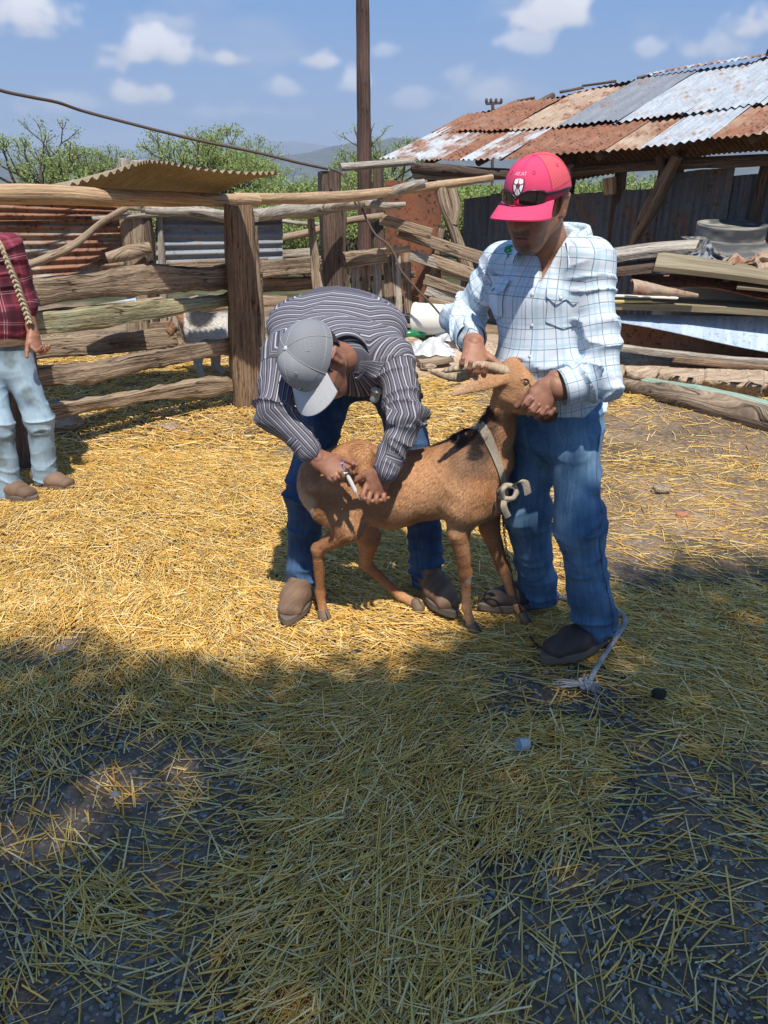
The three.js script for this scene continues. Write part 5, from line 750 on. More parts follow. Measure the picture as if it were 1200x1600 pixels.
// trousers from hips to hems; returns field and triangles
function trousers({ waist, hipL, hipR, kneeL, kneeR, ankL, ankR, rH, rK, rA, wa, side, k = 0.03, seed = 1, amp = 1 }) {
  const legL = [bone(hipL, kneeL, rH, rK), bone(kneeL, ankL, rK, rA)], legR = [bone(hipR, kneeR, rH, rK), bone(kneeR, ankR, rK, rA)];
  const pel = [bone(hipL.clone().lerp(hipR, 0.5).add(V(0, 0.0, 0)), waist, wa, [wa[0] * 0.97, wa[1] * 0.97], side)];
  const fL = blend(legL, 0.05), fR = blend(legR, 0.05), fP = blend(pel, 0.02);
  const B = [[legL, kneeL, ankL, hipL], [legR, kneeR, ankR, hipR]].map(([l, kn, an, hp]) => [basis(an.clone().sub(kn)), kn, an, hp]);
  const field = (x, y, z) => {
    const a = fL(x, y, z), b = fR(x, y, z); let d = Math.min(a, b); const w = a < b ? 0 : 1, [bs, kn, an, hp] = B[w];
    if (Math.abs(d) < 0.04) { const low = sst(kn.y - 0.12, an.y, y), kk = Math.exp(-Math.pow((y - kn.y) / 0.09, 2)), th = sst(kn.y + 0.1, hp.y, y); d -= amp * folds(x, y, z, ...bs, 20, seed + w * 9) * (0.0035 + 0.009 * low + 0.007 * kk + 0.004 * th); }
    d = smin(d, fP(x, y, z), 0.05); const t = (y - waist.y) ; d = Math.max(d, t - 0.015);
    return Math.max(d, an.y - y + 0.012 * Math.sin((x - an.x) * 18));
  };
  const all = [...legL, ...legR, ...pel];
  return { field, T: surf(field, boxOf(all, 0.03), 0.0085), fL, fR, uv: (() => { const uL = chainUV([hipL.clone().add(V(0, 0.2, 0)), kneeL, ankL], side, 0.5 / (2 * Math.PI)), uR = chainUV([hipR.clone().add(V(0, 0.2, 0)), kneeR, ankR], side, 0.5 / (2 * Math.PI)); return (x, y, z) => { const u = fL(x, y, z) < fR(x, y, z) ? uL(x, y, z) : uR(x, y, z); return [u[0] / 0.5, u[1] / 0.5]; }; })() };
}
const PLAID = {}, STRIPE = {};
M.rope = mat({ roughness: 0.95, map: tex(128, 128, (u, v) => mix3([150, 134, 108], [214, 200, 172], tfbm(u, v, 16, 8, 3, 3))) });

// ---------------------------------------------------------------- the man in the plaid shirt, holding the goat's head
{
  const SD = V(0.83, 0, 0.55).normalize(), UP = V(0, 1, 0), FW = V().crossVectors(SD, UP).normalize();
  const P0 = at(868, 640, 2.58), P1 = at(862, 575, 2.55), P2 = at(858, 470, 2.55), P3 = at(872, 376, 2.57);
  const shR = at(786, 416, 2.67), shL = at(922, 412, 2.45), elR = at(722, 498, 2.74), wrR = at(740, 538, 2.50), elL = at(942, 588, 2.34), wrL = at(874, 607, 2.32);
  const hipL = at(897, 668, 2.50), hipR = at(838, 668, 2.66), kneeL = at(903, 812, 2.37), kneeR = at(823, 800, 2.62), ankL = at(932, 985, 2.42), ankR = at(843, 935, 2.72);
  const root = thing('person', 'person in white plaid shirt, pink cap and jeans holding a goat by its horn', 'person', null, V(0.72, 0, -2.55));
  const belly = P1.clone().addScaledVector(FW, 0.045).add(V(0, 0.03, 0));
  const torso = [bone(P0, P1, [0.164, 0.132], [0.174, 0.146], SD), bone(P1, P2, [0.174, 0.146], [0.185, 0.125], SD), bone(P2, P3.clone().add(V(0, -0.1, 0)), [0.18, 0.12], [0.13, 0.09], SD), bone(P3.clone().add(V(0, -0.1, 0)), P3.clone().add(V(0, -0.02, 0)), 0.085, 0.068), bone(P3.clone().add(V(0, -0.03, 0)), shL.clone().add(V(0, 0.012, 0)), 0.05, 0.05), bone(P3.clone().add(V(0, -0.03, 0)), shR.clone().add(V(0, 0.012, 0)), 0.05, 0.05), bone(belly, belly.clone().add(V(0, 0.05, 0)), [0.14, 0.115], [0.135, 0.11], SD), bone(P3.clone().add(V(0, -0.12, 0)), shL, 0.07, 0.062), bone(P3.clone().add(V(0, -0.12, 0)), shR, 0.07, 0.062)];
  const armL = [bone(shL, elL, 0.066, 0.058), bone(elL, wrL.clone().lerp(elL, 0.34), 0.058, 0.052)], armR = [bone(shR, elR, 0.066, 0.056), bone(elR, wrR.clone().lerp(elR, 0.25), 0.056, 0.046)];
  const fT = blend(torso, 0.06), fAL = blend(armL, 0.03), fAR = blend(armR, 0.03);
  const bL = basis(elL.clone().sub(shL)), bL2 = basis(wrL.clone().sub(elL)), bR = basis(elR.clone().sub(shR)), tb = [V(0.5, 0.8, 0).normalize(), SD, FW];
  const dg = V(-0.62, 0.75, 0.2).normalize(), db = basis(dg);
  const shirt = (x, y, z) => {
    let t = fT(x, y, z), l = fAL(x, y, z), r = fAR(x, y, z);
    if (t < 0.05) t -= folds(x, y, z, ...db, 15, 3) * 0.015 * (0.35 + sst(P2.y, P1.y, y)) + 0.006 * (fbm(x * 12, y * 12, z * 12, 2) - 0.5);
    if (l < 0.05) { const k = Math.exp(-Math.pow((y - elL.y) / 0.1, 2)), low = y < elL.y + 0.06 ? 1 : 0.4; l -= folds(x, y, z, ...(x < elL.x - 0.02 && y < elL.y + 0.05 ? bL2 : bL), 26, 7) * (0.009 + 0.014 * k + 0.006 * low); }
    if (r < 0.05) { const k = Math.exp(-Math.pow((y - elR.y) / 0.12, 2)); r -= folds(x, y, z, ...bR, 26, 11) * (0.009 + 0.015 * k); }
    let d = smin(t, l, 0.035); d = smin(d, r, 0.035); return Math.max(d, P0.y + 0.015 - y);
  };
  // the open neck
  const nk = P3.clone().addScaledVector(FW, 0.07), NV = (x, y, z) => { const q = V(x - nk.x, y - nk.y, z - nk.z), a = Math.abs(q.dot(SD) - 0.004), h = q.y, fr = q.dot(FW); return Math.max(a - 0.042 - 0.34 * (h + 0.0), -0.12 - h, -0.05 - fr); };
  const shirtCut = (x, y, z) => smax(shirt(x, y, z), -NV(x, y, z), 0.006);
  const T = surf(shirtCut, boxOf([...torso, ...armL, ...armR], 0.03), 0.0075);
  const [tor, arms] = cut(T, (x, y, z) => Math.min(fAL(x, y, z) + 0.012, fAR(x, y, z) + 0.012) - fT(x, y, z));
  const [aL, aR] = cut(arms, (x, y, z) => fAR(x, y, z) - fAL(x, y, z));
  const RT = 0.128 * 8 / 6.28318, uT = chainUV([P0, P1, P2, P3], FW, RT, 1.35), uvT = (x, y, z) => { const q = uT(x, y, z); return [q[0] / 0.128, q[1] / 0.128]; };
  const RA = 0.128 * 3 / 6.28318, uAL = chainUV([shL, elL, wrL], SD, RA), uAR = chainUV([shR, elR, wrR], SD, RA);
  const sh = part('shirt', toGeo(tor, uvT, 8), M.plaid, root);
  part('sleeve', toGeo(aL, (x, y, z) => uAL(x, y, z).map(q => q / 0.128), 3), M.plaid, sh); part('sleeve', toGeo(aR, (x, y, z) => uAR(x, y, z).map(q => q / 0.128), 3), M.plaid, sh);
  const cuff = (el, wr, a, b, r) => { const g = ring(el.clone().lerp(wr, a), el.clone().lerp(wr, b), r, r * 0.98, 0.004, V(0.3, 1, 0.2), a * 9); const uv = g.attributes.uv; for (let i = 0; i < uv.count; i++) uv.setXY(i, uv.getX(i) / 0.128, uv.getY(i) / 0.128); return g; };
  part('cuff', cuff(elL, wrL, 0.48, 1.0, 0.059), M.plaid, sh); part('cuff', cuff(elR, wrR, 0.45, 0.84, 0.054), M.plaid, sh);
  // front placket, pockets, snaps, embroidery
  const [mid] = cut(tor, (x, y, z) => 0.017 - Math.abs(uT(x, y, z)[0])), [plk] = cut(mid, (x, y, z) => nk.y - 0.125 - y);
  part('placket', toGeo(plk, uvT, 8, null, 0.003), M.plaid, sh);
  const snapAt = (q, n, r = 0.0055) => { const g = new THREE.SphereGeometry(r, 12, 8); g.scale(1, 1, 0.45); g.lookAt(n); g.translate(q.x + n.x * 0.004, q.y + n.y * 0.004, q.z + n.z * 0.004); part('snap', g, M.snap, sh); };
  for (let k = 0; k < 4; k++) { const c = P2.clone().lerp(P1, -0.15 + k * 0.42), q = hit(shirt, c, FW); snapAt(q, grad(shirt, q)); }
  for (const [px, py] of [[884, 470], [776, 452]]) {
    const q = pick(shirt, px, py), n = grad(shirt, q); if (!q) continue;
    part('pocket', patch(tor, q.clone().add(V(0, -0.015, 0)), n, UP, 0.055, 0.06, 0.0045, (a, c) => Math.min(0.053 - Math.abs(a), 0.055 - c, c + 0.05 + 0.02 * (1 - Math.abs(a) / 0.053))).geo(uvT, 8), M.plaid, sh);
    part('pocket_flap', patch(tor, q.clone().add(V(0, 0.018, 0)), n, UP, 0.055, 0.06, 0.009, (a, c) => Math.min(0.056 - Math.abs(a), 0.024 - c, c + 0.012 + 0.017 * (1 - Math.abs(Math.abs(a) - 0.026) / 0.026))).geo(uvT, 8), M.plaid, sh);
    const s1 = pick(shirt, px - 8, py - 4); if (s1) snapAt(s1.addScaledVector(n, 0.006), n);
  }
  { const q = pick(shirt, 795, 392), n = grad(shirt, q); const green = canvasTex(128, 128, (g, w) => { g.clearRect(0, 0, w, w); g.strokeStyle = '#0f8a3c'; g.lineWidth = 13; g.lineCap = 'round'; g.beginPath(); g.arc(58, 48, 27, 0.4, 5.6); g.stroke(); g.beginPath(); g.moveTo(44, 56); g.lineTo(62, 34); g.lineTo(72, 60); g.stroke(); g.lineWidth = 8; g.beginPath(); g.moveTo(64, 92); g.lineTo(78, 104); g.moveTo(80, 88); g.lineTo(66, 116); g.stroke(); });
    part('embroidery', patch(tor, q, n, UP, 0.03, 0.03, 0.002).geo(), mat({ map: green, transparent: true, alphaTest: 0.5, roughness: 0.8 }), sh); }
  // collar: stand and two leaves
  const cOf = (i) => { const a = lerp(-2.55, 2.55, i); return a; };
  const collar = (off) => gridGeo(60, 10, (i, j) => { const a = cOf(i), back = Math.cos(a), sx = Math.sin(a), pt = sst(0.72, 1, Math.abs(i - 0.5) * 2), open = 0.014 * pt; const r0 = 0.08 + open, h0 = 0.036 + 0.014 * back - 0.026 * pt; let r, h; if (j < 0.35) { const t = j / 0.35; r = r0 + 0.004 * t; h = lerp(h0 - 0.03, h0, t); } else { const t = (j - 0.35) / 0.65, w = 0.046 + 0.026 * pt; r = r0 + 0.010 + Math.sin(t * 1.57) * (0.014 + 0.036 * pt); h = h0 - t * w * (0.9 + 0.1 * t); } const q = P3.clone().addScaledVector(SD, sx * (r + off) * 1.06).addScaledVector(FW, -back * (r + off) * 1.02 + 0.004).add(V(0, h + 0.006, 0)); return [q.x, q.y, q.z, a * 0.075 / 0.128, j * 0.8]; });
  part('collar', merge(collar(0), collar(-0.004)), M.plaid, sh);
  // jeans, belt, boots
  const tr = trousers({ waist: P0.clone().add(V(0, 0.04, 0)), hipL, hipR, kneeL, kneeR, ankL, ankR, rH: 0.09, rK: 0.075, rA: 0.071, wa: [0.16, 0.125], side: SD, seed: 4, amp: 1.7 });
  const worn = [pick(tr.field, 885, 735), pick(tr.field, 898, 815), pick(tr.field, 815, 770)].filter(Boolean), fade = (x, y, z) => { const n = fbm(x * 30, y * 30, z * 30, 3); let k = 0; for (const w of worn) k = Math.max(k, sst(0.16, 0.05, Math.hypot(x - w.x, (y - w.y) * 0.7, z - w.z) + (n - 0.5) * 0.12)); return mix3([0.9, 0.95, 1], [1.65, 1.55, 1.38], k * (0.4 + 0.7 * n)); };
  const jn = part('jeans', toGeo(tr.T, tr.uv, 1, fade), M.denim, root);
  const seam = (hp, kn, an, f, d) => { const pts = []; for (let k = 0; k <= 24; k++) { const t = k / 24, c = t < 0.5 ? hp.clone().lerp(kn, t * 2) : kn.clone().lerp(an, t * 2 - 1); pts.push(hit(tr.field, c, d, 0.2, 0)); } return tube(pts, 0.0022, 5, 90); };
  part('seam', seam(hipL, kneeL, ankL.clone().add(V(0, 0.02, 0)), tr.fL, V(0.62, 0, 0.78).normalize()), M.stitch, jn);
  part('seam', seam(hipR, kneeR, ankR.clone().add(V(0, 0.02, 0)), tr.fR, V(-0.7, 0, 0.4).normalize()), M.stitch, jn);
  for (const [an, r] of [[ankL, 0.0765], [ankR, 0.0765]]) { const g = new THREE.TorusGeometry(r, 0.0035, 6, 40); g.rotateX(Math.PI / 2); g.translate(an.x, an.y + 0.022, an.z); part('hem', g, M.denimHem ??= mat({ color: lin(0.10, 0.17, 0.27), roughness: 0.9 }), jn); }
  boot(root, V(ankL.x + 0.026, 0.02, ankL.z - 0.015), V(-0.87, 0, 0.5), M.leatherDark, 1.06);
  boot(root, V(ankR.x + 0.028, 0.02, ankR.z - 0.006), V(-0.93, 0, 0.2), M.leatherDark, 1.06);
  // head
  const HC = at(838, 321, 2.47), hm = frame(HC, V(-0.6, -0.33, 0.72), V(-0.22, 0.92, 0.3)).multiply(new THREE.Matrix4().makeScale(1.03, 1.0, 1.03));
  // skin body
  const sk = 0.016, body = [bone(P0, P1, [0.14, 0.11], [0.145, 0.115], SD), bone(P1, P2, [0.145, 0.115], [0.162, 0.106], SD), bone(P2, P3.clone().add(V(0, -0.09, 0)), [0.162, 0.106], [0.115, 0.08], SD), bone(P3.clone().add(V(0, -0.08, 0)), HC.clone().add(V(0.03, -0.05, -0.03)), 0.062, 0.055), bone(P3.clone().add(V(0, -0.12, 0)), shL, 0.055, 0.05), bone(P3.clone().add(V(0, -0.12, 0)), shR, 0.055, 0.05), bone(shL, elL, 0.05, 0.04), bone(elL, wrL, 0.04, 0.031), bone(wrL, at(866, 600, 2.325), 0.031, 0.03), bone(shR, elR, 0.05, 0.04), bone(elR, wrR, 0.042, 0.03), bone(P0, hipL, 0.09, 0.08), bone(P0, hipR, 0.09, 0.08), bone(hipL, kneeL, 0.07, 0.05), bone(kneeL, ankL, 0.05, 0.035), bone(hipR, kneeR, 0.07, 0.05), bone(kneeR, ankR, 0.05, 0.035)];
  const bT = surf(blend(body, 0.03), boxOf(body, 0.03), 0.012);
  const hR = handBones(wrR, at(736, 585, 2.41).sub(wrR), V(0.05, 0.5, 0.85), -1, [[0.25, 0.95, 0.7], [0.3, 1.0, 0.7], [0.35, 1.0, 0.7], [0.4, 1.0, 0.7]], { thumb: [0.95, 0.05, 0.05], k: 1.1, spread: 0.03 });
  const hL = handBones(at(866, 600, 2.325), at(838, 636, 2.30).sub(at(866, 600, 2.325)), V(0.15, 0.35, 0.9), 1, [[0.7, 1.1, 0.8], [0.75, 1.15, 0.8], [0.85, 1.15, 0.8], [0.95, 1.15, 0.8]], { thumb: [0.12, 1.1, 0.9], k: 1.16, spread: 0.02 });
  PLAID.hR = hR; PLAID.hL = hL; PLAID.jeans = tr.field; PLAID.cap = null;
  const colH = faceColor(BROWN, true)(hm), parts = [[bT, skinTone(BROWN)], [moveT(headTris(), hm), colH], [hR.T(), skinTone([0.40, 0.19, 0.12])], [hL.T(), skinTone([0.33, 0.155, 0.10])]];
  part('body', merge(parts.map(([t, c]) => toGeo(t, (x, y, z) => [x * 6 + z * 4, y * 6], 0, c))), M.skin, root);
  part('hair', toGeo(hairT(hm)), M.hair, root);
  const badge = canvasTex(256, 256, (g, w) => { g.clearRect(0, 0, w, w); g.textAlign = 'center'; g.font = 'bold 52px sans-serif'; g.fillStyle = '#f3a9bd'; g.fillText('ARIAT', 128, 66); const sh = (k) => { g.beginPath(); g.moveTo(128 - 58 * k, 104); g.quadraticCurveTo(128, 104 - 30 * k, 128 + 58 * k, 104); g.lineTo(128 + 62 * k, 150); g.quadraticCurveTo(128 + 54 * k, 200 + 20 * k, 128, 226 + 22 * k); g.quadraticCurveTo(128 - 54 * k, 200 + 20 * k, 128 - 62 * k, 150); g.closePath(); g.fill(); }; g.fillStyle = '#1b1620'; sh(1.06); g.fillStyle = '#f2eef0'; sh(0.86); g.fillStyle = '#1b1620'; g.beginPath(); g.moveTo(128, 128); g.lineTo(152, 150); g.lineTo(142, 182); g.lineTo(114, 182); g.lineTo(104, 150); g.fill(); g.lineWidth = 9; g.strokeStyle = '#1b1620'; for (const [a, b, c, d] of [[128, 128, 128, 100], [152, 150, 182, 140], [142, 182, 158, 218], [114, 182, 98, 218], [104, 150, 74, 140]]) { g.beginPath(); g.moveTo(a, b); g.lineTo(c, d); g.stroke(); } });
  const cp = cap(root, hm, [M.capPink, M.capPinkMesh, M.capPink], { tall: 0.102, droop: 0.16, patch: mat({ map: badge, transparent: true, alphaTest: 0.5, roughness: 0.8 }), patchArea: [-0.46, 0.46, 0.2, 0.95] });
  // sunglasses perched on the cap above the brim
  const sg = thing('sunglasses', 'black wraparound sunglasses perched on the pink cap above its brim', 'sunglasses', null, HC.clone());
  M.lens = mat({ color: lin(0.01, 0.01, 0.014), roughness: 0.08, clearcoat: 1, clearcoatRoughness: 0.05 });
  const W2 = (th, ph, k) => V(...cp.pt(th, ph, k)).applyMatrix4(hm);
  for (const s of [-1, 1]) { part('lens', gridGeo(18, 8, (i, j) => { const th = s * lerp(0.09, 0.86, i), w = Math.pow(Math.sin(lerp(0.35, 2.75, i)), 0.6); const q = W2(th, 0.17 + (j - 0.5) * 0.36 * w, 1.06); return [q.x, q.y, q.z]; }), M.lens, sg); part('temple', tube(Array.from({ length: 10 }, (_, k) => W2(s * lerp(0.84, 1.75, k / 9), lerp(0.2, 0.06, k / 9), 1.05)), 0.0042, 6, 40), M.black, sg); }
  part('frame', tube(Array.from({ length: 21 }, (_, k) => W2(lerp(-0.9, 0.9, k / 20), 0.17 + 0.17 * Math.pow(Math.abs(Math.sin(k / 20 * 6.283)), 0.7), 1.065)), 0.0036, 6, 80), M.black, sg);
}

// ---------------------------------------------------------------- the man in the striped shirt, bending over the goat
{
  const P0 = V(-0.1, 0.95, -3.14), P1 = V(-0.15, 1.085, -3.0), P2 = V(-0.175, 1.115, -2.84), P3 = V(-0.18, 1.065, -2.69), P4 = V(-0.19, 1.04, -2.6), SD = V(1, 0, 0);
  const shL = at(612, 562, 2.68), shR = at(443, 560, 2.68), elL = at(636, 648, 2.50), wrL = at(604, 733, 2.44), elR = at(428, 640, 2.52), wrR = at(497, 716, 2.46);
  const hipL = V(0.03, 0.9, -3.12), hipR = V(-0.2, 0.9, -3.12), kneeR = at(476, 770, 2.86), kneeL = at(659, 780, 2.92), ankR = at(474, 915, 2.80), ankL = at(668, 910, 2.84);
  const root = thing('person', 'person in grey striped shirt and grey cap bending over the tan goat with a syringe', 'person', null, V(-0.08, 0, -2.9));
  const HC = at(497, 566, 2.505), hUp = V(-0.62, 0.42, 0.66), hF = V(-0.14, -0.9, 0.34), hm = frame(HC, hF, hUp).multiply(new THREE.Matrix4().makeScale(1.05, 1.05, 1.05)), NK = V(0, -0.105, -0.04).applyMatrix4(hm); P4.copy(P3).lerp(NK, 0.62);
  const torso = [bone(P3, P4, 0.1, 0.07), bone(P0, P1, [0.185, 0.118], [0.222, 0.124], SD), bone(P1, P2, [0.222, 0.124], [0.242, 0.128], SD), bone(P2, P3, [0.242, 0.128], [0.205, 0.105], SD), bone(P3, P4, [0.14, 0.095], [0.075, 0.068], SD), bone(P3, shL, 0.085, 0.068), bone(P3, shR, 0.085, 0.068), bone(V(-0.1, 0.975, -2.7), V(-0.11, 0.95, -2.95), [0.15, 0.075], [0.14, 0.08], SD)];
  const armL = [bone(shL, elL, 0.07, 0.056), bone(elL, wrL, 0.056, 0.042)], armR = [bone(shR, elR, 0.07, 0.056), bone(elR, wrR.clone().lerp(elR, 0.2), 0.056, 0.043)];
  const fT = blend(torso, 0.06), fAL = blend(armL, 0.03), fAR = blend(armR, 0.03), bL = basis(elL.clone().sub(shL)), bR = basis(elR.clone().sub(shR)), bl2 = basis(wrL.clone().sub(elL)), tb = basis(V(0.25, 0.25, 1));
  const shirt = (x, y, z) => {
    let t = fT(x, y, z), l = fAL(x, y, z), r = fAR(x, y, z);
    if (t < 0.05) t -= folds(x, y, z, ...tb, 11, 5) * 0.008;
    if (l < 0.05) { const k = Math.exp(-Math.pow((y - elL.y) / 0.1, 2)); l -= folds(x, y, z, ...(y < elL.y - 0.02 ? bl2 : bL), 24, 3) * (0.009 + 0.015 * k); }
    if (r < 0.05) { const k = Math.exp(-Math.pow((y - elR.y) / 0.1, 2)); r -= folds(x, y, z, ...bR, 24, 8) * (0.009 + 0.015 * k); }
    return smin(smin(t, l, 0.04), r, 0.04);
  };
  const T = surf(shirt, boxOf([...torso, ...armL, ...armR], 0.03), 0.0075);
  const [tor, arms] = cut(T, (x, y, z) => Math.min(fAL(x, y, z) + 0.012, fAR(x, y, z) + 0.012) - fT(x, y, z));
  const [aL, aR] = cut(arms, (x, y, z) => fAR(x, y, z) - fAL(x, y, z));
  const TL = 0.04, RT = TL * 24 / 6.28318, uT = chainUV([P0, P1, P2, P3, P4], V(0, 1, -0.2), RT, 1.4);
  // the yoke across the shoulders is cut on the cross
  const yokeLine = (x, y, z) => { const q = uT(x, y, z); return q[1] - 0.235 - 0.02 * Math.sin(q[0] * 12); };
  const [yk, bd] = cut(tor, (x, y, z) => Math.min(yokeLine(x, y, z), y - 1.02 + 0.25 * Math.abs(x + 0.13)));
  const sh = part('shirt', toGeo(bd, (x, y, z) => { const q = uT(x, y, z); return [q[0] / TL, q[1]]; }, 24), M.stripe, root);
  part('yoke', toGeo(yk, (x, y, z) => { const q = uT(x, y, z); return [(q[1] + 0.6 * Math.max(0, Math.abs(x + 0.17) - 0.12)) / TL * 0.95, q[0]]; }, 0, null, 0.0015), M.stripe, sh);
  const RA = TL * 10 / 6.28318, uAL = chainUV([shL, elL, wrL], SD, RA), uAR = chainUV([shR, elR, wrR], SD, RA);
  part('sleeve', toGeo(aL, (x, y, z) => { const q = uAL(x, y, z); return [q[0] / TL, q[1]]; }, 10), M.stripe, sh); part('sleeve', toGeo(aR, (x, y, z) => { const q = uAR(x, y, z); return [q[0] / TL, q[1]]; }, 10), M.stripe, sh);
  const cuff = (el, wr, a, b, r) => { const g = ring(el.clone().lerp(wr, a), el.clone().lerp(wr, b), r, r * 0.96, 0.004, V(0.3, 1, 0.2), a * 9), uv = g.attributes.uv; for (let i = 0; i < uv.count; i++) uv.setXY(i, uv.getY(i) / TL, uv.getX(i)); return g; };
  part('cuff', cuff(elL, wrL, 0.66, 1.02, 0.048), M.stripe, sh); part('cuff', cuff(elR, wrR, 0.5, 0.82, 0.048), M.stripe, sh);
  // collar band round the neck
  { const ax = NK.clone().sub(P3).normalize(), c0 = P3.clone().addScaledVector(ax, 0.118); const col = (off) => gridGeo(50, 8, (i, j) => { const a = lerp(-2.7, 2.7, i), s = SD.clone().addScaledVector(ax, -SD.dot(ax)).normalize(), u = V().crossVectors(s, ax).negate(); if (u.y < 0) u.negate(); const r = 0.076 + 0.004 * Math.min(1, j / 0.4) + off + (j > 0.4 ? Math.sin((j - 0.4) * 2.6) * 0.022 : 0), l = j < 0.4 ? lerp(-0.03, 0.034, j / 0.4) : lerp(0.034, -0.035, (j - 0.4) / 0.6); const q = c0.clone().addScaledVector(ax, l).addScaledVector(s, Math.sin(a) * r).addScaledVector(u, Math.cos(a) * r); return [q.x, q.y, q.z, j * 0.08 / TL, i * 0.4]; }); part('collar', merge(col(0), col(-0.004)), M.stripe, sh); }
  { const q = pick(shirt, 580, 585); if (q) { const n = grad(shirt, q); part('pocket', patch(tor, q, n, V(0.2, 1, 0), 0.05, 0.055, 0.004, (a, c) => Math.min(0.05 - Math.abs(a), 0.05 - c, c + 0.05 + 0.014 * (1 - Math.abs(a) / 0.05))).geo((x, y, z) => { const w = uT(x, y, z); return [w[0] / TL, w[1]]; }, 24), M.stripe, sh); } }
  const tr = trousers({ waist: P0.clone().add(V(0, 0.06, 0.03)), hipL, hipR, kneeL, kneeR, ankL, ankR, rH: 0.095, rK: 0.072, rA: 0.066, wa: [0.165, 0.13], side: SD, seed: 21, amp: 1.7 });
  const fade = (x, y, z) => { const n = fbm(x * 24, y * 24, z * 24, 3); return mix3([0.9, 0.95, 1], [1.3, 1.27, 1.2], sst(0.5, 0.75, n)); };
  const jn = part('jeans', toGeo(tr.T, tr.uv, 1, fade), M.denimDark, root);
  for (const an of [ankL, ankR]) { const g = new THREE.TorusGeometry(0.067, 0.0035, 6, 40); g.rotateX(Math.PI / 2); g.translate(an.x, an.y + 0.02, an.z); part('hem', g, M.denimHem, jn); }
  boot(root, V(ankR.x - 0.0, 0.02, ankR.z - 0.03), V(-0.14, 0, 0.99), M.leather, 1.08);
  boot(root, V(ankL.x - 0.01, 0.02, ankL.z - 0.03), V(0.35, 0, 0.93), M.leather, 1.08);
  const body = [bone(P0, P1, [0.14, 0.1], [0.145, 0.1], SD), bone(P1, P2, [0.145, 0.1], [0.16, 0.105], SD), bone(P2, P3, [0.16, 0.105], [0.15, 0.085], SD), bone(P3, NK, 0.075, 0.056), bone(NK, HC, 0.056, 0.056), bone(P3, shL, 0.06, 0.055), bone(P3, shR, 0.06, 0.055), bone(shL, elL, 0.05, 0.042), bone(elL, wrL, 0.042, 0.03), bone(shR, elR, 0.05, 0.042), bone(elR, wrR, 0.042, 0.03), bone(P0, hipL, 0.09, 0.08), bone(P0, hipR, 0.09, 0.08), bone(hipL, kneeL, 0.07, 0.05), bone(kneeL, ankL, 0.05, 0.035), bone(hipR, kneeR, 0.07, 0.05), bone(kneeR, ankR, 0.05, 0.035)];
  const bT = surf(blend(body, 0.03), boxOf(body, 0.03), 0.012);
  const hL = handBones(wrL, at(580, 776, 2.43).sub(wrL), V(0.35, 0.35, 0.85), 1, [[0.6, 0.9, 0.5], [0.7, 1.0, 0.6], [0.8, 1.05, 0.6], [0.85, 1.1, 0.6]], { thumb: [0.55, 0.35, 0.6], k: 1.12, spread: 0.03 });
  const hR = handBones(wrR, at(545, 752, 2.43).sub(wrR), V(0.1, 0.62, 0.75), -1, [[0.5, 0.9, 0.5], [0.65, 1.0, 0.6], [0.75, 1.0, 0.6], [0.8, 1.0, 0.6]], { thumb: [0.5, 0.2, 0.75], k: 1.08 });
  STRIPE.hR = hR; STRIPE.hL = hL; STRIPE.shirt = shirt; STRIPE.tor = tor;
  const tone = [0.34, 0.16, 0.10], colH = faceColor([0.38, 0.18, 0.12], false)(hm);
  part('body', merge([[bT, skinTone(tone)], [moveT(headTris(), hm), colH], [hL.T(), skinTone(tone)], [hR.T(), skinTone(tone)]].map(([t, c]) => toGeo(t, (x, y, z) => [x * 6 + z * 4, y * 6], 0, c))), M.skin, root);
  part('hair', toGeo(hairT(hm)), M.hair, root);
  const logo = canvasTex(256, 128, (g, w, h) => { g.clearRect(0, 0, w, h); g.lineCap = 'round'; g.strokeStyle = '#3b3d42'; g.lineWidth = 22; g.beginPath(); g.moveTo(56, 84); g.quadraticCurveTo(128, 96, 206, 62); g.stroke(); g.strokeStyle = '#f2f2f2'; g.lineWidth = 16; g.beginPath(); g.moveTo(60, 58); g.quadraticCurveTo(128, 82, 198, 44); g.stroke(); });
  cap(root, hm, [M.capGrey, M.capGreyMesh, M.capBrimPale, M.capBrimPale], { patch: mat({ map: logo, transparent: true, alphaTest: 0.5, roughness: 0.7 }), patchArea: [-0.3, 0.3, 0.12, 0.42] });
  // vial clipped in the pocket
  const vq = pick(shirt, 586, 611) ?? at(586, 611, 2.55), vn = grad(shirt, vq), vt = thing('vial', 'small clear vial with a white cap tucked in the striped shirt pocket', 'vial', null, vq.clone());
  const va = V(0.25, 0.9, 0.3).normalize(), vQ = new THREE.Quaternion().setFromUnitVectors(V(0, 1, 0), va), vl = (p) => { const g = new THREE.LatheGeometry(p.map(([a, b]) => new THREE.Vector2(a, b)), 20); g.applyQuaternion(vQ); g.translate(vn.x * 0.012, vn.y * 0.012, vn.z * 0.012); return g; };
  part('glass', vl([[0.001, -0.03], [0.014, -0.03], [0.0165, -0.024], [0.0165, 0.004], [0.012, 0.012]]), mat({ color: lin(0.75, 0.82, 0.8), transmission: 0.5, thickness: 0, roughness: 0.1 }), vt, false); part('vial_cap', vl([[0.0135, 0.012], [0.0205, 0.013], [0.0205, 0.021], [0.012, 0.03], [0.001, 0.031]]), M.whitePlastic, vt, false);
  // syringe between the two hands
  const a = at(538, 733, 2.40), b = at(557, 771, 2.40), ax = b.clone().sub(a).normalize(), sy = thing('syringe', 'slim white syringe held to the flank of the tan goat', 'syringe', null, a.clone()), sQ = new THREE.Quaternion().setFromUnitVectors(V(0, 1, 0), ax), sl = (p, n = 16) => { const g = new THREE.LatheGeometry(p.map(([r, y]) => new THREE.Vector2(r, y)), n); g.applyQuaternion(sQ); return g; };
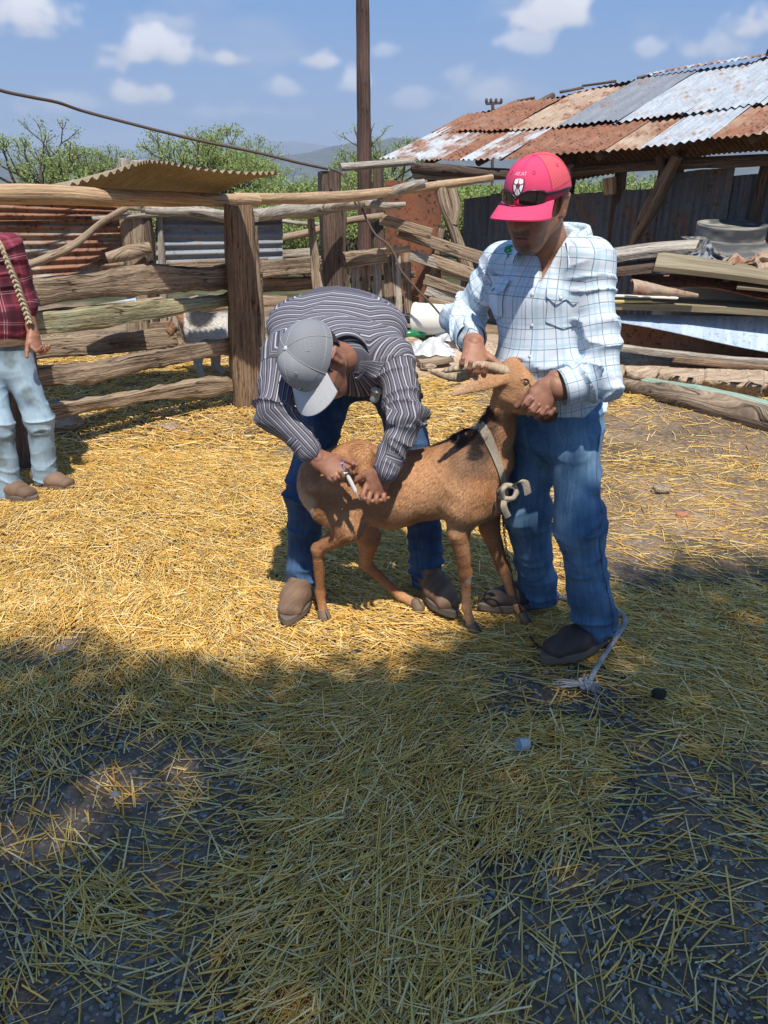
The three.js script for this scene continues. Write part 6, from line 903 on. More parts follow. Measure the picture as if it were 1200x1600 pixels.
  const L = a.distanceTo(b); part('barrel', sl([[0.001, 0.012], [0.0075, 0.012], [0.0075, L - 0.012], [0.003, L - 0.004], [0.0026, L + 0.004], [0.001, L + 0.004]]), M.whitePlastic, sy, false); part('flange', sl([[0.001, 0.01], [0.014, 0.01], [0.014, 0.013], [0.001, 0.013]]), M.whitePlastic, sy, false); part('plunger', sl([[0.001, -0.024], [0.009, -0.024], [0.009, -0.021], [0.0035, -0.02], [0.0035, 0.012]]), mat({ color: lin(0.3, 0.28, 0.5), roughness: 0.5 }), sy, false); part('needle', sl([[0.0012, L], [0.0009, L + 0.026], [0.0001, L + 0.03]], 8), M.snap, sy, false);
}

// ---------------------------------------------------------------- the man by the pen fence
{
  const Z = 4.12, SD = V(0.86, 0, -0.5).normalize(), FW = V().crossVectors(SD, V(0, 1, 0)).normalize();
  const P0 = at(3, 540, Z), P1 = at(1, 490, Z), P2 = at(-12, 430, Z), P3 = at(-38, 366, Z), shL = at(14, 388, Z - 0.02), shR = at(-84, 392, Z + 0.1), elL = at(37, 470, Z + 0.02), wrL = at(52, 521, Z - 0.03), elR = at(-84, 470, Z), wrR = at(-70, 530, Z - 0.15);
  const hipL = at(26, 572, Z), hipR = at(-20, 572, Z - 0.02), kneeL = at(62, 655, Z - 0.04), kneeR = at(-2, 662, Z - 0.16), ankL = at(72, 752, Z - 0.02), ankR = at(17, 776, Z - 0.16);
  const root = thing('person', 'person in maroon plaid shirt and dirty pale jeans standing by the pen fence', 'person', null, V(-2.05, 0, -Z));
  const torso = [bone(P0, P1, [0.15, 0.115], [0.155, 0.12], SD), bone(P1, P2, [0.155, 0.12], [0.175, 0.118], SD), bone(P2, P3.clone().add(V(0, -0.07, 0)), [0.175, 0.118], [0.12, 0.08], SD), bone(P3.clone().add(V(0, -0.09, 0)), P3, 0.085, 0.065), bone(P3.clone().add(V(0, -0.07, 0)), shL, 0.075, 0.068), bone(P3.clone().add(V(0, -0.07, 0)), shR, 0.075, 0.068)];
  const slL = elL.clone().lerp(wrL, 0.28), slR = elR.clone().lerp(wrR, 0.28), armL = [bone(shL, elL, 0.066, 0.06), bone(elL, slL, 0.06, 0.054)], armR = [bone(shR, elR, 0.066, 0.06), bone(elR, slR, 0.06, 0.054)];
  const fT = blend(torso, 0.06), fAL = blend(armL, 0.03), fAR = blend(armR, 0.03), bL = basis(elL.clone().sub(shL));
  const shirt = (x, y, z) => { let t = fT(x, y, z), l = fAL(x, y, z), r = fAR(x, y, z); const fo = Math.min(t, l, r) < 0.05 ? folds(x, y, z, ...bL, 17, 5) * 0.008 : 0; return Math.max(smin(smin(t, l, 0.035), r, 0.035) - fo, P0.y + 0.02 - y); };
  const T = surf(shirt, boxOf([...torso, ...armL, ...armR], 0.03), 0.009);
  const [tor, arms] = cut(T, (x, y, z) => Math.min(fAL(x, y, z) + 0.012, fAR(x, y, z) + 0.012) - fT(x, y, z)), [aL, aR] = cut(arms, (x, y, z) => fAR(x, y, z) - fAL(x, y, z));
  const tl = 0.14, RT = tl * 7 / 6.28318, uT = chainUV([P0, P1, P2, P3], FW, RT, 1.4), RA = tl * 3 / 6.28318, uL = chainUV([shL, elL, wrL], SD, RA), uR = chainUV([shR, elR, wrR], SD, RA);
  const sh = part('shirt', toGeo(tor, (x, y, z) => uT(x, y, z).map(q => q / tl), 7), M.maroon, root); part('sleeve', toGeo(aL, (x, y, z) => uL(x, y, z).map(q => q / tl), 3), M.maroon, sh); part('sleeve', toGeo(aR, (x, y, z) => uR(x, y, z).map(q => q / tl), 3), M.maroon, sh);
  const tr = trousers({ waist: P0.clone().add(V(0, 0.03, 0)), hipL, hipR, kneeL, kneeR, ankL, ankR, rH: 0.085, rK: 0.068, rA: 0.063, wa: [0.155, 0.118], side: SD, seed: 41, amp: 0.8 });
  const stain = (x, y, z) => { const n = fbm(x * 9 + 3, y * 9, z * 9, 4), f = fbm(x * 60, y * 60, z * 60, 2); return mix3([1, 1, 1], [0.42, 0.37, 0.30], sst(0.52, 0.72, n) * (0.5 + 0.6 * f)); };
  part('jeans', toGeo(tr.T, tr.uv, 1, stain), M.denimPale, root);
  const belt = gridGeo(60, 3, (i, j) => { const a = i * 6.2832, q = P0.clone().addScaledVector(SD, Math.cos(a) * 0.163).addScaledVector(FW, Math.sin(a) * 0.127).add(V(0, 0.012 + 0.04 * j, 0)); return [q.x, q.y, q.z, i * 3, j * 0.2]; }); const bt = part('belt', belt, M.leather, root);
  boot(root, V(ankL.x - 0.06, -0.004, ankL.z - 0.02), V(0.95, 0, 0.35), M.leather, 1); boot(root, V(ankR.x - 0.06, -0.004, ankR.z - 0.02), V(0.9, 0, 0.4), M.leather, 1);
  const HC = P3.clone().add(V(-0.04, 0.17, 0.0)), hm = frame(HC, V(0.55, -0.12, 0.8), V(0.05, 1, 0.05));
  const body = [bone(P0, P1, [0.13, 0.1], [0.135, 0.1], SD), bone(P1, P2, [0.135, 0.1], [0.155, 0.1], SD), bone(P2, P3, [0.155, 0.1], 0.06 && [0.06, 0.06], SD), bone(P3, HC, 0.06, 0.055), bone(P3.clone().add(V(0, -0.07, 0)), shL, 0.06, 0.052), bone(P3.clone().add(V(0, -0.07, 0)), shR, 0.06, 0.052), bone(shL, elL, 0.048, 0.04), bone(elL, wrL, 0.04, 0.028), bone(shR, elR, 0.048, 0.04), bone(elR, wrR, 0.04, 0.028), bone(P0, hipL, 0.09, 0.08), bone(P0, hipR, 0.09, 0.08), bone(hipL, kneeL, 0.07, 0.05), bone(kneeL, ankL, 0.05, 0.035), bone(hipR, kneeR, 0.07, 0.05), bone(kneeR, ankR, 0.05, 0.035)];
  const bT = surf(blend(body, 0.03), boxOf(body, 0.03), 0.012);
  const hL = handBones(wrL, at(62, 558, Z - 0.08).sub(wrL), V(0.9, 0.1, 0.35), 1, [[0.7, 0.9, 0.5], [0.75, 1.0, 0.5], [0.8, 1.0, 0.5], [0.85, 1.0, 0.5]], { thumb: [0.3, 0.3, 0.8], k: 1.1, spread: 0.02 });
  const hR = handBones(wrR, V(0.2, -0.9, 0.3), V(-0.5, 0.1, 0.8), -1, [[0.4, 0.6, 0.4], [0.5, 0.7, 0.4], [0.6, 0.8, 0.4], [0.65, 0.8, 0.4]], {});
  part('body', merge([[bT, skinTone(BROWN)], [moveT(headTris(), hm), faceColor(BROWN, true)(hm)], [hL.T(), skinTone([0.38, 0.18, 0.11])], [hR.T(), skinTone(BROWN)]].map(([t, c]) => toGeo(t, (x, y, z) => [x * 6 + z * 4, y * 6], 0, c))), M.skin, root);
  part('hair', toGeo(hairT(hm)), M.hair, root); cap(root, hm, [M.capGrey, M.capGreyMesh, M.capGrey]);
  // braided rope slung from his shoulder
  const pts = [[-30, 372], [-6, 374], [3, 386], [10, 405], [18, 424], [26, 444], [33, 465], [40, 484], [47, 505]].map(([x, y], i) => at(x, y, Z - 0.075 - 0.02 * Math.sin(i * 0.6)));
  const c = new THREE.CatmullRomCurve3(pts), strands = []; for (let s = 0; s < 4; s++) { const q = []; for (let k = 0; k <= 120; k++) { const t = k / 120, p = c.getPointAt(t), w = (0.6 + 0.5 * sst(0.2, 0.7, t)); const a = t * 34 + s * Math.PI / 2; q.push(p.add(V(Math.sin(a) * 0.011 * w, Math.cos(a) * 0.004, Math.sin(a * 2) * 0.009 * w))); } strands.push(tube(q, 0.0068, 6, 240)); }
  const rp = thing('braided_rope', 'thick braided cream rope hanging from the shoulder of the maroon shirt', 'rope', null, pts[4].clone()); strands.forEach(g => part('strand', g, M.rope, rp));
}

// ---------------------------------------------------------------- goats
M.fur = mat({ vertexColors: true, roughness: 0.9, map: tex(256, 256, (u, v) => { const k = 205 + 50 * tfbm(u, v, 10, 40, 4, 3); return [k, k, k]; }), bumpMap: tex(256, 256, (u, v) => tfbm(u, v, 12, 60, 3, 8), false), bumpScale: 0.0015 });
M.furHair = mat({ color: 0xffffff, roughness: 0.75 });
M.horn = mat({ roughness: 0.7, map: tex(128, 256, (u, v) => mix3([112, 92, 72], [206, 186, 158], clamp(0.25 + 0.7 * tfbm(u, v, 6, 20, 4, 5)))), bumpMap: tex(64, 256, (u, v) => 0.5 + 0.5 * Math.sin(v * 6.283 * 16 + 2 * tn(u * 4, v * 4, 4, 4, 1)), false), bumpScale: 0.003 });
M.hoof = mat({ color: lin(0.16, 0.11, 0.07), roughness: 0.7 });
M.eye = mat({ color: lin(0.11, 0.06, 0.025), roughness: 0.08, clearcoat: 1 });
function furCoat(parent, T, color, n, len, dirAt, seed, wide = 0.0011) {
  const R = rng(seed), A = [0]; let s = 0; const { p, n: N } = T;
  for (let t = 0; t < p.length; t += 9) { const ux = p[t + 3] - p[t], uy = p[t + 4] - p[t + 1], uz = p[t + 5] - p[t + 2], wx = p[t + 6] - p[t], wy = p[t + 7] - p[t + 1], wz = p[t + 8] - p[t + 2]; s += Math.hypot(uy * wz - uz * wy, uz * wx - ux * wz, ux * wy - uy * wx); A.push(s); }
  const g = new THREE.BufferGeometry(); g.setAttribute('position', new THREE.Float32BufferAttribute([-1, 0, 0, 1, 0, 0, -0.7, 0.14, 0.5, 0.7, 0.14, 0.5, 0, 0.16, 1], 3)); g.setIndex([0, 1, 3, 0, 3, 2, 2, 3, 4]); g.computeVertexNormals();
  const im = new THREE.InstancedMesh(g, M.furHair, n), m = new THREE.Matrix4(), X = V(), Y = V(), Z = V(), O = V(), c = new THREE.Color(); parent.updateWorldMatrix(true, false); const inv = parent.matrixWorld.clone().invert();
  for (let i = 0; i < n; i++) {
    const a = R() * s; let lo = 0, hi = A.length - 1; while (lo < hi - 1) { const k = lo + hi >> 1; if (A[k] <= a) lo = k; else hi = k; } const t = lo * 9; let u = R(), v = R(); if (u + v > 1) { u = 1 - u; v = 1 - v; } const w = 1 - u - v;
    O.set(p[t] * w + p[t + 3] * u + p[t + 6] * v, p[t + 1] * w + p[t + 4] * u + p[t + 7] * v, p[t + 2] * w + p[t + 5] * u + p[t + 8] * v); Y.set(N[t] * w + N[t + 3] * u + N[t + 6] * v, N[t + 1] * w + N[t + 4] * u + N[t + 7] * v, N[t + 2] * w + N[t + 5] * u + N[t + 8] * v).normalize();
    const [d, l] = dirAt(O); Z.copy(d).add(X.set(R() - 0.5, R() - 0.5, R() - 0.5).multiplyScalar(0.5)); Z.addScaledVector(Y, -Z.dot(Y)).normalize().addScaledVector(Y, 0.03 + 0.08 * R()).normalize(); X.crossVectors(Y, Z).normalize(); const YY = V().crossVectors(Z, X), L = len * l * (0.6 + 0.8 * R()), q = wide * (0.7 + 0.6 * R());
    m.makeBasis(X.clone().multiplyScalar(q), YY.multiplyScalar(L * 0.8), Z.clone().multiplyScalar(L)).setPosition(O); m.premultiply(inv); im.setMatrixAt(i, m); const k = color(O.x, O.y, O.z), b = 0.84 + 0.4 * R(); im.setColorAt(i, c.setRGB(k[0] * b, k[1] * b, k[2] * b));
  }
  im.name = 'coat'; im.userData = { kind: 'stuff' }; im.castShadow = im.receiveShadow = true; parent.add(im);
}
function hornGeo(pts, r0, r1) { const c = new THREE.CatmullRomCurve3(pts), n = 40, f = c.computeFrenetFrames(n, false); return gridGeo(14, n, (i, j) => { const k = Math.round(j * n), p = c.getPointAt(j), a = i * 6.2832, r = lerp(r0, r1, Math.pow(j, 1.1)) * (1 + 0.05 * Math.sin(j * 60)) * (j > 0.97 ? 0.35 : 1); const q = p.addScaledVector(f.normals[k], Math.cos(a) * r * 1.15).addScaledVector(f.binormals[k], Math.sin(a) * r * 0.85); return [q.x, q.y, q.z, i, j]; }, true); }
const GOAT = {};
{
  const rump = at(512, 762, 2.66), mid = at(610, 765, 2.63), sho = at(735, 748, 2.57), neckB = at(760, 715, 2.54), neckM = at(775, 675, 2.50), neckT = at(790, 632, 2.46);
  const poll = at(799, 592, 2.44), muz = at(852, 628, 2.40), S = V(0.15, 0, 1).normalize();
  const root = thing('goat', 'tan reddish goat with long horns and a pale collar held by two people', 'goat', null, V(0.15, 0, -2.62));
  const b = bone;
  const trunk = [b(rump, mid, [0.112, 0.108], [0.12, 0.134], S), b(mid, sho, [0.12, 0.134], [0.108, 0.136], S), b(sho, neckB, [0.1, 0.125], [0.072, 0.095], S), b(at(505, 742, 2.66), at(560, 716, 2.64), 0.075, 0.07), b(at(700, 722, 2.58), at(728, 704, 2.56), 0.06, 0.06), b(at(760, 778, 2.55), at(738, 784, 2.56), 0.068, 0.078), b(at(742, 735, 2.49), at(728, 790, 2.48), [0.05, 0.07], [0.05, 0.06], S), b(at(520, 748, 2.59), at(545, 800, 2.57), [0.05, 0.075], [0.05, 0.07], S), b(at(535, 722, 2.6), at(545, 728, 2.58), 0.04, 0.035)];
  const neck = [b(neckB, neckM, [0.052, 0.074], [0.042, 0.056], S), b(neckM, neckT, [0.042, 0.056], [0.038, 0.043], S)];
  const J = { hn: [at(520, 790, 2.58), at(548, 826, 2.55), at(497, 858, 2.60), at(500, 925, 2.64), at(503, 957, 2.64)], hf: [at(545, 800, 2.72), at(576, 840, 2.74), at(570, 880, 2.76), at(625, 930, 2.75), at(648, 946, 2.74)], fn: [at(735, 770, 2.48), at(716, 830, 2.50), at(727, 895, 2.53), at(729, 950, 2.54), at(737, 978, 2.54)], ff: [at(760, 775, 2.63), at(765, 825, 2.65), at(785, 885, 2.66), at(803, 940, 2.66), at(817, 964, 2.66)] };
  const fixFoot = (L, px, py) => { const g = gp(px, py); L[4] = V(g.x, 0.03, g.z); }; fixFoot(J.hn, 505, 968); fixFoot(J.hf, 650, 954); fixFoot(J.fn, 737, 990); fixFoot(J.ff, 818, 974);
  const rad = (h) => h ? [0.08, 0.047, 0.0235, 0.016, 0.0185] : [0.066, 0.037, 0.0225, 0.015, 0.0185];
  const leg = (L, h) => { const r = rad(h), o = []; for (let i = 0; i < 4; i++) o.push(b(L[i], L[i + 1], i === 0 ? [r[0] * 0.7, r[0]] : r[i], i === 0 ? [r[1] * 0.8, r[1]] : r[i + 1], i === 0 ? S : null)); return o; };
  const legs = [leg(J.hn, 1), leg(J.hf, 1), leg(J.fn, 0), leg(J.ff, 0)];
  const hd = muz.clone().sub(poll).normalize(), hs = V(0.05, 0.1, 1).addScaledVector(hd, -V(0.05, 0.1, 1).dot(hd)).normalize(), hu = V().crossVectors(hs, hd); if (hu.y < 0) hu.negate();
  const HP = (a, u, s) => poll.clone().addScaledVector(hd, a).addScaledVector(hu, u).addScaledVector(hs, s), HL = poll.distanceTo(muz);
  const head = [b(HP(0.0, -0.005, 0), HP(0.06, -0.008, 0), [0.05, 0.06], [0.045, 0.055], hs), b(HP(0.06, -0.012, 0), HP(HL + 0.02, -0.02, 0), [0.043, 0.052], [0.029, 0.036], hs), b(HP(-0.012, 0.036, 0), HP(0.035, 0.038, 0), [0.042, 0.034], [0.038, 0.03], hs), b(HP(0.02, -0.055, 0), HP(0.08, -0.05, 0), [0.034, 0.03], [0.026, 0.026], hs), b(HP(HL + 0.015, -0.012, 0), HP(HL + 0.03, -0.022, 0), 0.027, 0.026), b(poll, neckT, [0.042, 0.045], [0.04, 0.044], S)];
  for (const s of [-1, 1]) head.push(b(HP(0.035, 0.018, s * 0.036), HP(0.055, 0.016, s * 0.034), 0.016, 0.015));
  const ear = (s) => { const base = HP(-0.012, -0.012, s * 0.048), tip = s > 0 ? at(706, 617, 2.36) : HP(-0.09, -0.06, -0.16), m1 = base.clone().lerp(tip, 0.45).add(V(0, 0.012, 0)); const w = V().crossVectors(tip.clone().sub(base).normalize(), V(0, 0.5, 1)).normalize(); return [b(base, m1, [0.016, 0.010], [0.026, 0.0055], w), b(m1, tip, [0.026, 0.0055], [0.007, 0.004], w)]; };
  const ears = [...ear(1), ...ear(-1)];
  const tail = [b(at(552, 724, 2.62), at(566, 712, 2.57), 0.032, 0.034), b(at(566, 712, 2.57), at(570, 742, 2.53), 0.036, 0.022)];
  const fB = blend(trunk, 0.06), fN = blend(neck, 0.05), fL = legs.map(l => blend(l, 0.02)), fH = blend(head, 0.022), fE = blend(ears, 0.008), fTl = blend(tail, 0.02);
  const eyeHole = [b(HP(0.052, 0.012, 0.056), HP(0.053, 0.012, 0.056), 0.01, 0.01)];
  const field = (x, y, z) => { let d = smin(fB(x, y, z), fN(x, y, z), 0.07); for (const f of fL) d = smin(d, f(x, y, z), 0.045); d = smin(d, fH(x, y, z), 0.03); d = smin(d, fE(x, y, z), 0.012); d = smin(d, fTl(x, y, z), 0.02); if (d < 0.03) d -= 0.004 * (fbm(x * 22, y * 22, z * 22, 2) - 0.5); return Math.max(d, 0.012 - y); };
  const hb = boxOf([...head, ...ears], 0.02), [, coarse] = cut(surf(field, boxOf([...trunk, ...neck, ...legs.flat(), ...tail], 0.03), 0.0085), (x, y, z) => Math.min(...[x - hb.min.x, hb.max.x - x, y - (neckT.y + 0.0), hb.max.y - y, z - hb.min.z, hb.max.z - z]));
  const [fine] = cut(surf(field, hb, 0.0045), (x, y, z) => y - neckT.y - 0.0);
  const T = joinT(coarse, fine);
  GOAT.field = field; GOAT.T = T;
  const inHead = (q) => V(q[0] - poll.x, q[1] - poll.y, q[2] - poll.z);
  const color = (x, y, z) => {
    const n = fbm(x * 8, y * 8, z * 8, 3), f = fbm(x * 40, y * 40, z * 40, 2); let c = mix3([0.36, 0.155, 0.062], [0.57, 0.305, 0.15], sst(0.28, 0.72, n));
    const br = Math.hypot((x - at(484, 765, 2.66).x) / 0.06, (y - at(484, 775, 2.66).y) / 0.13, (z + 2.66) / 0.16); c = mix3(c, [0.60, 0.43, 0.28], sst(1.1, 0.6, br + (f - 0.5) * 0.9) * 0.8);   // cream breeches
    const w1 = Math.hypot((x - at(712, 676, 2.57).x) / 0.085, (y - at(722, 676, 2.57).y) / 0.03); c = mix3(c, [0.03, 0.018, 0.014], sst(1.15, 0.35, w1 + (f - 0.5) * 0.8) * 0.92);
    const w2 = Math.hypot((x - at(733, 716, 2.5).x) / 0.1, (y - at(733, 716, 2.5).y) / 0.07); c = mix3(c, [0.10, 0.06, 0.045], sst(1.2, 0.3, w2 + (f - 0.5) * 0.9) * 0.55);
    const mane = sst(0.06, 0.015, Math.abs(x - lerp(at(748, 690, 2.5).x, at(768, 632, 2.46).x, clamp((y - neckB.y) / (neckT.y - neckB.y))) + 0.0)) * sst(neckB.y - 0.04, neckB.y + 0.05, y) * sst(neckT.y + 0.03, neckT.y - 0.02, y); c = mix3(c, [0.06, 0.03, 0.02], mane * 0.85 * (0.5 + f));
    if (y > neckT.y - 0.01) { const a = (x - poll.x) * hd.x + (y - poll.y) * hd.y + (z - poll.z) * hd.z, u = (x - poll.x) * hu.x + (y - poll.y) * hu.y + (z - poll.z) * hu.z; c = mix3(mix3([0.58, 0.33, 0.17], [0.50, 0.245, 0.11], n), [0.68, 0.51, 0.34], sst(0.055, 0.03, Math.abs(u - 0.02 + (f - 0.5) * 0.03)) * sst(0.03, 0.09, a) * 0.8); c = mix3(c, [0.62, 0.42, 0.27], sst(-0.05, -0.12, a) * 0.6); c = mix3(c, [0.30, 0.14, 0.07], sst(0.02, 0.008, Math.abs(u + 0.012 + a * 0.12)) * sst(0.05, 0.08, a) * 0.6); }
    const kn = Math.hypot(x - J.fn[2].x - 0.02, y - J.fn[2].y + 0.02, z - J.fn[2].z - 0.02); if (kn < 0.03) c = mix3(c, [0.5, 0.4, 0.34], sst(0.024, 0.014, kn) * 0.8);
    return c;
  };
  const uvG = (x, y, z) => [x * 3.2 - y * 1.2, y * 3.2 + z * 3.2];
  part('body', toGeo(T, uvG, 0, color), M.fur, root);
  const down = V(-0.45, -0.75, 0.1), back = hd.clone().negate();
  furCoat(root, T, color, 100000, 0.015, (q) => q.y > neckT.y ? [back, 0.55] : q.y < 0.42 ? [V(-0.1, -1, 0), 0.45] : [down, 1], 71, 0.0008);
  // mane and withers crest
  const crest = cut(T, (x, y, z) => { const c = color(x, y, z); return 0.13 - c[0]; })[0]; if (crest.p.length) furCoat(root, crest, () => [0.035, 0.02, 0.015], 2600, 0.026, () => [V(-0.5, 0.15, 0), 1], 75, 0.0009);
  const hornA = HP(0.02, 0.026, 0.016), hornB = HP(0.02, 0.026, -0.018);
  const h1 = hornGeo([hornA, at(752, 571, 2.42), at(722, 575, 2.415), at(690, 580, 2.44)], 0.0235, 0.009), h2 = hornGeo([hornB, at(752, 580, 2.53), at(712, 590, 2.56), at(668, 578, 2.6)], 0.0235, 0.008);
  part('horn', h1, M.horn, root); part('horn', h2, M.horn, root);
  for (const s of [1, -1]) { const e = new THREE.SphereGeometry(0.0125, 16, 12), q = HP(0.047, 0.014, s * 0.0445); e.translate(q.x, q.y, q.z); const ey = part('eye', e, M.eye, root); const lidP = [[-0.016, 0], [-0.008, 0.010], [0.004, 0.012], [0.015, 0.002]].map(([a, u]) => HP(0.047 + a * 1.1, 0.015 + u * 1.1, s * 0.0545)); part('eyelid', tube(lidP, 0.0038, 6, 20), mat({ color: lin(0.42, 0.22, 0.12), roughness: 0.9 }), ey); }
  for (const L of Object.values(J)) { const dir = L[4].clone().sub(L[3]).setY(0).normalize(), g = toGeo(surf((() => { const f = blend([b(V(L[4].x, 0.036, L[4].z), V(L[4].x + dir.x * 0.014, 0.018, L[4].z + dir.z * 0.014), 0.022, 0.026)], 0.01); const sd = V(-dir.z, 0, dir.x); return (x, y, z) => Math.max(f(x, y, z), 0.004 - y, 0.0022 - Math.abs((x - L[4].x) * sd.x + (z - L[4].z) * sd.z)); })(), new THREE.Box3(V(L[4].x - 0.06, -0.01, L[4].z - 0.06), V(L[4].x + 0.06, 0.08, L[4].z + 0.06)), 0.003)); part('hoof', g, M.hoof, root); }
  // collar strap, knot, chain
  M.strap = mat({ roughness: 0.95, map: tex(128, 128, (u, v) => mix3([150, 136, 116], [208, 196, 176], 0.5 * tfbm(u, v, 30, 30, 2, 3) + 0.5 * tfbm(u, v, 4, 4, 3, 4))), bumpMap: weave, bumpScale: 0.002 });
  const cA = pick(field, 741, 684), cB = pick(field, 783, 782), cC = cA.clone().lerp(cB, 0.5);
  const ax = cB.clone().sub(cA).normalize(), nn = V().crossVectors(ax, V(0.35, 0.2, 1)).normalize();       // normal of the ring's plane
  const cen = cA.clone().add(cB).multiplyScalar(0.5).add(V(0.0, 0, -0.075)), e1 = ax, e2 = V().crossVectors(nn, ax);
  const strap = gridGeo(72, 3, (i, j) => { const a = i * 6.2832, d = e1.clone().multiplyScalar(Math.cos(a)).addScaledVector(e2, Math.sin(a)), o = cen.clone().addScaledVector(nn, (j - 0.5) * 0.026), q = hit(field, o, d, 0.26, 0).addScaledVector(d, 0.007); return [q.x, q.y, q.z, i * 6, j * 0.3]; });
  const col = thing('goat_collar', 'pale woven strap collar knotted round the neck of the tan goat', 'collar', null, cB.clone());
  part('strap', strap, M.strap, col);
  const K = at(797, 770, 2.40); const kp = (a) => a.map(([x, y, d]) => at(x, y, d));
  part('knot', tube(kp([[780, 768, 2.42], [792, 758, 2.38], [806, 764, 2.38], [802, 778, 2.37], [788, 778, 2.38], [786, 764, 2.37], [800, 758, 2.4], [808, 770, 2.41], [792, 782, 2.41], [780, 774, 2.42]]), 0.0085, 8, 90), M.strap, col);
  const loose = (pts, w) => gridGeo(24, 3, (i, j) => { const c = new THREE.CatmullRomCurve3(pts), p = c.getPoint(i); return [p.x + (j - 0.5) * w * 0.9, p.y + (j - 0.5) * w * 0.5, p.z + 0.004 * Math.sin(j * 3.1), i * 2, j * 0.4]; });
  part('loose_end', loose(kp([[800, 762, 2.38], [810, 752, 2.36], [820, 754, 2.36], [825, 772, 2.36]]), 0.024), M.strap, col); part('loose_end', loose(kp([[788, 778, 2.38], [787, 790, 2.37], [794, 808, 2.38]]), 0.022), M.strap, col);
  const cp = kp([[786, 786, 2.41], [786, 810, 2.43], [790, 850, 2.48], [798, 890, 2.52], [806, 930, 2.54]]); const gEnd = [[818, 975], [828, 1002], [846, 1022], [866, 1030]].map(([x, y]) => gp(x, y).setY(0.022)); const cc = new THREE.CatmullRomCurve3([...cp, ...gEnd]), cl = cc.getLength(), nl = Math.round(cl / 0.0125), ch = thing('chain', 'thin dark chain hanging from the goat collar to the straw', 'chain', null, cp[0].clone());
  M.chain = mat({ color: lin(0.06, 0.045, 0.035), roughness: 0.6, metalness: 0.5 });
  const lk = new THREE.TorusGeometry(0.0052, 0.0017, 6, 12); lk.scale(0.75, 1.45, 1);
  for (let i = 0; i < Math.min(nl, 290); i++) { const t = (i + 0.5) / nl, p = cc.getPointAt(t).sub(cp[0]), d = cc.getTangentAt(t), o = new THREE.Mesh(lk, M.chain); o.name = 'link'; o.position.copy(p); o.quaternion.setFromUnitVectors(V(0, 1, 0), d).multiply(new THREE.Quaternion().setFromAxisAngle(V(0, 1, 0), (i % 2) * Math.PI / 2 + 0.4)); o.castShadow = true; ch.add(o); }
  // grey rope on the ground with a frayed knot
  const rp = [[866, 940], [900, 948], [935, 955], [962, 963], [974, 972], [974, 985], [962, 1004], [945, 1030], [928, 1058], [918, 1078]].map(([x, y]) => gp(x, y).setY(0.026));
  M.ropeGrey = mat({ roughness: 0.95, map: tex(128, 128, (u, v) => mix3([120, 120, 122], [196, 196, 196], tfbm(u, v, 16, 8, 3, 3))) });
  const ro = thing('rope', 'grey rope with a frayed knotted end lying by a dark boot', 'rope', null, rp[8].clone().setY(0));
  const rc = new THREE.CatmullRomCurve3(rp); for (let s = 0; s < 3; s++) { const q = []; for (let k = 0; k <= 260; k++) { const t = k / 260, p = rc.getPointAt(t), a = t * 150 + s * 2.094, d = rc.getTangentAt(t), w = V(-d.z, 0, d.x); q.push(p.addScaledVector(w, Math.cos(a) * 0.005).add(V(0, Math.sin(a) * 0.005, 0))); } part('strand', tube(q, 0.0052, 6, 520), M.ropeGrey, ro); }
  const kc = gp(917, 1082).setY(0.03), R = rng(66), kn = []; for (let i = 0; i < 26; i++) { const a = R() * 6.28; kn.push(kc.clone().add(V(Math.cos(a) * 0.03 * R(), (R() - 0.3) * 0.035, Math.sin(a) * 0.026 * R()))); } part('knot', tube(kn, 0.0062, 6, 160), M.ropeGrey, ro);
  for (let i = 0; i < 40; i++) { const side = i < 24, a = side ? Math.PI + (R() - 0.5) * 0.9 : (R() - 0.2) * 2.4, l = side ? 0.05 + 0.07 * R() : 0.03 + 0.04 * R(), e = kc.clone().add(V(Math.cos(a) * l, -0.012 + 0.01 * R(), Math.sin(a) * l * 0.7 - (side ? 0.02 : 0))), m = kc.clone().lerp(e, 0.5).add(V(0, 0.012 * R(), 0)); part('fray', tube([kc.clone(), m, e], 0.0014, 5, 8), M.ropeGrey, ro); }
}
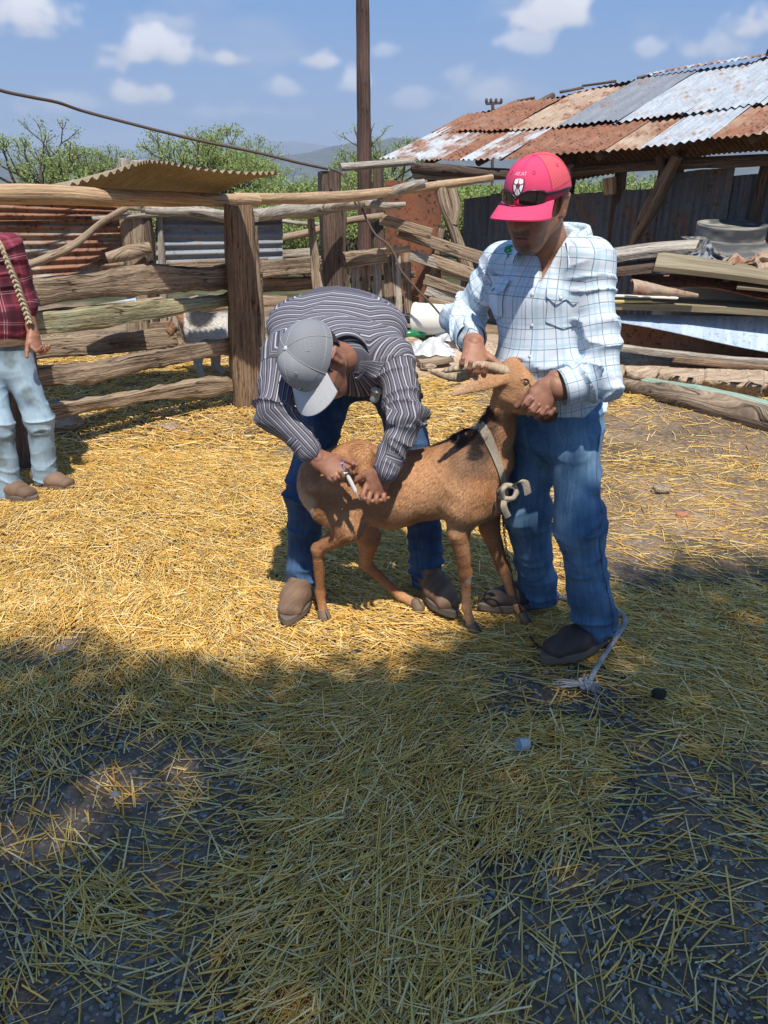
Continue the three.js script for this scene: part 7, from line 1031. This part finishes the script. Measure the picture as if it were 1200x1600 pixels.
{
  // white goat inside the pen
  const Z = 6.85, q = (x, y, d = 0) => at(x, y, Z + d), root = thing('goat', 'white goat with dark back patch and brown striped head inside the pen', 'goat', null, V(at(315, 560, Z).x, 0, -Z)), b = bone, S = V(0, 0, 1);
  const trunk = [b(q(306, 515), q(352, 522), [0.13, 0.16], [0.14, 0.17], S), b(q(352, 522), q(378, 520), [0.14, 0.17], [0.13, 0.15], S), b(q(306, 512), q(292, 500), [0.09, 0.12], [0.065, 0.085], S)];
  const head = [b(q(290, 496), q(280, 490), 0.06, 0.058), b(q(282, 492), q(266, 517, -0.02), [0.05, 0.055], [0.033, 0.035], S)], ears = [b(q(292, 490, -0.06), q(300, 505, -0.1), [0.02, 0.008], [0.024, 0.008], S)];
  const foot = (x, y, d) => { const p = gp(x, y); return V(p.x, 0.02, -(Z + d)); };
  const legs = [[q(310, 540, -0.06), q(309, 572, -0.06), foot(311, 596, -0.06)], [q(336, 540, 0.06), q(337, 570, 0.06), foot(340, 594, 0.06)], [q(366, 540, -0.06), q(371, 572, -0.06), foot(369, 597, -0.06)], [q(380, 540, 0.06), q(384, 570, 0.06), foot(382, 596, 0.06)]].map(L => [b(L[0], L[1], 0.06, 0.034), b(L[1], L[2], 0.034, 0.027)]);
  const f = (() => { const a = blend(trunk, 0.06), h = blend(head, 0.03), e = blend(ears, 0.01), l = legs.map(x => blend(x, 0.02)); return (x, y, z) => { let d = smin(a(x, y, z), h(x, y, z), 0.05); d = smin(d, e(x, y, z), 0.015); for (const k of l) d = smin(d, k(x, y, z), 0.05); return Math.max(d, -y) - 0.006 * (fbm(x * 16, y * 16, z * 16, 2) - 0.5); }; })();
  const T = surf(f, boxOf([...trunk, ...head, ...ears, ...legs.flat()], 0.03), 0.013), hx = q(290, 495).x, col = (x, y, z) => { const n = fbm(x * 9, y * 9, z * 9, 3); let c = [0.62, 0.58, 0.53]; const pt = Math.hypot((x - q(318, 488).x) / 0.13, (y - q(318, 488).y) / 0.1); c = mix3(c, [0.03, 0.03, 0.035], sst(1.15, 0.75, pt + (n - 0.5) * 0.7)); if (x < hx) c = mix3(mix3([0.36, 0.2, 0.11], [0.08, 0.05, 0.04], sst(0.45, 0.6, n)), [0.62, 0.5, 0.38], sst(0.03, 0.01, Math.abs((x - q(277, 500).x) + 0.35 * (y - q(277, 500).y)))); return c; };
  part('body', toGeo(T, (x, y, z) => [x * 3, y * 3 + z], 0, col), M.fur, root); furCoat(root, T, col, 14000, 0.025, () => [V(0.4, -0.8, 0), 1], 72, 0.002);
  for (const s of [-0.05, 0.05]) part('horn', hornGeo([q(288, 484, s), q(296, 468, s * 1.5), q(310, 462, s * 2)], 0.022, 0.008), M.horn, root);
}
scene.fog = new THREE.FogExp2(new THREE.Color(0.62, 0.74, 0.92), 0.0002);
renderer.render(scene, camera);
